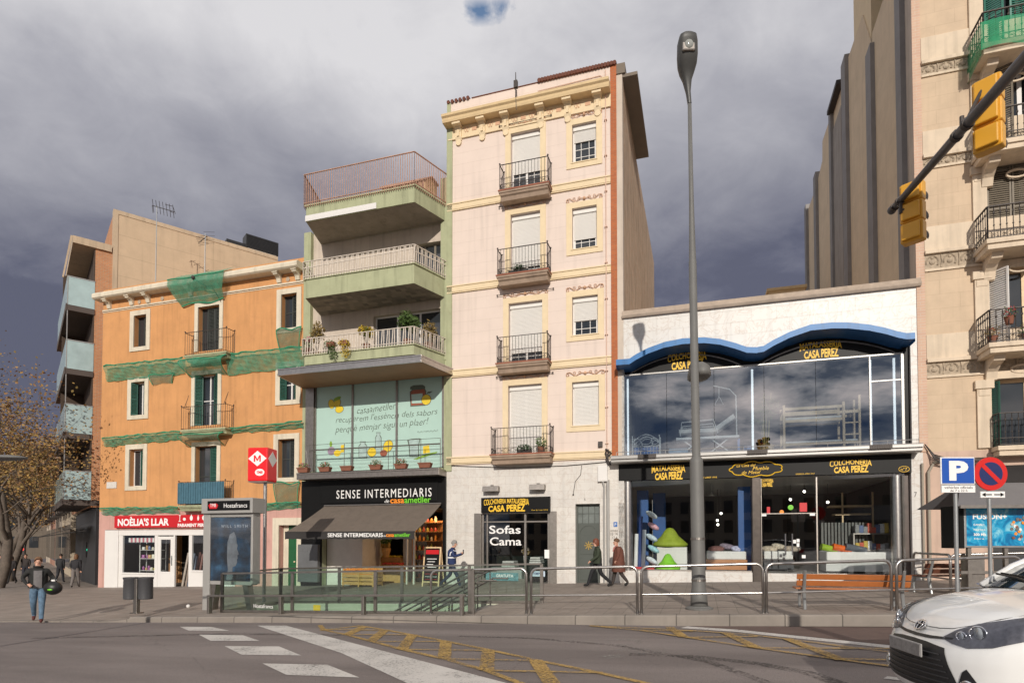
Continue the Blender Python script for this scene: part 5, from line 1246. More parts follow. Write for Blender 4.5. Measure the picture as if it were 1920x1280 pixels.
 for a, b in ((1427, 1478), (1478, 1533)): go.box(X(a)+.01, X(b)-.01, .16, .172, zb0-.35, fz(1480, 963)); go.box(X(a)+.01, X(b)-.01, .16, .172, fz(1480, 961.5), zt)
 f = MB(); f.box(X(1165), X(1411), .10, .2, zb0-.0, zb0+.05); f.box(X(1533), X(1700), .10, .2, zb0-.05, zb0+.0); f.box(X(1427), X(1533), .14, .2, fz(1480, 962.5), fz(1480, 961)); f.box(X(1532), X(1534.5), .12, .19, zg, zt); f.box(X(1427), X(1429), .12, .19, zg, zt)
 fo = f.build('shop_front', M['steeld'], ro)
 for a, b, z_ in panes: g = MB(); g.box(a, b, .14, .152, z_, zt); g.build('shop_glass', M['clear'], fo)
 dd = go.build('glass_door', M['clear'], ro); h = MB()
 for px in (1473, 1486): h.tube((X(px), .10, fz(1480, 1040)), (X(px), .10, fz(1480, 1000)), .022, None, 8)
 h.build('door_handle', M['steel'], dd)
 for px, r_, yy_ in ((1177.5, .17, .22), (1681.5, .17, .30)):
  k = MB(); x = X(px, .3); k.tube((x, yy_, zg-.4), (x, yy_, zt), r_, None, 20); k.tube((x, yy_, fz(px, 965)), (x, yy_, fz(px, 965)+.04), r_+.01, None, 20); k.build('column', M['steel'], ro, smooth=True)
 k = MB(); k.box(X(1410), X(1427.5), .0, .35, zg-.4, zt); k.build('pier', mat('dark_pier_steel', (.09, .075, .065), .35, .5, var=.3, vs=4), ro, bevel=.03)
 k = MB(); k.box(X(1696), xbr, .18, .6, zg-.4, zt); k.build('side_pier', mat('dark_brown_marble', (.085, .06, .05), .4, var=.4, vs=3), ro)
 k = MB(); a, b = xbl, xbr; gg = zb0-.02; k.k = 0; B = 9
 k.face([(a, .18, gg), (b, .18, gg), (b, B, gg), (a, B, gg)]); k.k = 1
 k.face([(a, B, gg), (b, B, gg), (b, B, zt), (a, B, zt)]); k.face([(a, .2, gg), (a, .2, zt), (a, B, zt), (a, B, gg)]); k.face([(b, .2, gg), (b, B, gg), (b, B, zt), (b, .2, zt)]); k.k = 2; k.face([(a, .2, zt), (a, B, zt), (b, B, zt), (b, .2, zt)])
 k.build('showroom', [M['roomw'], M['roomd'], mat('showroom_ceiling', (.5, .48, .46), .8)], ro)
 for px, w, y_ in ((1205, .42, 1.5), (1236, .5, 3.0), (1396, .42, .9)): k = MB(); x = X(px, y_); k.box(x-w/2, x+w/2, y_, y_+.4, gg, zt-.25); k.build('blue_pillar', mat('blue_pillar_paint', (.012, .08, .27), .5), ro)
 # stickers on the doors
 st = MB(); st.k = 0; z = fz(1490, 959)
 st.box(X(1427.5), X(1438), .145, .155, z-.13, z-.03); st.box(X(1520), X(1530), .145, .155, z-.13, z-.03); st.k = 1; zz = fz(1490, 953); st.box(X(1501), X(1515), .15, .158, zz-.1, zz+.2); st.box(X(1439), X(1445), .15, .158, zz-.16, zz+.08)
 st.k = 2; st.ball((X(1484), .152, zz+.05), .09, 10, 6, sy=.05); st.k = 3; st.ball((X(1467), .152, zz-.1), .07, 10, 6, sy=.05)
 st.build('door_stickers', [M['letw'], M['red'], M['letg'], M['leto']], dd)
 st = MB(); st.k = 0; z = fz(1500, 1017); st.box(X(1488), X(1493.5), .15, .158, z-.02, z+.1); st.box(X(1494.5), X(1500), .15, .158, z+.02, z+.13); st.box(X(1494.5), X(1499.5), .15, .158, z-.14, z-.01); st.box(X(1504), X(1511), .15, .158, fz(1508, 1046), fz(1508, 1040)); st.build('door_notices', [M['letw']], dd)
 casa(dd, X(1427.5), X(1452), fz(1440, 911), fz(1440, 896), .15, 'COLCHONERIA')
 text('7', fs(1714, 926), fs(1719, 926), fz(1716, 931), fz(1716, 922), -.004, M['iron'], 'house_number', ro, depth=.003)
 h = fs(1147.5, 1000);
 pl = MB(); pl.box(fs(1150.5, 982), fs(1157.5, 982), -.012, -.002, fz(1154, 987), fz(1154, 978)); po = pl.build('blue_plate', mat('blue_plate_enamel', (.03, .13, .40), .4, var=0), ro)
 text('P', fs(1152.5, 982), fs(1155.5, 982), fz(1154, 985.5), fz(1154, 980), -.013, M['letw'], 'lettering', po, depth=.003)
 text('HORARIO', fs(1144.5, 994), fs(1158.5, 994), fz(1152, 996), fz(1152, 993), -.004, M['iron'], 'opening_hours', ro, depth=.002)
 text('10 14', fs(1145, 1000), fs(1158, 1000), fz(1152, 1003), fz(1152, 997.5), -.004, M['iron'], 'opening_hours', ro, depth=.002)
 text('17 A', fs(1148, 1008), fs(1158, 1008), fz(1152, 1010), fz(1152, 1005), -.004, M['iron'], 'opening_hours', ro, depth=.002)
 return ro, gg, zt, zl1, zlg
CP, CGG, CZT, CUF, CUT = casa_perez()
# ------------------------------------------------------------------ 5. stone apartment block on the right
def right_house():
 s0, s1 = CS1, CS1+13.0; zg = zp(s0, 0)-.1; ztop = 26
 ro = fempty('stone_house', s0, 0, zg, 'cream stone apartment block with carved bands and ornate iron balconies at the right edge', 'house')
 zb = fz(1770, 846)
 xw = fs(1849, 300); wd = [(xw, xw+2.2)]
 # floor levels from the bands
 bands = [(fz(1760, 148), fz(1760, 118)), (fz(1760, 318), fz(1760, 300)), (fz(1765, 503), fz(1765, 474)), (fz(1770, 704), fz(1770, 673))]
 bands = [(fz(1712, 146), fz(1712, 128)), (fz(1712, 318), fz(1712, 303)), (fz(1718, 508), fz(1718, 481)), (fz(1727, 706), fz(1727, 682))]
 bal = [(fz(1860, 78, 1.0), fz(1860, 8, 1.0)), (fz(1870, 262, 1.0), fz(1870, 180, 1.0)), (fz(1880, 444, 1.0), fz(1880, 372, 1.0)), (fz(1880, 640, 1.0), fz(1880, 579, 1.0)), (fz(1900, 834, .5), fz(1900, 775, .5))]
 zt = [b[0] for b in bal]
 tops = [26.0]+[z-1.05 for z in zt[:3]]+[fz(1890, 700)]
 holes = []
 for i in range(5):
  h = (zt[i]+2.85) if i == 0 else min(zt[i]+2.9, bands[i-1][0]-.25)
  for a in (xw, xw+5.2): holes.append((a, a+2.0, zt[i], h, .3))
 m = MB(); m.k = 0; wall(m, s0, s1, zb, ztop, holes)
 m.k = 1; dl = (fs(1746, 1000), s1-.5); wall(m, s0, s1, zg-.6, zb, [(fs(1860, 950), s1-1, zg-.6, zb-.6, .3)])
 m.k = 2; yb = 20.5
 m.face([(s0, 1.1, zg), (s0, 1.1, ztop), (s0, 0, ztop), (s0, 0, zg)])
 m.face([(s1, 0, zg), (s1, yb, zg), (s1, yb, ztop), (s1, 0, ztop)]); m.face([(s0, 0, ztop), (s1, 0, ztop), (s1, 6, ztop), (s0, 6, ztop)])
 m.build('wall', [M['stone'], mat('pink_beige_plaster', (.58, .42, .33), .85, var=.12, vs=1.2, streak=.2, bump=.15), M['beige']], ro)
 q = MB(); q.box(s0-.10, s0+.14, -.03, .0, zb, ztop); q.build('corner_quoin', tiles('thin_brick_edge', (.62, .42, .30), (.58, .38, .28), (.6, .5, .4), .3, .09, .008, .8), ro)
 for i, (z0, z1) in enumerate(bands):
  b = MB(); o = MB(); xe = s1
  b.box(s0+.14, xe, -.12, .0, z1+.0, z1+.12); b.box(s0+.14, xe, -.05, .0, z1+.12, z1+.9); b.box(s0+.14, xe, -.05, .0, z0-.08, z0)
  x = s0+.35
  o.box(s0+.14, xe, -.02, .0, z0, z1)
  while x < s0+7:
   cz = (z0+z1)/2; hh = (z1-z0)*.42
   o.path([(x+.17*math.cos(t), -.03, cz-.02+hh*math.sin(t)) for t in [-.6+k*.5 for k in range(9)]], .028, 4); o.ball((x, -.03, cz-.02), .085, 7, 5, sy=.5); o.ball((x, -.03, cz+hh*.6), .05, 6, 4, sy=.5)
   o.path([(x+.24, -.03, cz-hh), (x+.26, -.04, cz), (x+.24, -.03, cz+hh)], .02, 4); x += .48
  bo = b.build('stone_band', M['stonel'], ro, bevel=.01); o.build('carved_frieze', M['stoned'], bo)
 for a in (xw, xw+5.2):
  for i in range(5):
   z0 = zt[i]; z1 = holes[i*2][3]
   for u in (a-.42, a+2.0): p = MB(); p.box(u+.02, u+.40, -.08, .0, z0, z1); p.box(u-.04, u+.46, -.13, 0, z1-.28, z1-.02); p.box(u+.06, u+.36, -.10, -.05, z1-.5, z1-.3); p.build('pilaster', M['stonel'], ro, bevel=.01)
   p = MB(); p.box(a-.02, a+2.02, -.06, .0, z1, z1+.18); p.build('lintel', M['stonel'], ro, bevel=.01)
 for i in range(5):
  for j, a in enumerate((xw, xw+5.2)):
   z0, z1 = zt[i], holes[i*2][3]; x1 = a+2.0
   w = window(ro, a, x1, z0, z1, .24, M['pinew'] if i in (3, 4) else M['white'], nx=2, nz=1, fw=.09)
   l = MB()
   if i == 0: louvre(l, a+.02, a+.42, z0+.02, z1-.05, -.02, y2=-.30); louvre(l, a+.75, a+1.25, z0+.02, z1-.05, .1); sm = mat('teal_shutter', (.05, .20, .15), .5)
   elif i == 1: louvre(l, a+.02, a+.60, z0+.02, z1-.05, -.0, y2=-.34); louvre(l, a+1.1, a+1.8, z0+.02, z1-.05, .1); sm = M['shutterb']
   elif i == 2: louvre(l, a+.02, a+.66, z0+.02, z1-.05, .05); louvre(l, a+.68, a+1.33, z0+.02, z1-.05, .05); louvre(l, a+1.35, a+1.98, z0+.02, z1-.05, .05); sm = M['shutterb']
   elif i == 3: louvre(l, a+.0, a+.34, z0+.02, z1-.05, .12, y2=-.38); sm = M['white']
   else: louvre(l, a+.02, a+.2, z0+.02, z1-.05, .2, y2=-.02); sm = M['shutterg']
   l.build('shutter', sm, w)
   pj = 1.0 if i < 4 else .5; xa, xb = (a-.42, a+2.6) if i < 4 else (a-.05, a+2.05)
   s = MB(); s.box(xa, xb, -pj, .0, z0-.14, z0); s.box(xa+.05, xb-.05, -pj+.06, .0, z0-.30, z0-.14)
   if i < 4:
    for u in (xa+.25, xb-.55): s.prism([(-.0, z0-.95), (-.10, z0-.92), (-.16, z0-.68), (-.36, z0-.52), (-.62, z0-.46), (-.70, z0-.30), (0, z0-.30)], u, u+.30, 'x')
    s.path([(xa+1.2+.28*math.cos(t), -.05, z0-.62+.12*math.sin(t)) for t in [k*.4 for k in range(16)]], .04, 5)
   so_ = s.build('balcony', M['stonel'], ro, bevel=.012)
   r = MB(); pth = [(xa+.06, -.02), (xa+.06, -pj+.08), (xb-.06, -pj+.08), (xb-.06, -.02)]
   railing(r, pth, z0, 1.0, gap=.16, r=.013, top=.026, scroll=.24, knob=False)
   for (ax, ay), (bx, by) in zip(pth, pth[1:]):
    Ln = math.hypot(bx-ax, by-ay); n = round(Ln/.16)
    for k in range(n+1):
     x, y = ax+(bx-ax)*k/n, ay+(by-ay)*k/n
     r.ball((x, y, z0+.42), .028, 5, 3); r.ball((x, y, z0+.80), .034, 5, 3, sz=1.5)
   r.build('railing', M['iron'], so_)
 # top green netting
 n = MB(); a = xw-.42; z0 = zt[0]
 n.grid(lambda u, v: (a-.05+3.1*u, -1.0-.04-.05*math.sin(u*12)*v, z0+.62-.85*v+.05*math.sin(u*9)), 20, 4)
 n.grid(lambda u, v: (a-.03, -.0-1.02*u, z0+.62-.95*v-.2*(1-u)*v), 6, 4)
 solo(n, 'safety_net', [netmat('balcony_net', (.02, .30, .13), .6)], a+1.2, 1.0, z0-.2, 'bright green net tied round the topmost balcony at the right edge', 'safety net')
 # drainpipes and cables on the left edge
 d = MB(); x = fs(1741, 980); zc = fz(1745, 862)
 d.path([(x-.0, -.08, zg-.2), (x, -.08, zc-.4), (x+.15, -.08, zc-.1), (x+.7, -.08, zc)], .045, 8); d.tube((x-.16, -.07, zg-.2), (x-.16, -.07, zc-.1), .035, None, 8)
 d.build('drain_pipes', mat('beige_pipe', (.34, .30, .24), .5), ro)
 d = MB(); rr = random.Random(2)
 for k in range(6):
  d.path([(s0+.02+.03*k, -.10, zc+.5-.05*k), (s0+.25, -.16-.02*k, zc+.15-.04*k), (s0+.7, -.15, zc-.02-.06*k*rr.random()), (s0+1.7, -.12, zc+.0-.03*k)], .018, 5)
 d.box(x+.42, x+.66, -.2, 0, zc-.95, zc-.35); d.build('cable_bundle', M['iron'], ro)
 # canopy shade and dark shop openings near the right edge
 k = MB(); zc2 = zb-.5; k.box(fs(1860, 900), s1-.9, .3, .34, zg-.3, zb-.6); k.build('shop_opening', M['dark'], ro)
 k = MB(); k.prism([(-1.15, zc2-.75), (-1.15, zc2-.68), (-.02, zc2-.0), (-.02, zc2-.10)], fs(1853, 900, .5), s1-.8, 'x'); k.build('awning', M['awnd'], ro)
 return ro, s0, zt, xw
RH, RS0, RZT, RXW = right_house()
# tall tan party wall block rising behind the furniture shop
def tan_block():
 s = CS1-.0; zg = zp(s, 0)
 ro = fempty('stepped_block', s, 0, zg, 'tall tan stepped party wall with grey vertical flue strips rising behind the marble shop', 'building')
 def z(px, py, b):      # height of a photo row at depth b behind the house front
  return fac(px, py, -b)[1]
 segs = [(1.15, 4.9, 31.0), (4.9, 6.3, 31.0), (6.3, 9.2, None), (9.2, 12.6, None), (12.6, 15, None), (15, 17.2, None), (17.2, 20.5, None)]
 prof = [(1.15, z(1698, -20, 1.15)+3), (1.9, z(1698, -20, 1.15)+1), (3.4, z(1661, 0, 3.4)+.0), (4.9, z(1641, 62, 4.9)), (4.9, z(1641, 72, 4.9)-.3), (6.3, z(1626, 20, 6.1)), (9.2, z(1596, 115, 9.2)), (9.25, z(1591, 122, 9.25)), (12.2, z(1567, 190, 12.2)-.3), (15.2, z(1549, 256, 14.8)), (15.3, z(1548, 300, 15.3)), (17.2, z(1536, 345, 17)), (20.5, z(1521, 390, 20))]
 m = MB(); m.k = 0
 for (a, za), (b, zb) in zip(prof, prof[1:]):
  if b-a < .01: continue
  m.face([(s, a, zg), (s, b, zg), (s, b, zb), (s, a, za)]); m.face([(s, a, za), (s, b, zb), (s+9, b, zb), (s+9, a, za)])
 m.face([(s, 20.5, zg), (s+9, 20.5, zg), (s+9, 20.5, prof[-1][1]), (s, 20.5, prof[-1][1])]); m.face([(s+9, 1.2, zg), (s+9, 20.5, zg), (s+9, 20.5, prof[-1][1]), (s+9, 1.2, prof[0][1])])
 wallm = tiles('tan_cladding', (.68, .55, .39), (.665, .54, .38), (.58, .46, .33), 3.0, 1.1, .006, .85, plane='yz', var=.10, bump=.15)
 m.build('party_wall', wallm, ro)
 def H(b):
  for (a, za), (c, zc) in zip(prof, prof[1:]):
   if a <= b <= c and c > a: return za+(zc-za)*(b-a)/(c-a)
  return prof[-1][1]
 for b0, b1, dz in ((.95, 1.5, 1), (4.6, 5.35, -.2), (8.9, 9.7, .3), (12.2, 12.7, .3), (16.6, 17.3, .5), (20.0, 20.6, .3)):
  g = MB(); g.box(s-.16, s+.2, b0, b1, zg, H((b0+b1)/2)+dz); g.build('flue_strip', M['groove'], ro)
 g = MB(); g.box(s-.05, s+.1, 10.3, 12.2, zg, H(11)-1.2); g.build('light_shaft', mat('grey_shaft_render', (.33, .30, .27), .8, streak=.3), ro)
 g = MB(); g.box(s-.3, s+.3, 10.0, 12.3, H(11)-.3, H(11)-.1); g.build('shaft_roof', M['iron'], ro)
 g = MB(); g.box(s+.05, s+4, 5.2, 8.0, 18, z(1641, -60, 6.1)+2); g.build('penthouse', M['yellow'], ro)
tan_block()
# small yellowish roof structure peeping over the parapet
def roof_hut():
 p = fac(1500, 545, -14); X, Y = l2w(p[0], -14)
 o = MB(); o.box(-1.6, .25, 0, 2, -3, .55); o.box(-1.7, .35, -.1, 2.1, .55, .7); ob = o.build('roof_hut', M['cornice']); ob.location = (X, Y, p[1]-.4); ob.rotation_euler = (0, 0, -A)
 tag(ob, 'small ochre roof hut peeping over the marble shop parapet beside the tan party wall', 'roof hut')
roof_hut()
# ------------------------------------------------------------------ 6. brick block along the left street
def brick_block():
 ang = math.atan2(.6355, .772); P = Vector((-22.4, 32.0)); v = Vector((.772, .6355)); w = Vector((-.6355, .772))
 zg = zp(-26, 0)-.1
 ro = empty('brick_block', (P.x, P.y, zg), ang, 'brick block with glass fronted balconies and blank concrete side wall, left of the orange house', 'building')
 def zat(px, py, a=0):
  p = P+v*a; d = ray(px, py); return d.z/d.y*p.y+C-zg
 xk = lambda px: ((px-960)/F*P.y-P.x)/(v.x-(px-960)/F*v.y)
 x1 = xk(203.5); z2 = zat(172, 468, 0); zt = zat(205, 394, x1)
 m = MB(); m.k = 0
 zbl = zat(170, 950, 0)
 m.box(0, x1, 0, .3, zbl, z2+.3)
 m.k = 1; xe = xk(515); m.box(x1, xe, -.03, .3, 2, zt)
 m.k = 0
 m.face([(0, 0, zbl), (0, 0, z2), (0, 14, z2), (0, 14, zbl)][::-1]); m.face([(x1, .3, zt-3.5), (x1, .3, zt), (x1, 14, zt), (x1, 14, zt-3.5)])
 m.k = 1; m.face([(x1, 0, zt), (xe, 0, zt), (xe, 14, zt), (x1, 14, zt)]); m.face([(xe, 0, 2), (xe, 14, 2), (xe, 14, zt), (xe, 0, zt)]); m.face([(0, .3, z2+.0), (x1, .3, z2), (x1, 14, z2), (0, 14, z2)])
 m.k = 2; m.box(.25, x1+3, .0, 14, -.5, zbl)
 panel = tiles('concrete_wall_panels', (.56, .42, .28), (.54, .405, .27), (.44, .33, .22), 5.8, 1.13, .014, .85, var=.10, bump=.3, off=0)
 m.build('wall', [M['brick'], panel, M['dark']], ro)
 c = MB(); c.box(x1-.05, x1+.18, -.06, .35, 3, zt+.04); c.box(x1+.18, xe, -.06, .35, zt-.18, zt+.04); c.build('wall_coping', M['concrete'], ro)
 r = MB(); r.box(-1.0, x1-.1, -.12, 8, z2+.05, z2+.42); r.mesh([(-1.1, -.1, z2+.4), (-1.0, -.1, z2+.4), (-1.35, -.1, z2-1.9), (-1.42, -.1, z2-1.9), (-1.1, 0, z2+.4), (-1.0, 0, z2+.4), (-1.35, 0, z2-1.9), (-1.42, 0, z2-1.9)], [(0,1,2,3), (4,7,6,5), (0,4,5,1), (1,5,6,2), (2,6,7,3), (3,7,4,0)])
 r.build('roof_slab', M['concrete'], ro)
 k = MB();
 tops = [zat(118, 518, -1.16), zat(117, 637, -1.16), zat(113, 757, -1.16), zat(104, 882, -1.16)]; hg = zat(118, 518, -1.16)-zat(118, 571, -1.16)
 dsm = mat('dark_slab', (.09, .07, .06), .8)
 for zt_ in tops:
  g = MB(); s = MB(); s.box(-1.2, -.0, -.05, 9, zt_-hg-.28, zt_-hg)
  s.box(-1.24, -1.18, -.05, 9, zt_-hg-.3, zt_-hg+.06)
  g.box(-1.16, .0, -.02, .0, zt_-hg+.02, zt_); g.box(-1.2, -1.18, .0, 9, zt_-hg+.02, zt_)
  if zt_ == tops[-1]: s.box(.01, x1+1, -.05, 9, zt_-hg-.28, zt_-hg-.0)
  so_ = s.build('balcony', dsm, ro); g.build('glass_parapet', M['balgl'], so_)
  g = MB(); g.box(-1.2, .02, -.035, .015, zt_, zt_+.05); g.build('rail', M['alu'], so_)
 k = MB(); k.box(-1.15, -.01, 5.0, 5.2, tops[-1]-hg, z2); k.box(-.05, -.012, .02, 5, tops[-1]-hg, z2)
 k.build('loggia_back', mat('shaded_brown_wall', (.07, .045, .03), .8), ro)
 f = MB(); f.box(-1.19, -1.15, -.03, .01, tops[-1]-hg, tops[0]); f.build('corner_post', M['alu'], ro)
 # roof plant peeping over
 h = MB(); a = xk(462); h.box(a, a+2.0, .8, 1.6, zt+.5, zt+1.35); h.box(a-1.1, a+.0, 1.0, 1.5, zt+.35, zt+.75)
 for i in range(10): h.box(a+.03, a+1.97, .77, .8, zt+.53+i*.08, zt+.57+i*.08)
 ho = h.build('roof_unit', M['dark'], ro); h = MB(); h.box(a+.1, a+1.9, .85, 1.5, zt-.1, zt+.5); h.build('unit_base', M['white'], ro)
 # street level: dark shops with a folding awning
 for y0 in (2.5, 7.5, 12.5):
  a_ = MB(); a_.face([(-.02, y0, 3.3), (-.02, y0+4.2, 3.3), (-2.1, y0+4.2, 2.6), (-2.1, y0, 2.6)]); a_.box(-2.14, -2.08, y0, y0+4.2, 2.42, 2.62)
  for yy in (y0, y0+4.2): a_.bar((-.02, yy, 3.0), (-2.1, yy, 2.62), .05)
  a_.build('street_awning', M['awnd'], ro)
 return ro
BB = brick_block()
# houses further along the left street
def far_houses():
 P = Vector((-22.4, 32.0)); w = Vector((-.6355, .772)); v = Vector((.772, .6355)); ang = math.atan2(.6355, .772)
 r = random.Random(4)
 desc = ['narrow cream house just beyond the brick block down the left street', 'grey-brown house further down the left street', 'reddish house, third beyond the brick block', 'pale house at the far end of the row down the left street']
 cols = [(.46, .38, .28), (.30, .25, .2), (.38, .2, .14), (.5, .42, .33)]
 d = 14.5
 for i in range(4):
  L_ = 11; H = 12+r.uniform(-2, 2.5); p = P+w*d; o = empty('street_house', (p.x, p.y, -1.0), ang, desc[i], 'house')
  OFF[o.name] = (0, 0, 0); m = MB(); m.box(0, 12, 0, L_-.1, 0, H+1); m.build('wall', mat('far_wall', cols[i], .85, streak=.2), o)
  for k in range(4):
   for j in range(3):
    y = 1.2+j*3.3; z = 1.0+4+k*2.9
    if z+2 > H+.6: continue
    wn = MB(); wn.box(-.02, .1, y, y+1.2, z, z+1.9); wn.build('window', M['pane'], o)
    bl = MB(); bl.box(-.6, 0, y-.3, y+1.5, z-.16, z-.02)
    for q in range(9): bl.bar((-.58, y-.28+q*.2, z), (-.58, y-.28+q*.2, z+.9), .02)
    bl.box(-.6, -.56, y-.3, y+1.5, z+.9, z+.94); bl.build('balcony', M['iron'], o)
  wn = MB(); wn.box(-.02, .1, .5, L_-.6, .8, 4.0); wn.build('shop_window', M['pane'], o)
  d += L_
 for k, (d, u, H, c) in enumerate(((98, -1, 15, (.16, .13, .10)), (112, -14, 19, (.2, .17, .13)))):
  p = P+w*d+v*u; o = empty('street_house', (p.x, p.y, -1.5), ang, ['dark brown house closing the view at the end of the left street', 'taller house behind the one closing the left street'][k], 'house'); OFF[o.name] = (0, 0, 0)
  m = MB(); m.box(-14, 12, 0, 8, 0, H); m.build('wall', mat('end_wall', c, .9, streak=.2), o)
  for j in range(8):
   for q in range(4): m = MB(); m.box(-12.6+j*3.1, -11.3+j*3.1, -.03, .05, 2+q*3.3, 4+q*3.3); m.build('window', M['pane'], o)
far_houses()
# ------------------------------------------------------------------ street furniture
def place(px, py):
 return gnd(px, py)
def railings():
 specs = [((808, 1151), (987, 1150), 'leftmost steel hoop railing at the kerb, in front of the glass station enclosure'),
   ((996, 1151), (1195, 1151), 'steel hoop railing at the kerb, second from the left, in front of the pink house'),
   ((1203, 1150.5), (1431, 1149), 'steel hoop railing at the kerb round the tall lamp post'),
   ((1437.5, 1149), (1672, 1144), 'steel hoop railing at the kerb in front of the orange bench'),
   ((1682, 1144), (1916, 1139), 'rightmost steel hoop railing at the kerb, behind the white car')]
 for a, b, lab in specs:
  A_, B_ = gnd(*a), gnd(*b); rail_hoop(A_, B_, lab, 'steel hoop railings along the kerb', 1.02)
 a = gnd(1783, 1117); b = (a[0]+3.3*ca, a[1]-3.3*sa, a[2]+.1); rail_hoop(a, b, 'steel hoop railing standing beside the phone booth behind the dark bench', 'steel railings by the phone booth', 1.0)
 c = (a[0]-.2+.3*sa*5, a[1]+.5+.0, a[2]); rail_hoop((a[0]-.25, a[1]-.35, a[2]), (a[0]+.45, a[1]+2.0, a[2]), 'short steel railing running back towards the wall beside the dark bench', 'steel railings by the phone booth', 1.0)
def rail_hoop(A_, B_, lab, grp, h):
 A_, B_ = Vector(A_), Vector(B_); L_ = (B_-A_).length; ang = math.atan2(B_.y-A_.y, B_.x-A_.x); dz = B_.z-A_.z; lx = math.hypot(B_.x-A_.x, B_.y-A_.y)
 o = empty('hoop_railing', A_, ang, lab, 'railing', grp); r = .15; pts = [(0, 0, -.05)]
 pts += [(r-r*math.cos(t), 0, h-r+r*math.sin(t)) for t in [i*math.pi/12 for i in range(7)]]
 q = [(lx-r+r*math.sin(t), 0, dz+h-r+r*math.cos(t)) for t in [i*math.pi/12 for i in range(7)]]; pts += q+[(lx, 0, dz-.05)]
 m = MB(); m.path(pts, .03, 12); m.build('hoop', M['steel'], o, smooth='all')
 m = MB(); m.tube((.02, 0, .42), (lx-.02, 0, .42+dz), .022, None, 10); m.build('mid_bar', M['steel'], o, smooth=True)
 m = MB(); m.lathe([(.055, 0), (.055, .012), (.032, .02)], (0,0,0), 12); m.lathe([(.055, 0), (.055, .012), (.032, .02)], (lx,0,dz), 12); m.build('foot_collars', M['steel'], o, smooth=True)
railings()
def lamp():
 X, Y, z = gnd(1311, 1141)
 o = empty('street_lamp', (X, Y, z), 0, 'tall grey street lamp at the kerb before the marble shop', 'street lamp')
 o.rotation_euler = (0, -.0105, 0); zt = fzat(1288, 195, Y)-z; z1 = fzat(1300, 860, Y)-z; z2 = fzat(1300, 490, Y)-z
 m = MB(); m.lathe([(.19, 0), (.18, .3), (.152, .5), (.145, z1-.1), (.135, z1), (.092, z1+.05), (.085, z2), (.077, z2+.02), (.053, zt*.8), (.042, zt)], (0,0,0), 24); m.build('post', M['lampgrey'], o, smooth='all')
 m = MB(); m.lathe([(.30, 0), (.30, .03), (.24, .05), (.22, .07)], (0,0,0), 20); m.build('base_collar', M['lampgrey'], o)
 m = MB(); m.lathe([(.15, 0), (.158, .0), (.158, .05), (.15, .05)], (0,0,.62), 24); m.lathe([(.148, 0), (.156, .0), (.156, .05), (.148, .05)], (0,0,1.55), 24); m.build('bands', M['steeld'], o)
 m = MB(); zh = fzat(1278, 70, Y-.3)-z; hk = (zh-zt)
 rings = [(.0, .0, .048, .05), (.0, .20, .055, .07), (-.02, .40, .11, .10), (-.06, .52, .19, .15), (-.12, .60, .235, .18), (-.20, .72, .255, .19), (-.30, .90, .25, .17), (-.36, .965, .22, .14), (-.39, 1.0, .12, .08)]
 n = 20; vs = []; fc = []; sq = lambda c_: math.copysign(abs(c_)**.62, c_)
 for i, (y, dz, rx, ry) in enumerate(rings):
  for j in range(n):
   t = 2*math.pi*j/n; vs.append((-.13*dz+.86*rx*sq(math.cos(t)), y+ry*sq(math.sin(t)), zt+dz*hk))
 for i in range(len(rings)-1):
  for j in range(n): fc.append((i*n+j, i*n+(j+1) % n, (i+1)*n+(j+1) % n, (i+1)*n+j))
 fc.append(tuple(range((len(rings)-1)*n, len(rings)*n)))
 m.mesh(vs, fc); ho = m.build('lamp_head', mat('dark_lamp_head', (.075, .075, .072), .5, .2, var=.1), o, smooth='all')
 m = MB(); m.box(-.26, .03, -.43, -.35, zt+.70*hk, zt+.92*hk); m.build('lens_frame', M['steeld'], ho, bevel=.03)
 m = MB(); m.ball((-.115, -.41, zt+.81*hk), .105, 14, 8, sz=1.1, sy=.6); m.build('lens', mat('lamp_lens', (.30, .31, .29), .12, var=.1), ho, smooth=True)
 # lower luminaire facing the pavement
 zl = fzat(1318, 690, Y)-z
 m = MB(); m.tube((0, .0, zl-.1), (.22, .3, zl+.02), .05, None, 10); vs = []; m.build('side_arm', M['lampgrey'], o, smooth=True)
 m = MB(); m.lathe([(.02, .26), (.12, .25), (.22, .15), (.25, .02), (.25, -.06), (.21, -.10), (.05, -.12)], (.27, .55, zl), 20, 1.0, 1.7); m.build('side_lamp_head', M['lampgrey'], o, smooth='all')
def fzat(px, py, Y): d = ray(px, py); return d.z/d.y*Y+C
lamp()
# lamp head reaching in at the left edge
def left_lamp():
 Y = 9.5; X = at(-60, Y); z = zr(*w2l(X, Y)); zl = fzat(20, 858, Y)
 o = empty('road_lamp', (X, Y, z), 0, 'slim grey lamp head reaching into the picture at the left edge', 'street lamp')
 m = MB(); m.tube((-1.2, 0, 0), (-1.2, 0, zl-z), .08, .06, 14); m.tube((-1.2, 0, zl-z), (.0, 0, zl-z+.0), .03, None, 10); m.build('post', M['lampgrey'], o, smooth=True)
 m = MB(); m.ball((.45, 0, zl-z), .46, 20, 10, sz=.10, sy=.42); m.build('lamp_head', M['lampgrey'], o, smooth='all')
left_lamp()
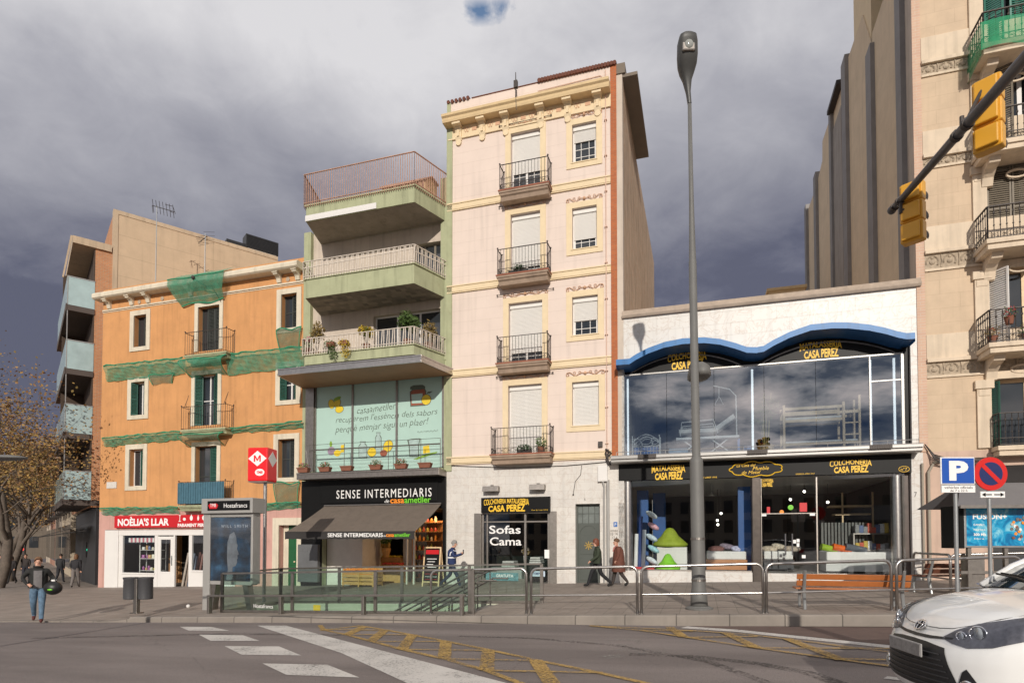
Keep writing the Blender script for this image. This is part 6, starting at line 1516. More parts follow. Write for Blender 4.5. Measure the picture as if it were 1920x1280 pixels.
# overhead traffic signal arm
def signals():
 tip = Vector((at(1683, 9.2), 9.2, fzat(1683, 394, 9.2))); far = Vector((at(1922, 6.35), 6.35, fzat(1922, 132, 6.35)))
 d = (far-tip); e = tip+d*1.55; base = Vector((e.x-.1, e.y-.4, zr(*w2l(e.x, e.y))))
 o = empty('signal_mast', base, 0, 'dark grey signal mast arm slanting in from the upper right', 'signal mast')
 q = lambda p: p-base
 m = MB(); m.path([(0,0,0), (0,0,(e.z-base.z)*.8), tuple(q(e)), tuple(q(tip+d*.8)), tuple(q(tip))], [.13, .10, .072, .062, .045], 14); m.ball(tuple(q(tip)), .065, 10, 6); m.build('arm', mat('dark_mast_paint', (.10, .095, .10), .45, .3, var=.2), o, smooth='all')
 for u in (.03, .09, .62, .7): k = MB(); p = q(tip+d*u); dd = d.normalized(); k.tube(tuple(p-dd*.03), tuple(p+dd*.03), .06+.02*u, None, 14); k.build('clamp', M['iron'], o)
 ye = mat('signal_yellow', (.72, .36, .03), .4, var=.08); yd = mat('signal_yellow_back', (.55, .27, .03), .45, var=.1)
 for i, (px, pyt, pyb, u, lab) in enumerate(((1724, 345, 455, .10, 'yellow traffic signal near the tip of the slanting mast arm'), (1872, 152, 320, .66, 'larger looking yellow traffic signal near the right edge, hung under the mast arm'))):
  c = tip+d*u; Y = c.y-.0; zt = fzat(px, pyt, Y)+.0; zb = fzat(px, pyb, Y); h = .90; cx = at(px, Y)
  s = empty('traffic_signal', (cx, Y, zt-h), R(128), lab, 'traffic signal', 'yellow traffic signals on the mast arm')
  m = MB(); hh = h/3
  for j in range(3):
   z = j*hh; m.prism([(-.15, z+.012), (-.11, z), (.11, z), (.15, z+.012), (.15, z+hh-.012), (.11, z+hh), (-.11, z+hh), (-.15, z+hh-.012)], -.06, .10, 'y')
   m.box(-.12, .12, .10, .15, z+.03, z+hh-.03)
  m.build('housing', ye, s, bevel=.015)
  v = MB()
  for j in range(3):
   z = (j+.5)*hh; n = 12
   for a in range(n):
    t0, t1 = math.pi*(a/n)*1.3-.45, math.pi*((a+1)/n)*1.3-.45
    P = lambda t, y, r_: (r_*math.cos(t), y, z+r_*math.sin(t))
    v.face([P(t0, -.06, .12), P(t1, -.06, .12), P(t1, -.24, .125), P(t0, -.24, .125)])
  v.build('visors', M['iron'], s)
  for j, cc in enumerate(((.02, .2, .08), (.35, .2, .02), (.3, .02, .02))):
   l = MB(); l.tube((0, -.075, (j+.5)*hh), (0, -.06, (j+.5)*hh), .10, None, 16); l.build('lens', mat('signal_lens', cc, .2, var=0), s)
  b = MB(); p = q(c)+base-Vector((cx, Y, zt-h)); ca_, sa_ = math.cos(R(-128)), math.sin(R(-128)); lp = Vector((p.x*ca_-p.y*sa_, p.x*sa_+p.y*ca_, p.z))
  for zz in (h*.93, h*.55): b.tube((0, .1, zz), (lp.x, lp.y, zz if zz < lp.z else lp.z), .022, None, 8)
  b.tube((lp.x, lp.y, h*.5), tuple(lp), .026, None, 8)
  b.build('bracket', M['iron'], s)
signals()
# metro sign
def metro_sign():
 X, Y, z = gnd(495, 1127); s, t = w2l(X, Y)
 o = empty('metro_sign', (X, Y, z), -A*.4, 'red metro box sign with a white diamond on a steel pole', 'metro sign')
 zb, zt = fzat(494, 903, Y)-z, fzat(494, 841, Y)-z
 m = MB(); m.tube((0,0,0), (0,0,zb+.02), .055, None, 14); m.build('pole', M['steel'], o, smooth=True)
 w = .33; b = MB(); b.box(-w-.1, w-.1, -.30, .30, zb, zt); bo = b.build('sign_box', M['redm'], o, bevel=.035)
 b = MB(); b.box(-w-.08, w-.12, -.28, .28, zb-.03, zb); b.build('box_base', M['steeld'], bo)
 y = -.302; cz = zb+(zt-zb)*.67; cx = -.1; d = MB(); d.prism([(cx-.30, cz), (cx, cz-.24), (cx+.30, cz), (cx, cz+.24)], y-.006, y, 'y'); d.build('diamond', M['letw'], bo)
 d = MB(); w_, h_, k_ = .115, .10, .045; d.prism([(cx-w_, cz-h_), (cx-w_, cz+h_), (cx-w_+k_*1.1, cz+h_), (cx, cz-h_*.2), (cx+w_-k_*1.1, cz+h_), (cx+w_, cz+h_), (cx+w_, cz-h_), (cx+w_-k_, cz-h_), (cx+w_-k_, cz+h_*.35), (cx+k_*.3, cz-h_*.75), (cx-k_*.3, cz-h_*.75), (cx-w_+k_, cz+h_*.35), (cx-w_+k_, cz-h_)], y-.013, y-.007, 'y'); d.build('lettering', M['redm'], bo)
 e = MB(); e.prism([(cx+.08+.155*math.cos(t), zb+.27+.11*math.sin(t)) for t in [k*math.pi/9 for k in range(18)]], y-.006, y, 'y'); e.build('oval', M['letw'], bo)
 text('TMB', cx-.02, cx+.18, zb+.23, zb+.31, y-.007, M['redm'], 'lettering', bo, depth=.006, bold=.03, shear=.2)
 xx = w-.1+.002; d = MB(); d.prism([(-.26, cz), (0, cz-.24), (.26, cz), (0, cz+.24)], xx, xx+.006, 'x'); d.build('diamond', M['letw'], bo)
metro_sign()
# station entrance: stair pit, glass parapets, advertising totem
def metro():
 g0 = zp(HS0, HT1); ro = fempty('station_entrance', HS0, HT1, g0, 'stairway to the station below street level enclosed by green tinted glass parapets with steel rails', 'station entrance')
 m = MB(); zf = lambda s: zp(s, HT1)
 # pit lining and steps
 m.k = 0; y0, y1 = -HT1, -HT0; zb = g0-4
 m.face([(HS0, y0, zb), (HS1, y0, zb), (HS1, y0, zf(HS1)), (HS0, y0, zf(HS0))]); m.face([(HS0, y1, zb), (HS1, y1, zb), (HS1, y1, zp(HS1, HT0)), (HS0, y1, zp(HS0, HT0))][::-1]); m.face([(HS0, y0, zb), (HS0, y1, zb), (HS0, y1, zf(HS0)), (HS0, y0, zf(HS0))])
 m.k = 1; n = 22; st = (HS1-HS0-.4)/n
 for i in range(n): x1 = HS1-i*st; m.box(x1-st, x1, y0, y1, zb-.2, zf(HS1)-.02-i*.165)
 m.build('stair_pit', [mat('pale_pit_tiles', (.45, .46, .36), .5, var=.1), mat('stair_granite', (.20, .18, .16), .7, var=.2, vs=9)], ro)
 # pale plinth seen under the far glass
 def panel(sa_, ta, sb_, tb, h0, h1, posts, toph, name='glass_parapet'):
  za, zb_ = zp(sa_, ta), zp(sb_, tb); g = MB()
  g.mesh([(sa_, -ta, za+h0), (sb_, -tb, zb_+h0), (sb_, -tb, zb_+h1), (sa_, -ta, za+h1), (sa_, -ta+.015, za+h0), (sb_, -tb+.015, zb_+h0), (sb_, -tb+.015, zb_+h1), (sa_, -ta+.015, za+h1)], [(0,1,2,3), (4,7,6,5), (0,3,7,4), (1,5,6,2), (3,2,6,7), (0,4,5,1)])
  go = g.build(name, M['greengl'], ro); f = MB()
  f.bar((sa_, -ta, za+toph), (sb_, -tb, zb_+toph), .05, .045); f.bar((sa_, -ta, za+h0-.02), (sb_, -tb, zb_+h0-.02), .05, .05)
  for u in posts: x, t_, z_ = sa_+(sb_-sa_)*u, ta+(tb-ta)*u, za+(zb_-za)*u; f.bar((x, -t_, z_-.05), (x, -t_, z_+toph), .08, .05, up=(0,1,0))
  f.build('parapet_frame', M['steeld'], go)
 tN = HT1+.12; tF = HT0-.12; sR = w2l(*gnd(975, 1119)[:2])[0]
 panel(HS0-.1, tN, HS1+.12, tN, .06, 1.0, (0, .31, .645, .99, 1), 1.03)
 panel(HS0-.1, tF, HS1+1.15, tF, .06, 1.0, (0, .25, .5, .75, 1), 1.03)
 panel(HS0-.1, tN, HS0-.1, tF, .06, 1.0, (0, 1), 1.03)
 # leaning rail in front of the near glass, and handrails going down
 f = MB(); tO = tN+.22; a, b = HS0-.35, HS1+.02
 f.bar((a, -tO, zp(a, tO)+.46), (b, -tO, zp(b, tO)+.46), .10, .05)
 for s in (a+.05, a+(b-a)*.315, a+(b-a)*.64, b-.08): f.bar((s, -tO, zp(s, tO)-.05), (s, -tO, zp(s, tO)+.44), .07, .12, up=(0,1,0))
 f.build('lean_rail', M['steeld'], ro, bevel=.006)
 f = MB()
 for yy in (y0+.12, (y0+y1)/2, y1-.12):
  for dz in (.95, .7): f.path([(HS1+.3, yy, zf(HS1)+dz), (HS1-.1, yy, zf(HS1)+dz), (HS0+.5, yy, zf(HS1)+dz-n*.165+.4)], .022, 8)
  for k in range(5): x = HS1-.2-k*1.1; z = zf(HS1)-(HS1-x)/st*.165; f.tube((x, yy, z), (x, yy, z+.95), .018, None, 6)
 f.build('handrails', M['steeld'], ro)
 st_ = MB(); x = fs(646, 1140, HT0); z = zp(x, HT0)-.25
 x2 = HS0+1.15; st_.box(x2, x2+.24, y1-.012, y1-.003, zp(x2, HT0)-.20, zp(x2, HT0)-.04); so_ = st_.build('yellow_sticker', M['lety'], ro)
 # station name on the near glass
 text('Hostafrancs', HS0+.92, HS0+1.52, zp(HS0+2, tN)+.10, zp(HS0+2, tN)+.20, -tN-.004, M['letw'], 'lettering', ro, depth=.002)
 # totem
 ts = HS0-.25; tt = (HT0+HT1)/2; X0 = fs(381, 1000, HT1-.35); X1 = fs(474, 1000, HT1-.35); t0 = HT1-.35; g = zp(X0, t0)
 to = fempty('advertising_totem', X0, t0, g, 'grey steel station totem with a dark blue film poster under a lit header', 'totem')
 zH0, zH1 = fz(428, 962, t0), fz(428, 934, t0); y = -t0
 b = MB(); b.box(X0, X0+.24, y, y+.35, g, zH1); b.box(X1-.07, X1, y, y+.30, g+.75, zH0); b.box(X0+.24, X1-.07, y+.02, y+.3, g+.72, g+.82); b.box(X0+.24, X1-.07, y+.02, y+.3, zH0-.1, zH0)
 tg = mat('totem_grey', (.36, .35, .33), .45, .2, var=.12); bo = b.build('frame', tg, to, bevel=.01)
 h = MB(); h.box(X0+.02, X1+.06, y-.10, y+.4, zH0, zH1); hh = h.build('header', tg, to, bevel=.015)
 d = MB(); d.box(X0+.24, X1-.02, y-.108, y-.10, zH0+.08, zH1-.07); d.build('header_panel', M['black'], hh)
 d = MB(); cx = X0+.44; d.prism([(cx-.17, zH0+.1+.12), (cx-.12, zH1-.14), (cx+.12, zH1-.14), (cx+.17, zH0+.1+.12), (cx+.12, zH0+.13), (cx-.12, zH0+.13)], y-.114, y-.109, 'y'); d.build('red_badge', M['red'], hh)
 text('TMB', cx-.1, cx+.1, zH0+.18, zH0+.27, y-.115, M['letw'], 'lettering', hh, depth=.003)
 text('Hostafrancs', X0+.80, X1-.10, zH0+.15, zH0+.27, y-.109, M['letw'], 'lettering', hh, depth=.003)
 p = MB(); px0, px1, pz0, pz1 = X0+.25, X1-.075, g+.83, zH0-.11
 po_ = bpy.data.materials.new('film_poster'); po_.use_nodes = True; nt = po_.node_tree; n_ = nt.nodes; L = nt.links; pr = n_['Principled BSDF']; pr.inputs['Roughness'].default_value = .12
 tc = n_.new('ShaderNodeTexCoord'); no = n_.new('ShaderNodeTexNoise'); no.inputs['Scale'].default_value = 2.2; no.inputs['Detail'].default_value = 7; L.new(tc.outputs['Object'], no.inputs[0])
 rp = n_.new('ShaderNodeValToRGB'); L.new(no.outputs[0], rp.inputs[0]); e = rp.color_ramp.elements; e[0].position = .42; e[0].color = (.012, .018, .026, 1); e[1].position = .75; e[1].color = (.05, .14, .25, 1); q = e.new(.58); q.color = (.02, .05, .09, 1); L.new(rp.outputs[0], pr.inputs['Base Color'])
 p.box(px0, px1, y+.02, y+.06, pz0, pz1); po = p.build('poster', po_, to)
 text('WILL SMITH', px0+.35, px1-.12, pz1-.28, pz1-.20, y+.018, mat('poster_grey', (.35, .4, .45), .5), 'lettering', po, depth=.002, spacing=1.5)
 f = MB(); cx = (px0+px1)/2+.02; cz = pz0+(pz1-pz0)*.45
 prof = [(-.20, -.95), (-.12, -.6), (-.16, -.2), (-.15, .35), (-.05, .62), (.12, .70), (.22, .5), (.24, .30), (.28, .24), (.25, .12), (.33, -.06), (.27, -.10), (.29, -.2), (.25, -.25), (.27, -.34), (.2, -.46), (.08, -.5), (.06, -.75), (.16, -.95)]
 f.prism([(cx+a_*.8, cz+b_*.8) for a_, b_ in prof], y+.012, y+.019, 'y'); f.build('printed_profile', mat('poster_figure', (.13, .15, .17), .3, var=.5, vs=3), po)
 g_ = MB()
 for (xa, xb) in ((X0+.34, X0+.22), (X1-.30, X1-.12)): g_ = MB(); g_.bar((xa, y+.15, g+.78), (xb, y+.15, g), .16, .2, up=(0,1,0)); g_.build('leg', M['steeld'], to)
 g_ = MB(); g_.box(px0, px1, y-.0, y+.006, pz0, pz1); g_.build('poster_glass', glass('poster_glass', (1,1,1), .03), to)
metro()
def litter_bin():
 X, Y, z = gnd(257, 1149)
 o = empty('litter_bin', (X, Y, z), R(-14), 'dark grey twin drum litter bin on one post near the kerb corner', 'litter bin')
 m = MB(); m.box(-.06, .06, -.08, .04, 0, .95); m.box(-.13, .13, -.13, .11, 0, .03); m.build('post', M['steeld'], o, bevel=.01)
 g = mat('bin_grey', (.085, .085, .09), .5, .3, var=.15)
 for dx, dy in ((-.20, -.02), (.17, .10)):
  b = MB(); b.lathe([(.155, .38), (.18, .39), (.185, .45), (.18, .92), (.195, .94), (.195, .98), (.17, .98), (.165, .6)], (dx, dy, 0), 24); bo = b.build('drum', g, o, smooth=True)
  h = MB()
  for k in range(5): h.lathe([(.184, .48+k*.09), (.189, .485+k*.09), (.184, .49+k*.09)], (dx, dy, 0), 24)
  h.build('ribs', g, bo)
litter_bin()
x, y, z = gnd(353, 1139); mb = MB(); mb.ball((0,0,.05), .055, 12, 8); o = mb.build('ball', M['white'], loc=(x, y, z), smooth=True); tag(o, 'small white ball lying on the pavement between bin and glass parapet', 'ball')
def bench(px0, px1, py, lab, wood, back_to_cam=True, L_=None, rz=None):
 X, Y, z = gnd(px0, py); X1, Y1, z1 = gnd(px1, py)
 ang = math.atan2(Y1-Y, X1-X) if rz is None else rz; Ln = L_ or math.hypot(X1-X, Y1-Y)
 o = empty('park_bench', (X, Y, z), ang, lab, 'bench')
 # x along, back at y=0 facing the viewer, seat extends +y
 for k, zz in enumerate((.56, .70)):
  m = MB(); m.mesh([(-.1, -.02+.05*k*-1, zz-.06), (Ln+.1, -.02-.05*k, zz-.06), (Ln+.1, .02-.05*k, zz-.06), (-.1, .02-.05*k, zz-.06), (-.1, -.07-.05*k, zz+.06), (Ln+.1, -.07-.05*k, zz+.06), (Ln+.1, -.03-.05*k, zz+.06), (-.1, -.03-.05*k, zz+.06)], [(0,3,2,1),(4,5,6,7),(0,1,5,4),(1,2,6,5),(2,3,7,6),(3,0,4,7)])
  m.build('back_slat', wood, o, bevel=.01)
 m = MB()
 for k in range(3): m.box(-.1, Ln+.1, .06+k*.15, .18+k*.15, .42, .455)
 m.build('seat', wood, o, bevel=.01)
 fm = M['galv']
 for x in (.05, Ln-.05):
  m = MB(); m.path([(x, -.16, .84), (x, -.05, .5), (x, .0, .40), (x, -.10, .0)], [.03, .035, .04, .03], 8); m.bar((x, 0, .40), (x, .50, .40), .05, .04); m.path([(x, .46, .40), (x, .52, .2), (x, .50, 0)], [.035, .03, .03], 8)
  m.path([(x, -.06, .62), (x, .25, .66), (x, .48, .62), (x, .5, .42)], .018, 8); m.build('leg_frame', fm, o, smooth=True)
bench(1503, 1697, 1141, 'orange-brown slatted bench with steel frames seen from behind, in front of the marble shop', M['wood'])
def bench2():
 X, Y, z = gnd(1735, 1118); bench_o = bench(1738, 1815, 1112, 'dark brown slatted bench standing at an angle beyond the orange one', M['woodd'], L_=1.35, rz=R(4))
bench2()
# parking sign and no parking sign
def signs():
 Y = 11.0; k = Y
 X = at(1795, Y); s, t = w2l(X, Y); z = zp(s, t); o = empty('parking_sign', (X, Y, z), 0, 'blue square parking sign with a white P and a small plate below', 'road sign')
 zs = lambda py: fzat(1795, py, Y)-z; xs = lambda px: at(px, Y)-X
 m = MB(); m.tube((0, .03, 0), (0, .03, zs(860)), .035, None, 12); m.build('pole', M['galv'], o, smooth=True)
 b = MB(); b.box(xs(1764), xs(1828), -.03, -.005, zs(908), zs(857)); bo = b.build('plate', M['letw'], o, bevel=.01)
 b = MB(); b.box(xs(1766), xs(1826), -.036, -.03, zs(906), zs(859)); b.build('blue_field', mat('sign_blue', (.015, .09, .42), .35, var=.04), bo)
 text('P', xs(1779), xs(1815), zs(901), zs(864), -.037, M['letw'], 'lettering', bo, depth=.004, bold=.05)
 b = MB(); b.box(xs(1765), xs(1828), -.03, -.005, zs(923), zs(909.5)); b2 = b.build('small_plate', M['letw'], o)
 text('vehicles oficials', xs(1770), xs(1823), zs(916), zs(911), -.031, M['iron'], 'lettering', b2, depth=.002); text('de 7 a 22 h', xs(1781), xs(1813), zs(921.5), zs(917.5), -.031, M['iron'], 'lettering', b2, depth=.002)
 Y = 11.4; X = at(1858, Y); s, t = w2l(X, Y); z = zp(s, t); o = empty('no_parking_sign', (X, Y, z), 0, 'round red and blue no parking sign with an arrow plate below', 'road sign')
 zs = lambda py: fzat(1858, py, Y)-z; xs = lambda px: at(px, Y)-X
 m = MB(); m.tube((0, .03, 0), (0, .03, zs(870)), .035, None, 12); m.build('pole', M['galv'], o, smooth=True)
 cz = zs(888); r = (zs(857)-zs(919))/2
 def disc(r_, y0, y1): return [(r_*math.cos(t_), cz+r_*math.sin(t_)) for t_ in [i*math.pi/24 for i in range(48)]]
 b = MB(); b.prism(disc(r, 0, 0), -.03, -.0, 'y'); bo = b.build('disc', mat('sign_red', (.62, .02, .015), .35, var=.04), o)
 b = MB(); b.prism(disc(r*.70, 0, 0), -.036, -.03, 'y'); b.build('blue_field', mat('sign_dark_blue', (.02, .03, .12), .35, var=.04), bo)
 b = MB(); q = r*.72/math.sqrt(2); w = .028; b.prism([(-q-w, cz+q-w), (-q+w, cz+q+w), (q+w, cz-q+w), (q-w, cz-q-w)], -.041, -.036, 'y'); b.build('slash', mat('sign_red2', (.62, .02, .015), .35, var=.04), bo)
 b = MB(); b.box(xs(1838), xs(1884), -.03, .0, zs(933), zs(921)); b2 = b.build('arrow_plate', M['letw'], o, bevel=.008)
 b = MB(); za = zs(927);
 for sg, xa, xb in ((-1, xs(1859), xs(1842)), (1, xs(1863), xs(1880))):
  b.box(min(xa, xb), max(xa, xb)-.0, -.034, -.03, za-.010, za+.010); b.prism([(xb+sg*.02, za), (xb-sg*.05, za+.038), (xb-sg*.05, za-.038)], -.035, -.03, 'y')
 b.build('arrows', M['black'], b2)
signs()
# phone booth with advertising panel
def booth():
 Y = 14.2; X = at(1800, Y); s, t = w2l(X, Y); z = zp(s, t); o = empty('phone_booth', (X, Y, z), -A*.35, 'grey telephone booth with a bright blue advertising panel and a dark glass roof', 'phone booth')
 zs = lambda py: fzat(1850, py, Y)-z; xs = lambda px: (at(px, Y)-X)
 b = MB(); x0, x1 = xs(1806), xs(1955); b.box(x0, x1, -.03, .10, zs(1026), zs(949)); bo = b.build('panel_frame', M['galv'], o, bevel=.012)
 b = MB(); b.box(x0-.10, x0-.0, -.03, .7, zs(1026)-.02, zs(949)+.02); b.build('side_panel', M['black'], o)
 am = bpy.data.materials.new('blue_advert'); am.use_nodes = True; nt = am.node_tree; n = nt.nodes; L = nt.links; pr = n['Principled BSDF']; pr.inputs['Roughness'].default_value = .15
 tc = n.new('ShaderNodeTexCoord'); no = n.new('ShaderNodeTexNoise'); no.inputs['Scale'].default_value = 3.5; no.inputs['Detail'].default_value = 8; no.inputs['Distortion'].default_value = 1.2; L.new(tc.outputs['Object'], no.inputs[0])
 rp = n.new('ShaderNodeValToRGB'); L.new(no.outputs[0], rp.inputs[0]); e = rp.color_ramp.elements; e[0].position = .38; e[0].color = (.01, .16, .36, 1); e[1].position = .66; e[1].color = (.25, .60, .72, 1); q = e.new(.5); q.color = (.02, .33, .58, 1); L.new(rp.outputs[0], pr.inputs['Base Color'])
 b = MB(); b.box(x0+.05, x1-.05, -.036, -.03, zs(1022.5), zs(953)); ad = b.build('advert', am, bo)
 T = lambda t_, a, c, ya, yb, bd=.02: text(t_, xs(a), xs(c), zs(ya), zs(yb), -.037, M['letw'], 'lettering', ad, depth=.003, bold=bd)
 T('FUSIÓN+', 1821, 1880, 973, 961, .03); T('CANAL+', 1822, 1841, 985, 981.5); T('Series', 1822, 1842, 994, 990.5, 0); T('300 Mb', 1822, 1843, 1004, 999, .03); T('fibra', 1822, 1840, 1010.5, 1008, 0)
 rr = random.Random(9)
 for i in range(46):
  a = rr.uniform(0, 6.28); d = rr.uniform(.12, .36); c = MB(); cx, cz = xs(1912)+d*math.cos(a), zs(990)+d*math.sin(a); c.prism([(cx+.05*math.cos(k*1.26+a)*rr.uniform(.5, 1), cz+.05*math.sin(k*1.26+a)*rr.uniform(.5, 1)) for k in range(5)], -.040-.0004*i, -.037, 'y')
  c.build('printed_figure', rr.choice([M['letw'], M['leto'], M['terra'], M['beige'], M['steeld']]), ad)
 b = MB(); g = glass('smoked_roof', (.35, .35, .36), .15)
 zr0, zr1 = zs(950), zs(902); b.mesh([(x0-.35, -.4, zr0), (x1+.2, -.4, zr0), (x1-.2, .5, zr1), (x0+.25, .5, zr1), (x1+.2, 1.3, zr0), (x0-.35, 1.3, zr0)], [(0,1,2,3), (3,2,4,5)]); b.build('roof', mat('smoked_plastic', (.16, .16, .17), .25, var=.1), o)
 b = MB()
 for x in (x0+.1, x0+.9, x1-.1): b.box(x, x+.08, .02, .10, 0, zs(1026))
 b.box(x0-.05, x1, .03, .1, .55, .62); b.box(x0+.1, x0+.5, .08, .3, 0, zs(1040)); b.box(x0-.3, x1+.2, -.42, -.36, zr0-.05, zr0+.02); b.build('posts', M['steeld'], o)
booth()
# small wall fixtures on the pink house's marble ground floor
def wall_bits():
 for i, (a, b, yt, yb, lab) in enumerate(((904.5, 933, 910, 921, 'left of the two dark wall floodlights above the sofa shop sign'), (992, 1020, 906.5, 918, 'right of the two dark wall floodlights above the sofa shop sign'))):
  x0, x1, z0, z1 = r4(a, b, yt, yb, .3); m = MB(); m.prism([(-.34, z0), (-.30, z1-.02), (-.06, z1), (0, z1-.06), (0, z0+.02)], x0, x1, 'x'); m.box((x0+x1)/2-.06, (x0+x1)/2+.06, -.08, .0, z0-.03, z1+.05)
  solo(m, 'wall_floodlight', M['steeld'], (x0+x1)/2, 0, z0, lab, 'floodlight', 'floodlights over the shop sign', bevel=.01)
 x0, x1, z0, z1 = r4(1121, 1139, 872, 902, .12); m = MB(); m.box(x0, x1, -.14, -.002, z0, z1); m.box(x0+.03, x1-.03, -.15, -.14, z0+.04, z1-.04)
 solo(m, 'utility_box', M['white'], (x0+x1)/2, 0, z0, 'white utility box high on the marble wall beside the drain pipes', 'utility box', bevel=.01)
 p = MB(); x = fs(1133, 960); g = zp(x, 0); p.path([((x0+x1)/2, -.08, z0), ((x0+x1)/2+.05, -.08, z0-.2), (x, -.07, z0-.55), (x, -.07, g-.1)], .035, 8); x2 = fs(1140.5, 960); p.tube((x2, -.07, g-.1), (x2, -.07, z0+.05), .055, None, 10)
 solo(p, 'drain_pipe', mat('grey_pipe', (.36, .35, .33), .5, .2), x, 0, g-.1, 'pair of grey drain pipes between the dark green door and the marble shop', 'drain pipe', smooth=True)
 c = MB(); a = fs(1091, 872); c.path([(a, -.01, fz(1091, 872)), (a-.05, -.015, fz(1091, 890)), (a-.25, -.015, fz(1088, 902)), (a-.33, -.015, fz(1078, 926))], .012, 5); c.ball((a-.33, -.015, fz(1078, 927)), .035)
 c.path([(fs(846, 872), -.02, fz(846, 873)), (fs(960, 876), -.02, fz(960, 877)), (fs(1060, 874), -.02, fz(1060, 873)), (fs(1137, 866), -.03, fz(1137, 866))], .014, 5)
 solo(c, 'loose_cable', M['iron'], a-.3, 0, fz(1078, 927), 'thin black cable drooping across the marble wall above the green door', 'cable')
 c = MB(); rr = random.Random(8); x = fs(1141, 850)
 for k in range(7): c.path([(x+rr.uniform(-.1, .1), -.05-.02*k, fz(1141, 842)), (x+rr.uniform(-.15, .15), -.1, fz(1141, 850)), (x+rr.uniform(-.12, .15), -.09, fz(1141, 860)), (x+rr.uniform(-.05, .1), -.06, fz(1141, 872))], .016, 5)
 c.box(fs(1122, 830), fs(1130, 830), -.1, 0, fz(1126, 838), fz(1126, 828))
 solo(c, 'cable_tangle', M['iron'], x, 0, fz(1141, 872), 'tangle of black cables at the joint of the pink house and the marble shop', 'cable')
 # street name plate
 x0, x1, z0, z1 = r4(200, 218.5, 903, 915, .02); m = MB(); m.box(x0, x1, -.03, -.002, z0, z1); m2 = solo(m, 'street_plate', M['marble'], (x0+x1)/2, 0, z0, 'small white street name plate on the left end of the orange wall', 'street plate')
 # framed picture by the entrance door
 x0, x1, z0, z1 = r4(473, 486, 1003, 1040, .05); m = MB(); m.k = 0; m.box(x0, x1, -.06, -.002, z0, z1); m.k = 1
 for k in range(3): m.ball(((x0+x1)/2, -.065, z0+(z1-z0)*(k+.5)/3), .10, 10, 6, sy=.15)
 solo(m, 'wall_showcase', [M['terra'], M['letw']], (x0+x1)/2, 0, z0, 'narrow red-brown framed board with three round plates beside the green door', 'framed board')
 m = MB(); x0, x1, z0, z1 = r4(563, 600, 1020, 1090, .12); m.box(x0, x1, -.30, -.12, z0, z1)
 for k in range(3): m.box(x0+.1+k*.25, x0+.25+k*.25, -.31, -.30, z1-.3, z1-.15)
 solo(m, 'service_cabinet', mat('grey_cabinet', (.14, .145, .15), .5, .2, var=.15), (x0+x1)/2, .12, z0, 'tall grey service cabinet standing against the black shop front under the awning', 'cabinet', bevel=.01)
wall_bits()
# ------------------------------------------------------------------ plants and pots
def flower_pots():
 zt = LEDGE; t = .62
 kinds = [(573, 'petalp', 1, 'planter trough with small pink flowers, leftmost on the ledge below the mural'), (613, 'petal', 1, 'planter trough with red flowers, second from the left on the ledge below the mural'), (654, None, 0, 'empty brown planter trough, third from the left on the ledge below the mural'),
   (708, 'leafw', 2, 'trough with a pale trailing plant, fourth from the left below the mural'), (755, 'petal', 1, 'planter trough with red blossom, fifth from the left on the ledge below the mural'), (800, None, 0, 'empty brown planter trough at the right end of the ledge below the mural')]
 for px, fl, k, lab in kinds:
  x = fs(px, 875, t); zb = zt+.03; o = fempty('flower_trough', x, t+.12, zb, lab, 'planter', 'flower troughs on the ledge')
  w = .27; y = -t-.12; m = MB(); v = [(-w+.05, .09, 0), (w-.05, .09, 0), (w-.05, -.09, 0), (-w+.05, -.09, 0), (-w, .12, .19), (w, .12, .19), (w, -.12, .19), (-w, -.12, .19)]
  m.mesh([(x+a, y+b, zb+c) for a, b, c in v], [(0,1,2,3), (4,7,6,5), (0,4,5,1), (1,5,6,2), (2,6,7,3), (3,7,4,0)]); m.box(x-w-.015, x+w+.015, y-.135, y-.12, zb+.16, zb+.20); m.build('trough', M['terra'], o)
  if k:
   f = MB(); rr = random.Random(px); f.k = 0; foliage(f, (x, y, zb+.26), .24, 160, .035, .6, rnd=rr); f.k = 1
   foliage(f, (x, y, zb+.31), .24, 50 if k == 1 else 90, .028, .5, rnd=rr); f.build('flowers', [M['leaf1'], M[fl] if fl in M else mat('pale_flower', (.55, .5, .42), .6)], o)
flower_pots()
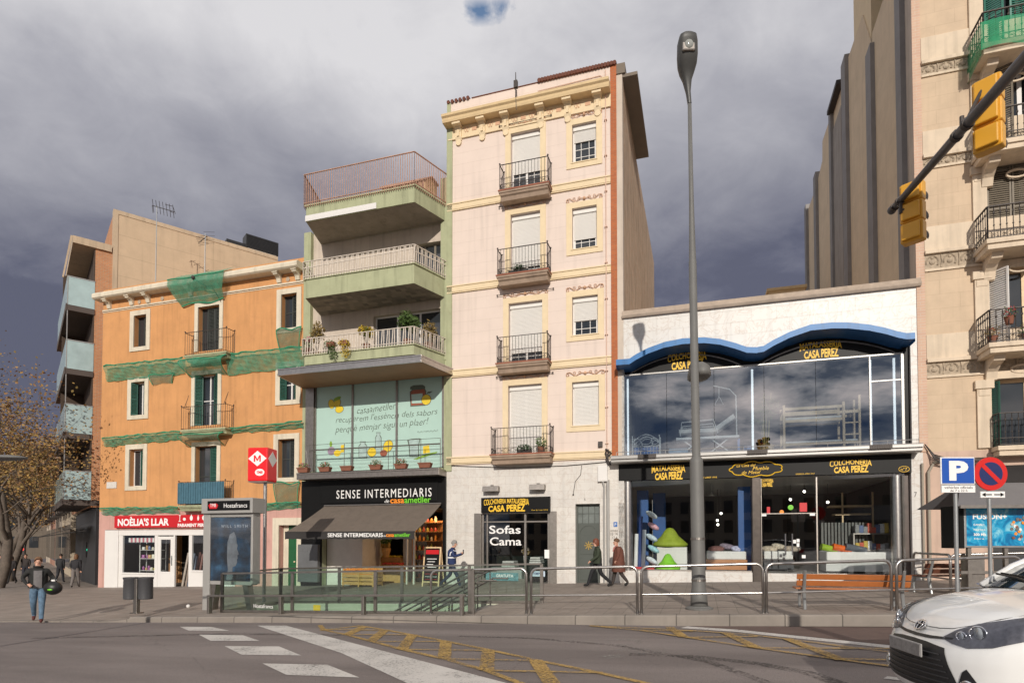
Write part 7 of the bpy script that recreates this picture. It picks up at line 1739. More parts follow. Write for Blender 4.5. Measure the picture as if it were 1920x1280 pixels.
def terrace_plants():
 zt = GSPEC[2][0]+.05
 P_ = [(595, .9, 1.25, .33, 'leafo', 260, 'tall feathery green bush at the left end of the lowest planted balcony'), (687, 1.2, .95, .30, 'leafy', 300, 'yellow flowering plant in the middle of the lowest planted balcony'), (764, 1.2, 1.15, .50, 'leaf1', 620, 'broad leafy green bush near the corner of the lowest planted balcony'), (803, .6, .85, .36, 'leafo', 260, 'pale olive shrub at the right end of the lowest planted balcony')]
 for px, t, h, r, lf, n, lab in P_:
  x = fs(px, 640, t); o = fempty('balcony_plant', x, t, zt, lab, 'potted plant', 'plants on the planted balcony'); y = -t
  m = MB(); m.lathe([(.13, 0), (.17, .26), (.19, .27), (.19, .31), (.15, .31), (.14, .2)], (x, y, zt), 14); m.build('pot', M['terra'], o, smooth=True)
  s = MB(); rr = random.Random(px)
  for k in range(7): a = rr.uniform(0, 6.3); s.path([(x, y, zt+.25), (x+.3*r*math.cos(a), y+.3*r*math.sin(a), zt+h*.6), (x+.7*r*math.cos(a), y+.7*r*math.sin(a), zt+h*.95)], [.012, .008, .004], 4)
  s.build('stems', M['bark'], o); f = MB(); f.k = 0
  for k in range(5): a = rr.uniform(0, 6.3); foliage(f, (x+r*.45*math.cos(a), y+r*.45*math.sin(a), zt+h*rr.uniform(.75, 1.05)), r*.62, n//3, .065, 1.1 if lf != 'leafo' else 1.6, rnd=rr)
  if lf == 'leafy': f.k = 1; foliage(f, (x, y, zt+h*.8), r*.9, 200, .04, 1, rnd=rr)
  f.build('leaves', [M[lf], M['leaf1']], o)
 # hanging greens over the edge
 for px, n, lf, lab in ((623, 130, 'leaf1', 'green trailing plant spilling over the lowest balcony rail, left'), (648, 150, 'leafy', 'yellow-green trailing plant spilling over the lowest balcony rail, right of the green one')):
  x = fs(px, 655, 1.75); o = fempty('trailing_plant', x, 1.72, zt, lab, 'potted plant', 'plants on the planted balcony'); rr = random.Random(px)
  m = MB(); m.box(x-.16, x+.16, -1.92, -1.75, zt+.15, zt+.32); m.build('pot', M['terra'], o)
  f = MB(); f.k = 0; foliage(f, (x, -1.88, zt+.2), .26, n, .045, .8, rnd=rr); foliage(f, (x+.05, -1.84, zt-.15), .2, n, .04, 1.2, rnd=rr); f.build('leaves', [M[lf]], o)
 x = fs(578, 628, 1.5); f = MB(); rr = random.Random(2); f.k = 0; foliage(f, (x, -1.5, zt+.55), .2, 120, .04, 1, rnd=rr); f.k = 1; foliage(f, (x, -1.5, zt+.65), .2, 80, .04, 1, rnd=rr); f.k = 2; f.lathe([(.1, 0), (.13, .3)], (x, -1.5, zt), 12)
 solo(f, 'potted_geranium', [M['leaf1'], M['petalp'], M['terra']], x, 1.5, zt, 'small pink geranium at the far left corner of the lowest planted balcony', 'potted plant')
 # plants on the pink house's balconies
 for px, z, t, dark, lab in ((983, PTA[3], .42, 0, 'low dark box plant behind the rail of the lowest pink house balcony'), (1014, PTA[3], .42, 1, 'potted bush on the right of the lowest pink house balcony'), (972, PTA[1], .42, 2, 'dark trough of low plants on the second highest pink house balcony')):
  x = fs(px, 840 if z == PTA[3] else 500, t); o = fempty('balcony_plant', x, t, z, lab, 'potted plant', 'plants on the iron balconies'); rr = random.Random(px)
  m = MB();
  if dark == 1: m.lathe([(.10, 0), (.14, .22), (.15, .24)], (x, -t, z), 12)
  else: m.box(x-.28-.1*(dark == 2), x+.28+.1*(dark == 2), -t-.08, -t+.08, z, z+.15)
  m.build('pot', M['terra'] if dark == 1 else M['iron'], o); f = MB(); foliage(f, (x, -t, z+(.38 if dark == 1 else .22)), .24 if dark == 1 else .30, 190, .045, 1 if dark == 1 else .45, rnd=rr); f.build('leaves', M['leaf1' if dark == 1 else 'leaf2'], o)
 # flower boxes of the stone house
 z = RZT[3]
 for i in range(7):
  x = RXW-.25+i*.42; o = fempty('balcony_plant', x, .85, z, '%s on the flowery balcony of the stone house' % ['pale spindly plant in a hanging pot, leftmost', 'red geranium, second from the left', 'low green plant, third from the left', 'tall thin yellowish plant, fourth from the left', 'red geranium, fifth from the left', 'bushy green plant, sixth from the left', 'large red flowering plant, rightmost'][i], 'potted plant', 'pots on the stone house balcony')
  m = MB(); m.lathe([(.09, .0), (.13, .2), (.14, .22)], (x, -.82, z+.55*(i % 2)), 12); m.build('pot', M['terra'], o)
  f = MB(); rr = random.Random(i+50); f.k = 0; foliage(f, (x, -.84, z+.35+.55*(i % 2)), .21, 110, .04, 1.0+.6*(i == 3), rnd=rr); f.k = 1; foliage(f, (x, -.86, z+.40+.5*(i % 2)), .2, 60 if i in (1, 4, 6) else 10, .04, 1, rnd=rr); f.build('leaves', [M['leafo' if i in (0, 3) else 'leaf1'], M['petal']], o)
terrace_plants()
# ------------------------------------------------------------------ goods of the greengrocer
def grocer():
 g = zp(-9, 0)
 x0, x1, z0, z1 = r4(651, 712, 1064, 1091, .55); z0 = zp(x0, .5); z1 = z0+.78
 o = fempty('fruit_crate', x0, .75, z0, 'light wooden crate stand heaped with oranges in front of the greengrocer', 'crate'); m = MB(); y0, y1 = -.95, -.30
 for k in range(4): m.box(x0, x1, y0, y0+.03, z0+.10+k*.15, z0+.22+k*.15); m.box(x0, x0+.03, y0+.03, y1, z0+.10+k*.15, z0+.22+k*.15); m.box(x1-.03, x1, y0+.03, y1, z0+.10+k*.15, z0+.22+k*.15)
 for x in (x0+.04, (x0+x1)/2, x1-.1): m.box(x, x+.06, y0-.015, y0, z0, z0+.68)
 m.box(x0, x1, y1-.03, y1, z0, z0+.75); m.build('slats', M['woodc'], o)
 f = MB(); rr = random.Random(1); f.box(x0+.03, x1-.03, y0+.03, y1-.03, z0+.5, z0+.6)
 for i in range(int((x1-x0)/.085)):
  for j in range(6): f.ball((x0+.07+i*.085+rr.uniform(-.01, .01), y0+.08+j*.09, z0+.66+.02*math.sin(j)+rr.uniform(0, .05)), .043, 7, 5)
 tag(f.build('orange_heap', mat('orange_fruit', (.80, .25, .02), .45, var=.1), o, smooth=True), kind='stuff')
 for k, (a, b, yt, hgt, c, lab) in enumerate(((714, 752, 1.3, .75, (.5,.06,.04), 'crate of red fruit beyond the orange crate'), (714, 750, 1.9, 1.05, (.6,.42,.04), 'raised crate of yellow fruit at the back of the greengrocer'))):
  xa, xb = fs(a, 1060, -yt), fs(b, 1060, -yt); o = fempty('fruit_crate', xa, -yt, g, lab, 'crate'); m = MB(); m.box(xa, xb, yt, yt+.5, g, g+hgt); m.box(xa-.02, xb+.02, yt-.02, yt, g+hgt-.15, g+hgt+.03); m.build('slats', M['woodc'], o)
  f = MB()
  for i in range(int((xb-xa)/.1)):
   for j in range(4): f.ball((xa+.06+i*.1, yt+.08+j*.11, g+hgt+.03+rr.uniform(0, .04)), .055, 7, 5)
  tag(f.build('fruit_heap', mat('fruit_colour', c, .45, var=.3, vs=9), o, smooth=True), kind='stuff')
 x = fs(724, 1035, -1.6); f = MB(); f.k = 0; f.lathe([(.12, 0), (.2, .3), (.2, .4)], (x, 1.6, g+1.1), 12); f.k = 1
 for k in range(3): f.ball((x-.14+k*.14, 1.55, g+1.62), .09, 10, 6, sz=1.6)
 f.k = 2; foliage(f, (x, 1.55, g+1.85), .22, 90, .09, 1.2)
 solo(f, 'pineapple_basket', [M['woodc'], mat('pineapple_skin', (.35, .2, .04), .7, var=.5, vs=30), M['leaf1']], x, -1.6, g+1.1, 'basket of three pineapples against the white wall inside the greengrocer', 'fruit basket')
 # warm shelves on the right
 xa, xb = fs(774, 1000, -1.8), fs(823, 1000, -1.8); o = fempty('store_shelf', xa, -1.8, g, 'tall brown shelf of jars and bottles on the right inside the greengrocer', 'shelf'); m = MB()
 m.box(xa, xb, 2.2, 2.25, g, g+2.7)
 for k in range(7): m.box(xa, xb, 1.8, 2.2, g+.2+k*.40, g+.23+k*.40)
 m.box(xa-.04, xa, 1.8, 2.25, g, g+2.7); m.build('boards', mat('shelf_wood', (.30, .14, .05), .6), o)
 cs = [mat('jar_glaze', c, .35, var=.1) for c in ((.5, .2, .03), (.35, .05, .03), (.45, .38, .08), (.08, .14, .04), (.5, .42, .3))]; w = ['lowest', 'second', 'third', 'fourth', 'fifth', 'sixth', 'top']
 for k in range(7):
  n = int((xb-xa)/.19)
  for i in range(n):
   b = MB(); x = xa+.09+i*.19; h = rr.uniform(.16, .28); b.lathe([(.055, 0), (.06, h*.6), (.03, h*.8), (.03, h)], (x, 1.92, g+.23+k*.40), 8)
   solo(b, 'jar', cs[rr.randrange(5)], x, -1.92, g+.23+k*.40, 'preserve jar on the %s board of the greengrocer shelf, %s' % (w[k], ORD[i]), 'jar', 'jars on the %s greengrocer board' % w[k], smooth=True)
 # A-board
 x0, x1, z0, z1 = r4(791, 823, 1028, 1098, 1.0); z0 = zp(x0, 1.0); z1 = z0+1.5; o = fempty('chalk_board', x0, 1.0, z0, 'wooden framed chalk board with a red header, standing by the greengrocer door', 'a-board'); y = -1.0
 m = MB();
 for xx in (x0, x1-.05): m.bar((xx+.025, y, z0), (xx+.025, y+.22, z1), .05, .03, up=(0,1,0)); m.bar((xx+.025, y+.55, z0), (xx+.025, y+.24, z1), .04, .03, up=(0,1,0))
 P = lambda u, v, d=0: (x0+(x1-x0)*u, y+.22*v-d, z0+(z1-z0)*v)
 m.bar(P(0, 1), P(1, 1), .04, .05); m.bar(P(0, .12), P(1, .12), .04, .05); m.build('board_frame', M['pinew'], o)
 def pan(u0, u1, v0, v1, mt, nm, d=.005): q = MB(); q.mesh([P(u0, v0, d), P(u1, v0, d), P(u1, v1, d), P(u0, v1, d), P(u0, v0, d-.01), P(u1, v0, d-.01), P(u1, v1, d-.01), P(u0, v1, d-.01)], [(0,1,2,3), (4,7,6,5), (0,3,7,4), (1,5,6,2), (3,2,6,7), (0,4,5,1)]); return q.build(nm, mt, o)
 pan(.08, .92, .14, .97, M['black'], 'board'); pan(.12, .88, .83, .94, M['red'], 'red_header', .012)
 for k in range(4): pan(.2+.06*(k % 2), .78-.1*(k % 3), .70-k*.07, .715-k*.07, M['letw'], 'chalk_line', .012)
 for k in range(3): pan(.14, .86, .18+k*.07, .19+k*.07, M['letw'] if k % 2 else M['red'], 'chalk_line', .012)
grocer()
# ------------------------------------------------------------------ furniture on show
def showroom():
 z = CUF+.02; X = lambda px, y=.9: fs(px, 800, -y)
 # round white iron headboards (crib like) at the left
 x = X(1212, .9); o = fempty('iron_bedstead', x, -.9, z, 'white curly iron bedstead at the left end of the upper window', 'bedstead'); m = MB(); w = X(1237)-X(1187)
 for yy, h in ((.6, .85), (1.2, .85)):
  a, b = x-w/2, x+w/2; m.path([(a, yy, z), (a, yy, z+h)], .018, 6); m.path([(b, yy, z), (b, yy, z+h)], .018, 6)
  for hh in (.12, .45): m.tube((a, yy, z+hh), (b, yy, z+hh), .010, None, 5)
  for i in range(1, 9): m.tube((a+(b-a)*i/9, yy, z+.12), (a+(b-a)*i/9, yy, z+.45), .007, None, 4)
  m.path([(a+(b-a)*i/14, yy, z+.6+.28*math.sin(math.pi*i/14)) for i in range(15)], .014, 5); m.path([((a+b)/2+.22*math.cos(t), yy, z+.66+.15*math.sin(t)) for t in [k*.5 for k in range(14)]], .010, 5)
  for u in (.18, .82): m.path([(a+(b-a)*u+.13*math.cos(t), yy, z+.62+.12*math.sin(t)) for t in [k*.5 for k in range(14)]], .010, 5)
 m.build('bed_ends', M['bone'], o)
 m = MB(); m.box(x-w/2+.05, x+w/2-.05, .65, 1.15, z+.15, z+.42); m.build('blue_mattress', mat('blue_cloth', (.01, .12, .42), .7, var=.2), o, bevel=.03)
 # hospital style bed with lifting pole
 x0, x1 = X(1268), X(1385); xm = X(1332); o = fempty('hospital_bed', xm, -.9, z, 'white adjustable hospital bed with a raised back and a lifting pole in the upper window', 'bed')
 m = MB(); m.box(x0, x1, .6, 1.4, z+.62, z+.70); m.box(x0+.2, x1-.2, .7, 1.3, z+.12, z+.17)
 for u in (.25, .7): xx = x0+(x1-x0)*u; m.bar((xx-.3, .75, z+.15), (xx+.3, .75, z+.62), .04); m.bar((xx+.3, .75, z+.15), (xx-.3, .75, z+.62), .04)
 for xx in (x0+.25, x1-.25): m.ball((xx, .7, z+.07), .07, 10, 6); m.ball((xx, 1.3, z+.07), .07, 10, 6)
 m.build('bed_frame', M['bone'], o)
 m = MB(); xb = X(1340); xt = X(1379); m.mesh([(x0+.1, .62, z+.86), (xb, .62, z+.84), (xb, 1.38, z+.84), (x0+.1, 1.38, z+.86), (x0+.1, .62, z+1.02), (xb, .62, z+1.0), (xb, 1.38, z+1.0), (x0+.1, 1.38, z+1.02)], [(0,3,2,1),(4,5,6,7),(0,1,5,4),(1,2,6,5),(2,3,7,6),(3,0,4,7)])
 m.mesh([(xb, .62, z+.84), (xt, .62, z+1.32), (xt, 1.38, z+1.32), (xb, 1.38, z+.84), (xb-.05, .62, z+1.0), (xt-.08, .62, z+1.48), (xt-.08, 1.38, z+1.48), (xb-.05, 1.38, z+1.0)], [(0,3,2,1),(4,5,6,7),(0,1,5,4),(1,2,6,5),(2,3,7,6),(3,0,4,7)])
 m.build('mattress', M['white'], o, bevel=.03)
 m = MB()
 for yy in (.6, 1.4): m.path([(x0+.15, yy, z+.75), (x0+.2, yy, z+1.25), (xb-.05, yy, z+1.30), (xb+.1, yy, z+.8)], .018, 6); m.tube((x0+.18, yy, z+1.05), (xb, yy, z+1.05), .012, None, 5)
 m.path([(x1-.06, 1.0, z+.6), (x1-.08, 1.0, z+2.2), (x1-.3, 1.0, z+2.45), (x1-.85, 1.0, z+2.62)], .022, 8); xx = x1-.66; zz = z+2.56
 m.path([(xx, 1.0, zz), (xx, 1.0, zz-.35), (xx-.15, 1.0, zz-.65), (xx+.15, 1.0, zz-.65), (xx, 1.0, zz-.35)], .012, 5); m.build('lifting_pole', M['bone'], o)
 m = MB(); m.box(x1-.05, x1+.03, .8, .86, z, z+.6); m.box(x1+.18, x1+.42, 1.0, 1.4, z, z+.35); solo(m, 'blue_stool', [mat('blue_plastic', (.02, .15, .5), .4)], x1, -1.0, z, 'small blue and red stool under the head of the hospital bed', 'stool')
 m = MB(); a, b = X(1254), X(1290)
 m.box(a, b, .5, .9, z+.02, z+.3); solo(m, 'folded_bedding', [mat('pale_blue_cloth', (.25, .4, .55), .8, var=.3, vs=5)], a, -.5, z, 'stack of pale blue folded bedding beside the hospital bed', 'bedding', bevel=.05)
 # bunk bed
 x0, x1, x2 = X(1470, .7), X(1582, .7), X(1612, .7); o = fempty('bunk_bed', x0, -.7, z, 'pale pine bunk bed with a ladder in the upper window', 'bunk bed'); m = MB(); H = 1.78
 for xx in (x0, x1, x2):
  for yy in (.7, 1.5): m.box(xx-.04, xx+.04, yy-.04, yy+.04, z, z+H+(.1 if xx == x2 else -.1))
 for yy in (.7, 1.5):
  for zz in (H-.25, H-.45, H-.68, .28): m.box(x0, x2 if zz in (H-.45, .28) else x1, yy-.02, yy+.02, z+zz-.05, z+zz+.05)
 for zz in (.55, .95, 1.3): m.box(x1, x2, .66, .70, z+zz-.025, z+zz+.025)
 for zz in (H-.25, H-.68, .28): m.box(x0-.02, x0+.02, .7, 1.5, z+zz-.05, z+zz+.05)
 m.build('bed_frame', M['pinew'], o, bevel=.008)
 m = MB(); m.box(x0+.05, x1, .74, 1.46, z+H-.68, z+H-.55); m.box(x0+.05, x2-.05, .74, 1.46, z+.28, z+.40); m.build('mattress', M['white'], o, bevel=.02)
 # bamboo
 x = X(1437, .8); o = fempty('bamboo_plant', x, -.8, z, 'tall potted bamboo plant in the middle of the upper window', 'potted plant'); rr = random.Random(6); m = MB(); m.lathe([(.2, 0), (.26, .3), (.28, .32)], (x, .8, z), 14); m.build('pot', M['pinew'], o); s = MB(); f = MB()
 for k in range(8):
  a = rr.uniform(-.28, .28); h = rr.uniform(1.6, 2.3); s.tube((x+a*.3, .8, z+.2), (x+a, .8+rr.uniform(-.2, .2), z+h), .014, None, 5); foliage(f, (x+a*.9, .8, z+h*.82), .30, 80, .07, 1.1, rnd=rr)
 s.build('canes', mat('bamboo_cane', (.4, .33, .12), .5), o); f.build('leaves', M['leaf1'], o)
 # ---- ground floor window
 g = CGG+.01; X = lambda px, y=.6: fs(px, 1000, -y)
 cols = [(.62,.68,.70), (.62,.35,.40), (.5,.6,.65), (.35,.6,.65), (.6,.65,.68)]; w = ['topmost', 'second from the top', 'middle', 'fourth from the top', 'lowest']
 for k in range(5):
  m = MB(); x = X(1222+3*(k % 2), .5); zz = g+2.05-k*.42; n = 10; m.ball((0,0,0), .24, 14, 8, sz=.42, sy=.55); o = m.build('pillow', mat('pillow_print', cols[k], .8, var=.5, vs=11), smooth='all'); X_, Y_ = l2w(x, -.5); o.location = (X_, Y_, zz); o.rotation_euler = (0, R(32), -A)
  tag(o, 'patterned pillow, %s of the hanging column in the left shop window' % w[k], 'pillow', 'pillows hanging in the shop window')
 m = MB(); x = X(1212, .55); m.tube((x+.22, .62, g), (x+.22, .62, g+2.6), .012, None, 6); solo(m, 'display_stand', M['steel'], x+.22, -.62, g, 'thin steel stand carrying the column of pillows', 'display stand')
 for px, c, hh, lab in ((1191, (.75,.75,.73), 1.35, 'white rolled mattress standing at the left end of the shop window'), (1199, (.015,.05,.2), 2.0, 'dark blue rolled mattress standing second from the left in the shop window'), (1205, (.6,.65,.7), 1.5, 'pale blue rolled mattress standing third from the left in the shop window')):
  m = MB(); x = X(px, .45); m.tube((x, .45, g), (x+.05, .5, g+hh), .075, None, 14); solo(m, 'rolled_mattress', mat('mattress_roll', c, .6, var=.15), x, -.45, g, lab, 'mattress', smooth=True)
 m = MB(); x0 = X(1187, .3); m.box(x0, x0+.75, .22, .6, g, g+.14); solo(m, 'red_base', M['red'], x0, -.3, g, 'low red display plinth at the left end of the shop window', 'plinth', bevel=.01)
 def sack(px, y, w, h, c, lab, zz):
  x = X(px, y); m = MB(); m.lathe([(w*.6, 0), (w*1.05, h*.04), (w*1.1, h*.16), (w*.86, h*.34), (w*.55, h*.56), (w*.40, h*.76), (w*.22, h*.95), (.001, h)], (0,0,0), 18, 1, .8); o = m.build('bean_bag', mat('bag_cloth', c, .7, var=.2, vs=5), smooth='all'); X_, Y_ = l2w(x, -y); o.location = (X_, Y_, zz); tag(o, lab, 'bean bag')
 sack(1252, .95, .42, .62, (.22, .60, .01), 'bright green bean bag on the floor of the shop window', g);
 m = MB(); m.box(X(1232, 1.6), X(1288, 1.6), 1.4, 2.2, g, g+.85); solo(m, 'display_cube', M['white'], X(1260, 1.6), -1.6, g, 'white display block behind the green bean bags', 'display block', bevel=.01)
 sack(1256, 1.8, .62, .75, (.30, .38, .03), 'olive green bean bag on the white block', g+.85)
 def bed(px0, px1, y, c, pillows, lab, base=(.5,.22,.09), hb=.42):
  x0, x1 = X(px0, y), X(px1, y); o = fempty('show_bed', x0, -y, g, lab, 'bed'); m = MB(); m.box(x0, x1, y, y+1.6, g+.06, g+hb); m.box(x0-.02, x1+.02, y-.02, y, g+hb-.08, g+hb); m.build('base', mat('bed_base', base, .5, var=.1), o, bevel=.01)
  m = MB(); m.box(x0+.02, x1-.02, y+.02, y+1.55, g+hb, g+hb+.30); m.build('mattress', M['white'], o, bevel=.04)
  rr = random.Random(px0)
  for k, (dx, cc) in enumerate(pillows):
   m = MB(); m.ball((0,0,0), .30, 14, 8, sz=.36, sy=.6); p = m.build('bed_pillow', mat('pillow_pattern', cc, .8, var=.7, vs=14), smooth='all'); X_, Y_ = l2w(x0+dx, -(y+.45+.2*(k % 2))); p.location = (X_, Y_, g+hb+.38+.08*(k % 2)); p.rotation_euler = (R(15), R(rr.uniform(-15, 15)), rr.uniform(-.4, .4)); tag(p, 'patterned cushion on the '+lab.split(' bed')[0]+' bed, '+ORD[k], 'cushion', 'cushions on the show beds')
 bed(1324, 1400, .6, None, ((.35, (.18, .08, .07)), (.75, (.25, .2, .25)), (1.1, (.5, .5, .65)), (1.5, (.35, .2, .16))), 'white and orange show bed in the second shop window')
 bed(1431, 1488, 1.4, None, ((.25, (.5, .42, .32)), (.6, (.55, .48, .38)), (1.0, (.4, .33, .26))), 'dark based show bed behind the glass door', (.05, .05, .055))
 bed(1548, 1690, .6, None, (), 'long white show bed in the right shop window', (.55, .55, .53))
 for px, c, lab, w_ in ((1554, (.30, .45, .02), 'lime green bolster on the white show bed', .26), (1578, (.75, .13, .01), 'orange and white zigzag bolster on the white show bed', .30), (1604, (.10, .11, .13), 'grey striped bolster on the white show bed', .34)):
  m = MB(); m.tube((-w_, 0, 0), (w_, 0, -.05), .12, .10, 14); o = m.build('bolster', mat('bolster_cloth', c, .7, var=.3, vs=6), smooth=True); X_, Y_ = l2w(X(px, .8), -.8); o.location = (X_, Y_, g+.86); o.rotation_euler = (0, R(6), -A+.2); tag(o, lab, 'bolster')
 # shelf of goods and armchair forms at the back right
 x0, x1 = X(1536, 3), X(1662, 3); o = fempty('slatted_base_rack', x0, -3, g, 'rack of pine slatted bed bases high in the right window', 'rack'); m = MB()
 m.box(x0+.4, x1-.4, 3.0, 3.7, g+2.35, g+2.42); m.box(x0+.55, x1-.5, 3.0, 3.6, g+2.05, g+2.11)
 for u in (.35, .8): m.box(x0+(x1-x0)*u, x0+(x1-x0)*u+.05, 3.0, 3.06, g, g+2.9)
 m.build('rack', M['pinew'], o)
 rr = random.Random(12); words = ['printed bag of bedding on the right window shelf']
 m = MB(); a, b = X(1600, 1.6), X(1675, 1.6); m.box(a, b, 1.6, 2.1, g+1.32, g+1.36); m.box(a, a+.04, 1.6, 2.1, g, g+1.32); m.box(b-.04, b, 1.6, 2.1, g, g+1.32); m.box(a, b, 1.6, 2.1, g+.75, g+.78); solo(m, 'window_shelf', M['steeld'], a, -1.6, g, 'dark two tier shelf of bagged bedding behind the right shop window', 'shelf')
 for i in range(8):
  for j, zz in enumerate((g+.78, g+1.36)):
   m = MB(); x = a+.14+i*(b-a-.2)/8; c = rr.choice([(.6,.6,.62), (.5,.08,.04), (.08,.12,.25), (.5,.35,.05), (.2,.2,.2)]); m.box(x-.07, x+.07, 1.65, 1.9, zz+.0, zz+rr.uniform(.2, .36)); solo(m, 'bedding_bag', mat('printed_bag', c, .5, var=.6, vs=16), x, -1.65, zz, 'printed bedding bag, %s on the %s tier of the window shelf' % (ORD[i], 'upper' if j else 'lower'), 'bag', 'bedding bags on the %s tier' % ('upper' if j else 'lower'), bevel=.02)
 m = MB(); x = X(1578, 1.8)
 for i in range(14): m.box(X(1540, 2)+i*.11, X(1540, 2)+i*.11+.07, 2.0, 2.06, g+.3, g+1.75)
 solo(m, 'curtain_samples', mat('grey_fabric_samples', (.16, .16, .15), .8, var=.3), x, -2, g+.3, 'row of hanging grey fabric samples behind the glass front', 'fabric samples')
 # ceiling lamps that are lit
 em = mat('lamp_bulb', (1, .93, .8), .5, var=0, emit=6)
 for px, py, y, lab in ((1334, 929, 2.2, 'white conical ceiling lamp in the middle shop window'),):
  x = fs(px, py, -y); zz = fz(px, py, -y); o = fempty('pendant_lamp', x, -y, zz, lab, 'lamp'); m = MB(); m.lathe([(.13, 0), (.03, .06), (.02, .12)], (x, y, zz), 14); m.tube((x, y, zz+.1), (x, y, CZT), .006, None, 4); m.build('shade', M['white'], o)
 for k, (px, py, y) in enumerate(((1345, 975, 5), (1346, 983, 5), (1352, 962, 5), (1482, 936, 3.5), (1508, 921, 3.5), (1552, 941, 3.5))):
  x = fs(px, py, -y); zz = fz(px, py, -y); m = MB(); m.ball((x, y, zz), .05, 8, 6); m.k = 1; m.tube((x, y, zz+.04), (x, y, CZT), .008, None, 4)
  solo(m, 'spot_lamp', [em, M['iron']], x, -y, zz, 'small lit spot lamp inside the marble shop, '+['upper of the left cluster', 'lowest of the left cluster', 'top right of the left cluster', 'over the glass door', 'highest, right of the glass door', 'rightmost'][k], 'lamp', 'lit spot lamps in the furniture shop')
 # goods in the sofa shop
 g = zp(PSHOP[0], 0)+.06; X = lambda px, y=.9: fs(px, 1040, -y)
 def stack(px0, px1, y, h, lab, n=3):
  x0, x1 = X(px0, y), X(px1, y); m = MB()
  for i in range(n): m.box(x0+.02*i, x1-.02*i, y, y+.6, g+h+i*.09, g+h+i*.09+.075)
  solo(m, 'folded_blankets', mat('blanket_cloth', (.55, .55, .52), .8, var=.35, vs=10), x0, -y, g+h, lab, 'blankets', bevel=.02)
 m = MB(); m.box(X(914), X(978), .9, 1.9, g, g+.55); solo(m, 'sofa_bed', mat('light_sofa_cloth', (.4, .4, .38), .8), X(914), -.9, g, 'pale sofa bed behind the left sofa shop window', 'sofa', bevel=.05)
 stack(940, 965, .95, .56, 'folded pale blankets on the sofa behind the left window'); m = MB(); m.box(X(990, .8), X(1022, .8), .8, 1.6, g+.05, g+.72); solo(m, 'display_table', M['black'], X(990, .8), -.8, g+.05, 'dark display table behind the right sofa shop window', 'table')
 stack(992, 1014, .85, .73, 'folded grey-white blankets on the dark display table')
 f = MB(); x = X(985, .5); f.lathe([(.05, 0), (.08, .3)], (x, .5, g+.75), 10); f.k = 1; foliage(f, (x, .5, g+1.2), .17, 60, .05, 1); f.k = 2; foliage(f, (x, .5, g+1.25), .18, 60, .04, 1)
 solo(f, 'flower_vase', [M['white'], M['leafo'], M['beige']], x, -.5, g+.75, 'vase of pale dried flowers at the middle post of the sofa shop', 'vase')
 m = MB(); x0, x1, z0, z1 = r4(1021, 1030, 1030, 1046, -.03); m.box(x0, x1, .025, .032, z0, z1); solo(m, 'paper_notice', M['letw'], x0, -.03, z0, 'blank white paper notice on the right sofa shop window', 'notice')
 x0, x1, z0, z1 = r4(996, 1022, 1070, 1080, -.03); m = MB(); m.box(x0, x1, .02, .028, z0, z1); o = solo(m, 'brand_placard', mat('pale_blue_card', (.5, .6, .7), .5), x0, -.03, z0, 'pale blue placard low in the right sofa shop window', 'placard'); OFF[o.name] = (x0, .03, z0)
 text('TEMPUR', x0+.06, x1-.06, z0+.06, z1-.05, .018, mat('navy_ink', (.02, .04, .15), .5), 'lettering', o, depth=.002, bold=.02)
 x0, x1, z0, z1 = r4(911, 972, 1073, 1088, -.03); m = MB(); m.box(x0, x1, .02, .028, z0, z1); o = solo(m, 'offer_poster', mat('flower_print', (.12, .25, .28), .5, var=.8, vs=20), x0, -.03, z0, 'dark flowered poster strip low in the left sofa shop window', 'poster'); OFF[o.name] = (x0, .03, z0)
 text('GRATUITA', x0+(x1-x0)*.32, x1-.2, z1-.17, z1-.06, .018, M['letw'], 'lettering', o, depth=.002, bold=.02)
showroom()
# ------------------------------------------------------------------ trees
def tree(X, Y, z, H, rad, seed, lab, leafn=2600, bare=.0, lean=(0, 0), lw=1.):
 r = random.Random(seed); o = empty('plane_tree', (X, Y, z), 0, lab, 'tree', 'plane trees along the left street'); tr = MB(); tips = []
 def grow(p, d, L_, rr, lv):
  n = 4; pts = [p]; rs = [rr]
  for i in range(n):
   d = (d+Vector((r.gauss(0, .13), r.gauss(0, .13), r.gauss(0, .08)+.05))).normalized(); p = p+d*L_/n; pts.append(p); rs.append(rr*(1-.42*(i+1)/n))
   if lv >= 2: tips.append(p.copy())
  tr.path(pts, rs, 7 if lv < 2 else 4, False)
  if lv < (5 if seed < 3 else 4):
   for k in range(r.choice((3, 4)) if lv < 3 else 3):
    a = r.uniform(0, 6.28); t = r.uniform(.45, .95) if lv < 3 else r.uniform(.5, 1); s = d.orthogonal().normalized(); s.rotate(Matrix.Rotation(a, 3, d)); nd = (d*math.cos(t)+s*math.sin(t)).normalized()
    if nd.z < -.1: nd.z *= -.4
    q = pts[r.choice((2, 3, 4))] if k else p; grow(q.copy(), nd, L_*r.uniform(.6, .82), rs[-1]*.75, lv+1)
 grow(Vector((0, 0, 0)), Vector((lean[0], lean[1], 1)).normalized(), H*.36, H*.020, 0)
 tr.build('trunk', M['bark'], o, smooth='all')
 f = MB(); r.shuffle(tips); use = tips[:int(len(tips)*(1-bare))]; per = max(1, leafn//max(1, len(use)))
 for t in use:
  f.k = r.choice((0, 0, 1, 2))
  for _ in range(per):
   wq = lw
   q = t+Vector((r.gauss(0, .35), r.gauss(0, .35), r.gauss(0, .30)-.2*(lw > 1))); a = Vector((r.gauss(0,1), r.gauss(0,1), r.gauss(0,.7))).normalized(); b = a.orthogonal().normalized(); w = r.uniform(.04, .085)*lw
   f.face([q-a*w, q-b*w*.7, q+a*w, q+b*w*.7])
 f.build('crown', [M['leafb'], M['leafo'], mat('leaf_ochre', (.36, .22, .06), .7, var=.4, vs=3)], o)
 return o
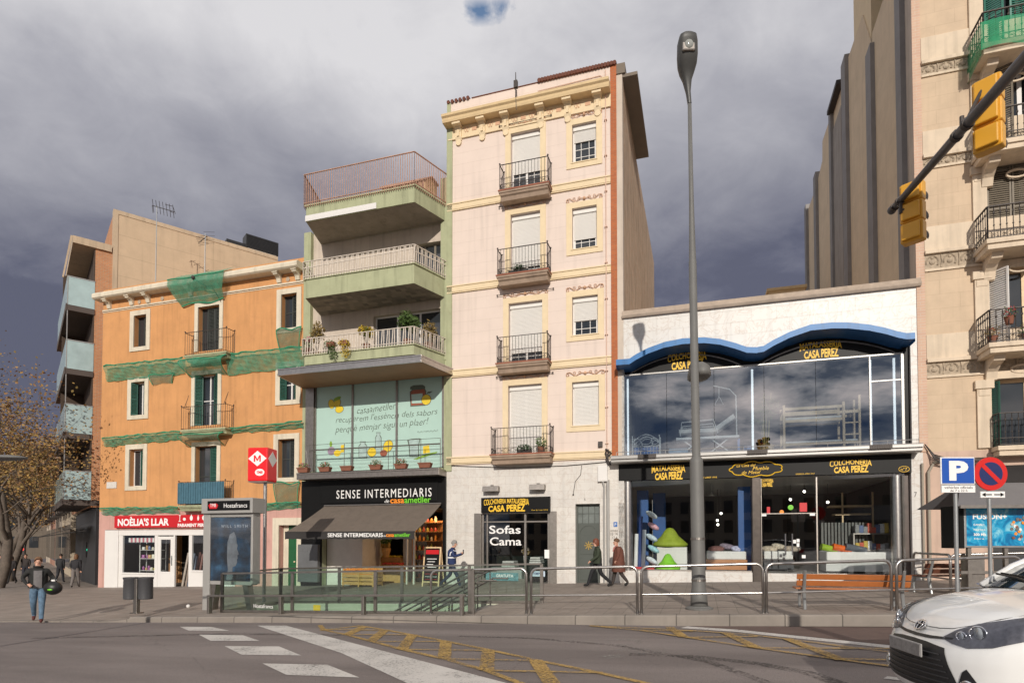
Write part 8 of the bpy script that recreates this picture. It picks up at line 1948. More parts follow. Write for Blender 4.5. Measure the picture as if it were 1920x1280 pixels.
def trees():
 ds = ((3, 14.5, 5200, .15, 'nearest at the left edge'), (11, 12.5, 6500, .0, 'second from the near end'), (19, 12.5, 6500, 0, 'third from the near end'), (28, 13, 6000, 0, 'fourth from the near end'), (39, 13, 6000, 0, 'fifth from the near end'), (52, 13.5, 6000, 0, 'sixth from the near end'), (68, 14, 6000, 0, 'farthest, closing the view'))
 for i, (d, H, n, ba, lab) in enumerate(ds):
  o_ = (2.6, 2.2, 2.4, 1.6, 2.4, 1.2, 1.5)[i]; X, Y = -23.2-.772*o_-.6355*d, 31.2-.6355*o_+.772*d; s, t = w2l(X, Y); tree(X, Y, pave_z(s, t)-.1, H, 4, i+1, 'brown-leaved plane tree in the left street, '+lab, n, ba, lw=1+.18*i)
trees()
# ------------------------------------------------------------------ people
def cloth(name, c, var=.2): return mat(name, c, .8, var=var, vs=14, bump=.2, bs=25)
def person(name, loc, rz, J, mats, rad, lab, cat='person', hair=None, extras=None, H=1.72, group=None):
 """J: joints of the pose (y = forward, x = to the figure's left, z up, metres); body grown as one skin"""
 seg = [('pel','spine','T'),('spine','chest','T'),('chest','neck','T'),('neck','chin','S'),('chin','head','S'),('head','crown','S'),
  ('chest','shL','A'),('shL','elL','A'),('elL','wrL','A'),('wrL','haL','S'),('chest','shR','A'),('shR','elR','A'),('elR','wrR','A'),('wrR','haR','S'),
  ('pel','hiL','L'),('hiL','knL','L'),('knL','anL','L'),('anL','toL','F'),('pel','hiR','L'),('hiR','knR','L'),('knR','anR','L'),('anR','toR','F')]
 names = [];
 for a, b, _ in seg:
  for q in (a, b):
   if q not in names: names.append(q)
 P = {k: Vector(v) for k, v in J.items()}
 P['crown'] = P['head']+Vector((0, -.01, .085))
 # fingers
 fing = []
 for sd_ in ('L', 'R'):
  w, h = P['wr'+sd_], P['ha'+sd_]; d = (h-w).normalized(); s = d.cross(Vector((0, 1, .2))).normalized() if abs(d.y) < .8 else Vector((1, 0, 0)); n_ = d.cross(s)
  for k, (off, ln) in enumerate(((-.03, .062), (-.01, .072), (.01, .068), (.03, .052))):
   a = 'f%s%da' % (sd_, k); b = 'f%s%db' % (sd_, k); P[a] = h+s*off+d*ln*.55+n_*.008; P[b] = h+s*off*1.1+d*ln*.85+n_*.03; fing += [('ha'+sd_, a, 'S'), (a, b, 'S')]
  a = 'f%st' % sd_; P[a] = w+(h-w)*.5-s*.055+n_*.02; fing.append(('ha'+sd_, a, 'S'))
 for a, b, _ in fing:
  for q in (a, b):
   if q not in names: names.append(q)
 allseg = seg+fing
 me = bpy.data.meshes.new('body'); me.from_pydata([P[n] for n in names], [(names.index(a), names.index(b)) for a, b, _ in allseg], [])
 ob = bpy.data.objects.new('body', me); col.objects.link(ob)
 sk = ob.modifiers.new('skin', 'SKIN'); sk.use_smooth_shade = True; sk.branch_smoothing = .6
 su = ob.modifiers.new('sub', 'SUBSURF'); su.levels = 2; su.render_levels = 2
 D = {'pel': (.155, .115), 'spine': (.145, .11), 'chest': (.17, .115), 'neck': (.066, .066), 'chin': (.062, .07), 'head': (.078, .095), 'crown': (.055, .07), 'sh': (.075, .075), 'el': (.048, .048), 'wr': (.033, .028), 'ha': (.040, .018), 'hi': (.098, .105), 'kn': (.062, .066), 'an': (.043, .045), 'to': (.04, .028)}
 D.update(rad)
 if not me.skin_vertices: bpy.ops.mesh.customdata_skin_add()
 sv = me.skin_vertices[0].data
 for i, n in enumerate(names):
  key = n if n in D else (n[:2] if n[:2] in D else None)
  sv[i].radius = tuple(q*(1.0 if n in ('head', 'crown', 'chin', 'neck') else 1.17) for q in D[key]) if key else (.009, .009); sv[i].use_root = (n == 'pel')
 dg = bpy.context.evaluated_depsgraph_get(); ev = ob.evaluated_get(dg); nm = bpy.data.meshes.new_from_object(ev); bpy.data.objects.remove(ob); bpy.data.meshes.remove(me)
 for m in (mats['T'], mats['L'], mats['S'], mats['F'], mats.get('A', mats['T']), mats.get('neck', mats['T'])): nm.materials.append(m)
 idx = {'T': 0, 'L': 1, 'S': 2, 'F': 3, 'A': 4}
 def dist(p, a, b):
  ab = b-a; t = max(0, min(1, (p-a).dot(ab)/max(ab.length_squared, 1e-9))); return (p-(a+ab*t)).length
 for pl in nm.polygons:
  c = pl.center; best = min(allseg, key=lambda q: dist(c, P[q[0]], P[q[1]])-(D.get(q[0], D.get(q[0][:2], (.01,)))[0]*.6)*(0 if q[2] == 'S' else 1)); k = idx[best[2]]
  if best[2] == 'S' and best[0] == 'neck' and c.z < P['neck'].z+.02: k = 0
  if (c-P['head']).length < .19 and c.z > P['neck'].z+.005: k = 2
  if best[0] == 'anL' or best[0] == 'anR' or c.z < .07 and best[2] == 'L': k = 3
  pl.material_index = k; pl.use_smooth = True
 root = empty('person', loc, rz, lab, 'person', group)
 body = bpy.data.objects.new('body', nm); col.objects.link(body); body.parent = root
 hd = P['head']
 f = MB()                                   # nose, ears, eyes
 f.k = 0; f.ball(tuple(hd+Vector((0, .098, -.012))), .016, 8, 6, sz=1.5); f.ball(tuple(hd+Vector((.078, 0, -.01))), .022, 8, 6, sx=.5, sz=1.3); f.ball(tuple(hd+Vector((-.078, 0, -.01))), .022, 8, 6, sx=.5, sz=1.3)
 f.k = 1
 for sx in (-.03, .03): f.ball(tuple(hd+Vector((sx, .086, .012))), .009, 6, 4)
 f.k = 2; f.ball(tuple(hd+Vector((0, .086, -.055))), .02, 8, 4, sz=.3, sy=.5)
 f.build('face', [mats['S'], M['black'], mat('lip', (.40, .13, .10), .5, var=0)], body, smooth=True)
 if hair:
  h = MB(); style, hm = hair
  def H_(u, v):
   a = u*2*math.pi; ph = v*(1.75 if style != 'long' else 2.15); face = max(0, math.sin(a)); ph2 = ph*(1-.42*face**1.5); r_ = .104 if style != 'cap' else .108
   x = r_*.88*math.sin(ph2)*math.cos(a); y = r_*1.08*math.sin(ph2)*math.sin(a)-.012; z = r_*1.12*math.cos(ph2)+.035
   k = .006*math.sin(a*7+v*9)*(style != 'cap')
   if style == 'long': lo = max(0, (v-.55)/.45)*(1-.9*face**.6); z -= .085*lo; x *= 1+.10*lo; y *= 1+.10*lo; z += .0
   return tuple(hd+Vector((x*(1+k*4), y*(1+k*4), z)))
  h.grid(H_, 28, 10); h.build('hair' if style != 'cap' else 'cap', hm, body, smooth='all')
  if style == 'cap':
   c = MB(); c.grid(lambda u, v: tuple(hd+Vector(((u-.5)*.15*(1-.25*v), .085+.07*v-.05*(abs(u-.5)*2)**2, .062-.012*v-.01*(abs(u-.5)*2)**2))), 8, 3); c.build('cap_peak', hm, body)
   c = MB(); c.grid(lambda u, v: (hd.x+.09*math.cos(math.pi+u*math.pi), hd.y+.10*math.sin(math.pi+u*math.pi), hd.z+.02-.06*v), 12, 2); c.build('hair', mat('grey_hair', (.35, .33, .31), .8), body)
 if extras: extras(body, P)
 return root
def walkpose(step=.32, arms=.25, lean=.03, H=1.70, fold=False):
 k = H/1.70
 J = {'pel': (0, 0, .93), 'spine': (0, .0, 1.10), 'chest': (0, lean, 1.30), 'neck': (0, lean+.015, 1.44), 'chin': (0, lean+.045, 1.50), 'head': (0, lean+.045, 1.575),
  'shL': (.175, lean, 1.375), 'elL': (.22, lean-arms*.5, 1.12), 'wrL': (.23, lean-arms*.2, .90), 'haL': (.23, lean-.02, .83),
  'shR': (-.175, lean, 1.375), 'elR': (-.22, lean+.02, 1.11), 'wrR': (-.22, lean+arms*.9, .95), 'haR': (-.22, lean+arms*1.15, .90),
  'hiL': (.09, 0, .88), 'knL': (.095, step*.62, .50), 'anL': (.095, step, .085), 'toL': (.10, step+.16, .06),
  'hiR': (-.09, 0, .88), 'knR': (-.095, -step*.15, .49), 'anR': (-.095, -step-.08, .15), 'toR': (-.10, -step+.06, .045)}
 return {a: tuple(c*k for c in b) for a, b in J.items()}
def coat(body, z0, z1, r0, r1, m, sy=.75, x=0, y=0, name='coat', open_=False):
 c = MB(); n = 28; k = 10
 def P(u, v):
  a = u*2*math.pi; r_ = (r1+(r0-r1)*v)*(1-.5*max(0, 1-v/.14)**2); w = 1+.035*math.sin(a*6+v*2)*v
  return (x+r_*w*math.cos(a), y+r_*sy*w*math.sin(a), z1+(z0-z1)*v+.05*max(0, 1-v/.14))
 c.grid(P, n, k); c.build(name, m, body, smooth='all')
def people():
 sk = M['skin']
 # man with the cap, phone in both hands, walking right
 X, Y, z = gnd(846, 1103)
 navy = cloth('navy_jacket', (.018, .035, .11)); J = walkpose(.34, .2, .05, 1.76)
 k = 1.76/1.7
 for a, v in {'elL': (.20, .12, 1.12), 'wrL': (.10, .34, 1.20), 'haL': (.055, .40, 1.24), 'elR': (-.20, .12, 1.12), 'wrR': (-.09, .34, 1.19), 'haR': (-.045, .40, 1.22), 'chin': (0, .11, 1.475), 'head': (0, .12, 1.545), 'neck': (0, .065, 1.43)}.items(): J[a] = tuple(q*k for q in v)
 def ex(body, P):
  m = MB(); m.box(-.04, .04, P['haL'].y+.01, P['haL'].y+.04, P['haL'].z-.02, P['haL'].z+.12); m.build('phone', M['black'], body)
  m = MB(); n = 28
  for zc in (1.06,):
   m.grid(lambda u, v: (.215*math.cos(u*6.2832), .02+.172*math.sin(u*6.2832), (zc+.05*v)*k), n, 1)
  for sx in (1, -1): m.path([(sx*.10, .17, 1.30*k), (sx*.20, .12, 1.33*k), (sx*.245, .02, 1.25*k), (sx*.25, .0, 1.15*k)], .022, 6)
  m.build('reflective_stripe', mat('reflective_white', (.7, .72, .75), .3), body)
  coat(body, .86*k, 1.34*k, .20, .195, navy, .78, y=.02, name='jacket')
  m = MB(); m.path([(0.05, .10, 1.40*k), (0, .12, 1.36*k), (-.05, .10, 1.40*k)], .012, 5); m.build('orange_collar', M['leto'], body)
 person('person', (X, Y, z), R(-90)-A*.3, J, {'T': navy, 'L': cloth('navy_trousers', (.015, .025, .06)), 'S': sk, 'F': cloth('dark_shoes', (.02, .02, .02))}, {'chest': (.19, .14), 'pel': (.165, .14), 'spine': (.175, .145)}, 'man in a flat grey cap and striped navy jacket looking at a phone', hair=('cap', mat('cap_cloth', (.26, .245, .23), .85)), extras=ex)
 # woman in dark green jacket walking left
 X, Y, z = gnd(1122, 1100); gj = cloth('dark_green_jacket', (.030, .040, .022)); J = walkpose(.36, .30, .05, 1.62)
 def ex2(body, P): coat(body, .80, 1.25, .185, .165, gj, .8, y=.03, name='jacket_skirt')
 person('person', (X, Y, z), R(90)+R(8), J, {'T': gj, 'L': cloth('black_trousers', (.012, .012, .014)), 'S': sk, 'F': cloth('black_shoes', (.012, .012, .012))}, {}, 'woman with red-brown hair and dark green jacket striding past the green door', hair=('long', mat('red_brown_hair', (.16, .045, .02), .55, var=.3, vs=20)), extras=ex2)
 # older woman in brown coat
 X, Y, z = gnd(1161, 1099); bc = cloth('brown_coat', (.13, .045, .028), .3); J = walkpose(.22, .12, .06, 1.60)
 def ex3(body, P):
  coat(body, .50, 1.30, .27, .19, bc, .85, y=.02); m = MB(); m.path([(-.06, .09, 1.40), (0, .17, 1.30), (.03, .19, 1.18)], .028, 7); m.build('scarf', mat('pink_scarf', (.5, .2, .18), .8), body)
 person('person', (X, Y, z), R(90)+R(4), J, {'T': bc, 'L': cloth('grey_brown_trousers', (.045, .035, .03)), 'S': sk, 'F': cloth('black_shoes', (.012, .012, .012))}, {'chest': (.20, .15), 'spine': (.20, .17), 'pel': (.20, .17)}, 'older woman in a long reddish brown coat walking beside the drain pipes', hair=('short', mat('brown_hair', (.12, .06, .03), .7, var=.3, vs=20)), extras=ex3)
 # man with the black bag and camera, front left
 X, Y, z = gnd(70, 1166, True); bl = cloth('black_jacket', (.016, .016, .015)); J = walkpose(.26, .2, .04, 1.74); k = 1.74/1.7
 J['elL'] = tuple(q*k for q in (.30, -.04, 1.16)); J['wrL'] = tuple(q*k for q in (.33, .18, 1.04)); J['haL'] = tuple(q*k for q in (.34, .25, 1.06))
 J['elR'] = tuple(q*k for q in (-.33, -.02, 1.17)); J['wrR'] = tuple(q*k for q in (-.22, .20, 1.02)); J['haR'] = tuple(q*k for q in (-.16, .27, .99))
 J = {a: (-v[0], v[1], v[2]) for a, v in J.items()}
 def ex4(body, P):
  m = MB(); m.box(P['haL'].x-.06, P['haL'].x+.05, P['haL'].y, P['haL'].y+.07, P['haL'].z-.03, P['haL'].z+.06); m.tube((P['haL'].x, P['haL'].y+.07, P['haL'].z+.01), (P['haL'].x, P['haL'].y+.13, P['haL'].z+.01), .035, None, 12); m.build('camera', M['letw'], body)
  m = MB(); m.grid(lambda u, v: ((-.09+.18*u)*(1-.0*v), .155+.012*math.sin(u*3.14)-.03*v*v, (1.36-.46*v)*k), 6, 8); m.build('grey_jumper', cloth('grey_jumper_cloth', (.17, .16, .16)), body, smooth='all')
  m = MB(); m.path([(.09*math.cos(t), .03+.085*math.sin(t), 1.46*k) for t in [i*.45 for i in range(15)]], .032, 8); m.build('scarf', bl, body, smooth='all')
  coat(body, .90*k, 1.32*k, .215, .205, bl, .72, y=-.02, name='jacket')
 person('person', (X, Y, z), R(214), J, {'T': bl, 'L': cloth('washed_jeans', (.10, .17, .25), .4), 'S': sk, 'F': cloth('brown_red_shoes', (.10, .025, .02))}, {'chest': (.19, .13)}, 'man in black jacket and blue jeans striding towards the crossing, camera in hand', hair=('short', mat('brown_hair', (.17, .085, .04), .7, var=.3, vs=20)), extras=ex4)
 hx = X+math.cos(R(180+28))*.36; hy = Y+math.sin(R(180+28))*.36
 m = MB(); m.k = 0; m.ball((0, 0, .0), .23, 20, 12, sz=.80, sy=.75); m.k = 1; m.ball((.02, -.13, -.03), .09, 12, 8, sz=.45, sy=.5); m.k = 0; m.path([(-.12, 0, .15), (-.02, 0, .34), (.1, 0, .15)], .014, 6)
 o = m.build('round_bag', [mat('black_nylon', (.012, .012, .012), .45, var=.3), M['letg']], smooth='all'); o.location = (at(107, Y), Y-.1, fzat(107, 1101, Y)); tag(o, 'round black bag with a green patch carried by the man in jeans', 'bag')
 # people further off in the left street
 def far(px, py, rz, T, L, lab, H=1.65, hair=(.05, .03, .02), st=.2, group=None):
  X, Y, z = gnd(px, py); s, t = w2l(X, Y); z = pave_z(s, t); person('person', (X, Y, z), R(rz), walkpose(st, .15, .03, H), {'T': cloth('coat', T), 'L': cloth('trousers', L), 'S': sk, 'F': cloth('shoes', (.02, .015, .015))}, {'chest': (.19, .14), 'spine': (.18, .15)}, lab, hair=('long' if H < 1.68 else 'short', mat('hair', hair, .7)))
 far(22, 1094, 190, (.02, .015, .015), (.015, .012, .012), 'woman dressed in black standing far left behind the striding man')
 far(141, 1101, 20, (.018, .017, .02), (.16, .14, .13), 'woman in a black jacket and pale grey trousers by the dark street side', hair=(.15, .07, .03))
 far(112, 1092, 10, (.02, .02, .022), (.02, .02, .025), 'person in dark clothes half hidden behind the striding man', 1.74)
 far(48, 1090, 200, (.03, .022, .02), (.02, .02, .03), 'person in dark brown seen just left of the striding man, farther off', 1.72)
 far(3, 1088, 170, (.05, .02, .02), (.02, .02, .02), 'person in a dark red-brown coat at the very left edge', 1.66)
people()
# distant signs and lights down the left street
def far_bits():
 Y = 52; X = at(31, Y); s, t = w2l(X, Y); z = pave_z(s, t); o = empty('parking_sign', (X, Y, z), 0, 'small distant blue parking sign far down the left street', 'road sign'); zc = fzat(31, 1028, Y)-z
 m = MB(); m.tube((0, .03, 0), (0, .03, zc), .05, None, 8); m.build('pole', M['galv'], o); m = MB(); m.box(-.25, .25, -.03, 0, zc-.27, zc+.27); b = m.build('plate', mat('far_sign_blue', (.03, .16, .45), .4, var=0), o); text('P', -.12, .14, zc-.18, zc+.18, -.035, M['letw'], 'lettering', b, bold=.04)
 for k, (px, py, c, nm, lab) in enumerate(((17, 1031, (.03, .8, .45), 'green', 'distant traffic signal glowing green down the left street'), (168, 1030, (.03, .7, .4), 'green', 'small green pharmacy style light on the dark street side'), (44, 1029, (.8, .05, .04), 'red', 'distant traffic signal glowing red down the left street'))):
  Y = 50 if k != 1 else 36; X = at(px, Y); s, t = w2l(X, Y); z = pave_z(s, t); o = empty('traffic_signal', (X, Y, z), 0, lab, 'traffic signal'); zc = fzat(px, py, Y)-z
  m = MB(); m.tube((0, .1, 0), (0, .1, zc+.3), .05, None, 8); m.box(-.16, .16, -.05, .1, zc-.45, zc+.45); m.build('housing', M['iron'], o); m = MB(); m.tube((0, -.06, zc), (0, -.05, zc), .12, None, 12); m.build('lit_lens', mat('lit_'+nm, c, .5, var=0, emit=1.6), o)
far_bits()
# ------------------------------------------------------------------ white hatchback at the lower right
def car():
 paint = mat('white_car_paint', (.80, .80, .78), .28, var=.0, coat=.8, spec=.5); blk = mat('black_plastic', (.012, .012, .013), .45, var=.1); gls = mat('car_glass', (.02, .03, .035), .03, var=0, spec=1.0); chrome = mat('chrome', (.75, .75, .76), .12, 1, var=0)
 # outline: half width as a function of x (0 nose .. 3.95 tail), with rounded corners
 def hw(x, z=.5):
  L_ = 3.95
  e = 1-(1-min(1, max(0, x)/.62))**2.6 if x < .62 else 1
  q = 1-(max(0, x-3.45)/.5)**2.5 if x > 3.45 else 1
  return .845*max(0, e)**.46*max(.0, q)**.5
 def zs(x):   # shoulder line height
  P = [(0, .70), (.12, .745), (.3, .82), (.6, .905), (1.0, .965), (1.5, 1.0), (2.6, 1.03), (3.6, 1.06), (3.95, .98)]
  for (a, u), (b, v) in zip(P, P[1:]):
   if a <= x <= b: w = (x-a)/(b-a); return u+(v-u)*w
  return P[-1][1]
 def zt(x):   # centre line of bonnet, then deck
  P = [(0, .72), (.05, .775), (.12, .83), (.25, .895), (.45, .955), (.75, 1.02), (1.05, 1.065), (1.5, 1.09), (2.6, 1.1), (3.95, 1.05)]
  for (a, u), (b, v) in zip(P, P[1:]):
   if a <= x <= b: w = (x-a)/(b-a); return u+(v-u)*w
  return P[-1][1]
 xs = [0, .004, .015, .035, .07, .12, .19, .28, .4, .52, .66, .85, 1.05, 1.3, 1.6, 2.0, 2.4, 2.8, 3.2, 3.45, 3.6, 3.75, 3.86, 3.93, 3.949]
 qs = [0, .06, .14, .28, .42, .56, .70, .82, .92, 1.0]
 def side(x, q, sg):
  z0 = .19; Z = z0+(zs(x)-z0)*q; w = hw(x)
  inset = .055*(1-min(1, q/.12))**1.5+.05*max(0, (q-.55)/.45)**1.7+.012*math.sin(q*math.pi)*-1
  fx = 0
  if x < .62: fx = (.03*(1-min(1, q/.14))**1.3 + .10*max(0, (q-.62)/.38)**1.5)*(1-x/.62)
  if x > 3.4: fx = -.10*max(0, (q-.5)/.5)**1.5*((x-3.4)/.55)
  return (x+fx, sg*max(0, w-inset*(w/.845)), Z)
 m = MB(); vs = []; ring = []
 n = len(xs)
 for x in xs:
  row = [side(x, q, 1) for q in qs]; last = row[-1]; fx = last[0]; top = []
  for u in (.93, .82, .66, .45, .22, 0):
   w = last[1]*u; h = (zt(min(3.95, max(0, x)))-zs(x)); dome = h*(1-u**2.2); crease = .012*math.exp(-((u-.72)/.10)**2)*min(1, x*3)*(x < 1.3)
   top.append((fx, w, zs(x)+dome+crease))
  half = row+top; full = half+[(a, -b, c) for a, b, c in half[-2::-1]]; ring.append(full)
 k = len(ring[0])
 for r_ in ring: vs += r_
 f = []
 for i in range(n-1):
  for j in range(k-1): f.append((i*k+j, (i+1)*k+j, (i+1)*k+j+1, i*k+j+1))
 for j in range(k//2): f.append((j, j+1, k-2-j, k-1-j) if j+1 != k-2-j else (j, j+1, k-1-j))
 for j in range(k//2):
  b = (n-1)*k; f.append((b+k-1-j, b+k-2-j, b+j+1, b+j) if j+1 != k-2-j else (b+k-1-j, b+j+1, b+j))
 m.mesh(vs, f)
 me = bpy.data.meshes.new('tmp'); me.from_pydata(vs, [], f); bm = bmesh.new(); bm.from_mesh(me); bmesh.ops.remove_doubles(bm, verts=bm.verts, dist=.0005); bmesh.ops.subdivide_edges(bm, edges=bm.edges, cuts=1, use_grid_fill=True, smooth=.0); bmesh.ops.recalc_face_normals(bm, faces=bm.faces)
 bvh = BVHTree.FromBMesh(bm); bm.to_mesh(me); bm.free()
 # placing: nose centre under the badge pixel, pointing left
 NX, NY = CARPOS; ang = CARANG
 s, t = w2l(NX, NY); zg = C-1.47
 root = empty('parked_car', (NX, NY, zg), ang, 'white hatchback with its nose reaching into the lower right corner', 'car')
 m2 = MB(); m2.mesh([tuple(v.co) for v in me.vertices], [tuple(p.vertices) for p in me.polygons]); body = m2.build('body', paint, root, smooth='all', sub=1)
 def patch(polyfn, nu, nv, d, mt, name, parent, dirv, off=.004, thick=0):
  """grid patch dropped on to the bodywork along dirv"""
  g = MB(); dv = Vector(dirv).normalized(); pts = []
  for j in range(nv+1):
   for i in range(nu+1):
    o_ = Vector(polyfn(i/nu, j/nv)); h = bvh.ray_cast(o_-dv*3, dv)
    p = h[0]-dv*off if h[0] else o_
    pts.append(p)
  g.mesh([tuple(p) for p in pts], [(j*(nu+1)+i, j*(nu+1)+i+1, (j+1)*(nu+1)+i+1, (j+1)*(nu+1)+i) for j in range(nv) for i in range(nu)])
  return g.build(name, mt, parent, smooth='all')
 def quadpoly(pts_top, pts_bot):
  def lerp(P, u):
   x = u*(len(P)-1); i = min(len(P)-2, int(x)); w = x-i; a, b = P[i], P[i+1]; return [a[k]+(b[k]-a[k])*w for k in range(3)]
  return lambda u, v: [lerp(pts_top, u)[k]*(1-v)+lerp(pts_bot, u)[k]*v for k in range(3)]
 F_ = (1, 0, 0); FS = (1, -.9, 0)
 # lower grille: black mouth with slats, plate, upper slot
 q = quadpoly([(0, -.40, .60), (0, -.2, .62), (0, 0, .625), (0, .2, .62), (0, .40, .60)], [(0, -.56, .27), (0, -.28, .25), (0, 0, .245), (0, .28, .25), (0, .56, .27)])
 gr = patch(q, 40, 14, 0, blk, 'lower_grille', body, F_, .006)
 sl = MB()
 for k_ in range(7):
  z = .285+k_*.043; wid = .53-(.16)*(z-.255)/.3
  pts = []
  for i in range(25):
   y = -wid+2*wid*i/24; h = bvh.ray_cast(Vector((-3, y, z)), Vector((1, 0, 0)))
   if h[0]: pts.append(h[0]+Vector((-.014, 0, 0)))
  sl.path(pts, .006, 5)
 sl.build('grille_slats', mat('grille_grey', (.035, .035, .037), .4, var=0), gr)
 q = quadpoly([(0, -.46, .690), (0, -.2, .672), (0, 0, .668), (0, .2, .672), (0, .46, .690)], [(0, -.46, .675), (0, -.2, .650), (0, 0, .645), (0, .2, .650), (0, .46, .675)])
 patch(q, 30, 3, 0, blk, 'upper_slot', body, F_, .006)
 pl = MB(); h = bvh.ray_cast(Vector((-3, 0, .5)), Vector((1, 0, 0))); px_ = h[0].x
 pl.box(px_-.04, px_-.025, -.26, .26, .495, .607); po = pl.build('number_plate', mat('grey_plate', (.34, .33, .32), .45, var=.15, vs=6), body, bevel=.006)
 pl = MB(); pl.box(px_-.044, px_-.04, -.25, .25, .505, .597); pl.build('plate_field', mat('blurred_plate', (.27, .26, .25), .5, var=.35, vs=18), po)
 # badge: three ellipses
 b = MB(); h = bvh.ray_cast(Vector((-3, 0, .728)), Vector((1, 0, 0))); bx = h[0].x; nrm = h[1]
 ux = Vector((0, 1, 0)); uz = nrm.cross(ux).normalized(); uz = uz if uz.z > 0 else -uz; c0 = h[0]+(nrm if nrm.x < 0 else -nrm)*.010
 def ell(rx, rz, oz, n_=24): return [tuple(c0+ux*rx*math.cos(2*math.pi*i/n_)+uz*(oz+rz*math.sin(2*math.pi*i/n_))) for i in range(n_+1)]
 b.path(ell(.072, .050, 0), .0065, 6); b.path(ell(.030, .048, 0), .0055, 6); b.path(ell(.052, .018, .026), .0055, 6); b.build('badge', chrome, body, smooth='all')
 b = MB(); b.mesh([tuple(Vector(p)-(nrm if nrm.x < 0 else -nrm)*.006) for p in ell(.068, .046, 0)[:-1]], [tuple(range(24))]); b.build('badge_back', blk, body)
 # headlights (left visible one and its twin)
 for sg in (1, -1):
  T_ = [(.0, .40, .690), (.04, .50, .765), (.12, .62, .830), (.26, .76, .885), (.46, .84, .93), (.74, .86, .955)]; B_ = [(.0, .40, .682), (.02, .50, .655), (.08, .62, .635), (.20, .74, .660), (.42, .84, .74), (.72, .86, .92)]
  T_ = [(a, sg*b_, c) for a, b_, c in T_]; B_ = [(a, sg*b_, c) for a, b_, c in B_]
  hl = patch(quadpoly(T_, B_), 40, 12, 0, mat('headlight_housing', (.16, .16, .17), .30, .7, var=.25, vs=30), 'headlight', body, (1, -sg*.75, -.12), .006)
  for (yy, zz, xx, r_) in ((.66, .755, .12, .052), (.56, .72, .05, .030)):
   dv = Vector((1, -sg*.75, -.12)).normalized(); h = bvh.ray_cast(Vector((xx, sg*yy, zz))-dv*3, dv)
   if h[0]:
    c_ = MB(); p = h[0]-dv*.012; c_.ball(tuple(p), r_, 16, 10, sx=.35); c_.build('projector_lens', mat('lens_glass', (.35, .38, .40), .05, .3, var=0), hl, smooth=True); r2 = MB(); a1 = dv.orthogonal().normalized(); a2 = dv.cross(a1); r2.path([tuple(p+(a1*math.cos(t)+a2*math.sin(t))*r_*1.12) for t in [i*math.pi/12 for i in range(25)]], .006, 6); r2.build('chrome_ring', chrome, hl, smooth='all')
  cv = MB();
  def lensc(u, v, f_=quadpoly(T_, B_)):
   dv = Vector((1, -sg*.75, -.12)).normalized(); h = bvh.ray_cast(Vector(f_(u, v))-dv*3, dv); return tuple((h[0] if h[0] else Vector(f_(u, v)))-dv*(.022+.014*math.sin(math.pi*v)))
  cv.grid(lensc, 30, 8); cv.build('headlight_cover', glass('headlight_glass', (.95, .96, 1), .03), hl, smooth='all')
  # fog lamp recess
  q = quadpoly([(0, sg*.60, .44), (0, sg*.635, .47), (0, sg*.66, .44), (0, sg*.72, .36)], [(0, sg*.55, .30), (0, sg*.60, .235), (0, sg*.68, .225), (0, sg*.75, .27)])
  fg = patch(q, 12, 8, 0, blk, 'fog_recess', body, (1, -sg*.35, 0), .006)
  dv = Vector((1, -sg*.35, 0)).normalized(); h = bvh.ray_cast(Vector((0, sg*.645, .315))-dv*3, dv)
  if h[0]:
   p = h[0]-dv*.016; a1 = dv.orthogonal().normalized(); a2 = dv.cross(a1); r2 = MB(); r2.path([tuple(p+(a1*math.cos(t)+a2*math.sin(t))*.062) for t in [i*math.pi/12 for i in range(25)]], .011, 6); r2.build('fog_ring', chrome, fg, smooth='all'); r2 = MB(); r2.ball(tuple(p), .05, 14, 8, sx=.4); r2.build('fog_lamp', mat('fog_lens', (.4, .4, .38), .08, .3, var=0), fg, smooth=True)
 # panel gaps: bonnet edge, bumper line
 sh = MB()
 def ontop(x, y): h = bvh.ray_cast(Vector((x, y, 3)), Vector((0, 0, -1))); return h[0]+Vector((0, 0, .0015)) if h[0] else None
 for sg in (1, -1):
  pts = [ontop(x, sg*y) for x, y in ((.11, .0), (.115, .12), (.13, .24), (.16, .36), (.24, .50), (.36, .60), (.55, .685), (.8, .735), (1.05, .76))]; sh.path([p for p in pts if p], .0035, 4)
 sh.build('panel_gaps', blk, body)
 # greenhouse
 g = MB(); secs = [(1.02, .70, 1.045, 1.05), (1.30, .70, 1.06, 1.24), (1.55, .66, 1.07, 1.37), (1.85, .60, 1.08, 1.475), (2.3, .59, 1.09, 1.505), (2.9, .58, 1.09, 1.48), (3.4, .55, 1.08, 1.40), (3.75, .52, 1.06, 1.12)]
 def gp(i, u):
  x, wt, zb, zt_ = secs[i]; wb = min(.80, hw(x)-.05); a = abs(u);
  if a > .62: w = (a-.62)/.38; return (x, math.copysign(wt+(wb-wt)*w, u), zt_-.03-(zt_-.03-zb)*w)
  return (x+(.0 if i else -.10*(1-(a/.62)**2)), math.copysign(wt*a/.62, u), zt_-.03*(a/.62)**3)
 us = [-1, -.62, -.45, -.25, 0, .25, .45, .62, 1]; g.mesh([gp(i, u) for i in range(len(secs)) for u in us], [(i*9+j, i*9+j+1, (i+1)*9+j+1, (i+1)*9+j) for i in range(len(secs)-1) for j in range(8)])
 g.build('windows', gls, root, smooth='all')
 r_ = MB(); r_.mesh([tuple(Vector(gp(i, u))+Vector((0, 0, .012))) for i in range(3, 7) for u in us[1:-1]], [(i*7+j, i*7+j+1, (i+1)*7+j+1, (i+1)*7+j) for i in range(3) for j in range(6)])
 for sg in (1, -1): r_.path([tuple(Vector(gp(i, sg*.64))+Vector((0, sg*.005, .01))) for i in range(len(secs))], .035, 6)
 r_.build('roof', paint, root, smooth='all')
 c = MB()
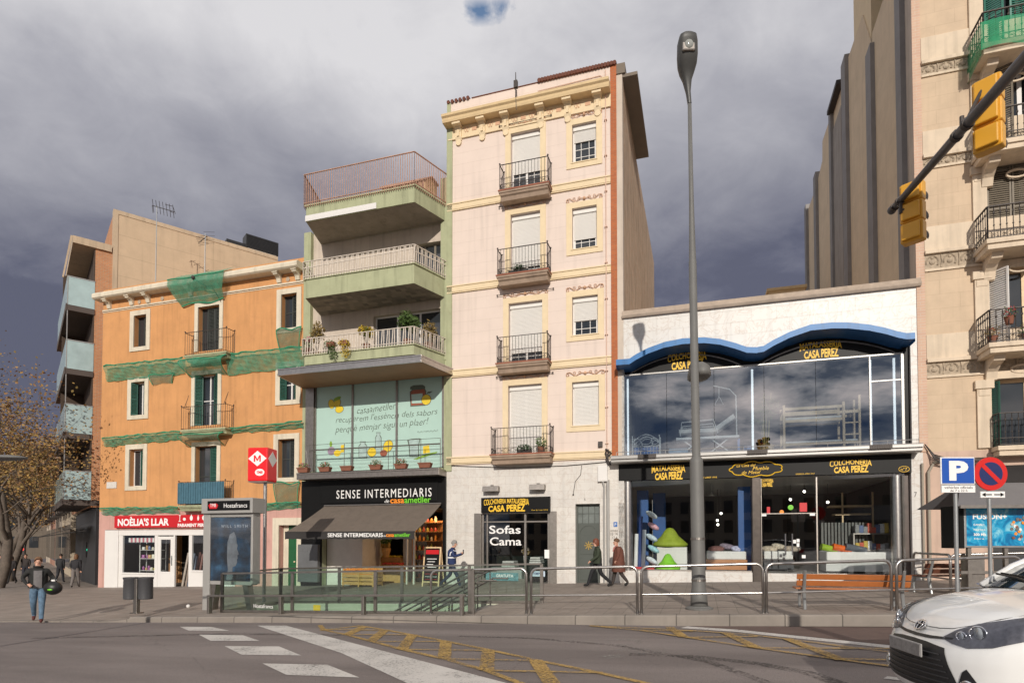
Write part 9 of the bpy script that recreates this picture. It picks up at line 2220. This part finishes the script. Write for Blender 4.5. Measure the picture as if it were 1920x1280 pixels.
 def cw(u, v): y = (u-.5)*1.44; x = .98+.06*v*2.0-.10*(1-(2*u-1)**2)+.05; p = ontop(min(1.2, x), y); return (x, y, (p.z if p else 1.05)+.006+.01*v)
 c.grid(cw, 16, 3); c.build('cowl', blk, root)
 wp_ = MB();
 for (y0, y1) in ((-.5, .15), (-.05, .62)): wp_.path([(1.0, y0, 1.085), (1.06, (y0+y1)/2, 1.13), (1.10, y1, 1.15)], .010, 6); wp_.bar((1.08, (y0+y1)/2-.3, 1.125), (1.12, (y0+y1)/2+.3, 1.155), .012, .02)
 wp_.build('wipers', blk, root)
 for sg in (1, -1):
  mr = MB(); mr.ball((1.45, sg*.93, 1.06), .11, 12, 8, sz=.7, sx=.6); mr.build('wing_mirror', paint, root, smooth=True)
  for x in (.80, 3.25):
   w = MB(); n_ = 28; y0, y1 = sg*.66, sg*.852
   w.lathe([(.20, 0), (.26, 0), (.295, .02), (.30, .09), (.295, .17), (.25, .19), (.20, .185)], (0,0,0), n_); w2 = MB(); w2.mesh([(x+a, y0+(y1-y0)*(c_/.19), .30+b_) for a, b_, c_ in w.v], w.f); wh = w2.build('wheel', blk, root, smooth=True)
   rm = MB()
   for k_ in range(5): t = k_*2*math.pi/5; rm.bar((x, sg*.845, .30), (x+.2*math.cos(t), sg*.845, .30+.2*math.sin(t)), .05, .03, up=(0,1,0))
   rm.path([(x+.20*math.cos(t), sg*.845, .30+.20*math.sin(t)) for t in [i*math.pi/14 for i in range(29)]], .018, 6); rm.build('rim', chrome, wh, smooth=True)
   ar = MB(); ar.prism([(x+.345*math.cos(t), .30+.345*math.sin(t)) for t in [i*math.pi/16 for i in range(17)]]+[(x-.345, .17), (x+.345, .17)], sg*.55, sg*(.848), 'y'); ar.build('wheel_arch', M['dark'], root)
  tl = MB(); tl.box(3.72, 3.93, sg*.55, sg*.80, .75, 1.0); tl.build('tail_light', M['red'], root, bevel=.03)
CARPOS = (at(1700, 5.3), 5.3); CARANG = R(-7)
car()
# row of low houses across the square, behind the viewer (what the windows mirror)
def opposite():
 r = random.Random(11); cs = [(.42, .33, .24), (.35, .3, .26), (.45, .38, .30), (.3, .22, .17), (.4, .36, .32)]; w = ['first', 'second', 'third', 'fourth', 'fifth']
 for i in range(5):
  o = empty('opposite_house', (-44+i*18, -52, -1), R(180), 'plain house, %s of the row across the square behind the viewer' % w[i], 'house', 'houses across the square'); H = 11+r.uniform(-2, 3); m = MB(); m.box(-9, 9, 0, 10, 0, H); m.build('wall', mat('opposite_wall', cs[i], .85), o)
  for k in range(int(H/3)):
   for j in range(6): n = MB(); n.box(-7.8+j*2.8, -6.5+j*2.8, -.03, .05, 1+k*3, 2.9+k*3); n.build('window', M['pane'], o)
opposite()
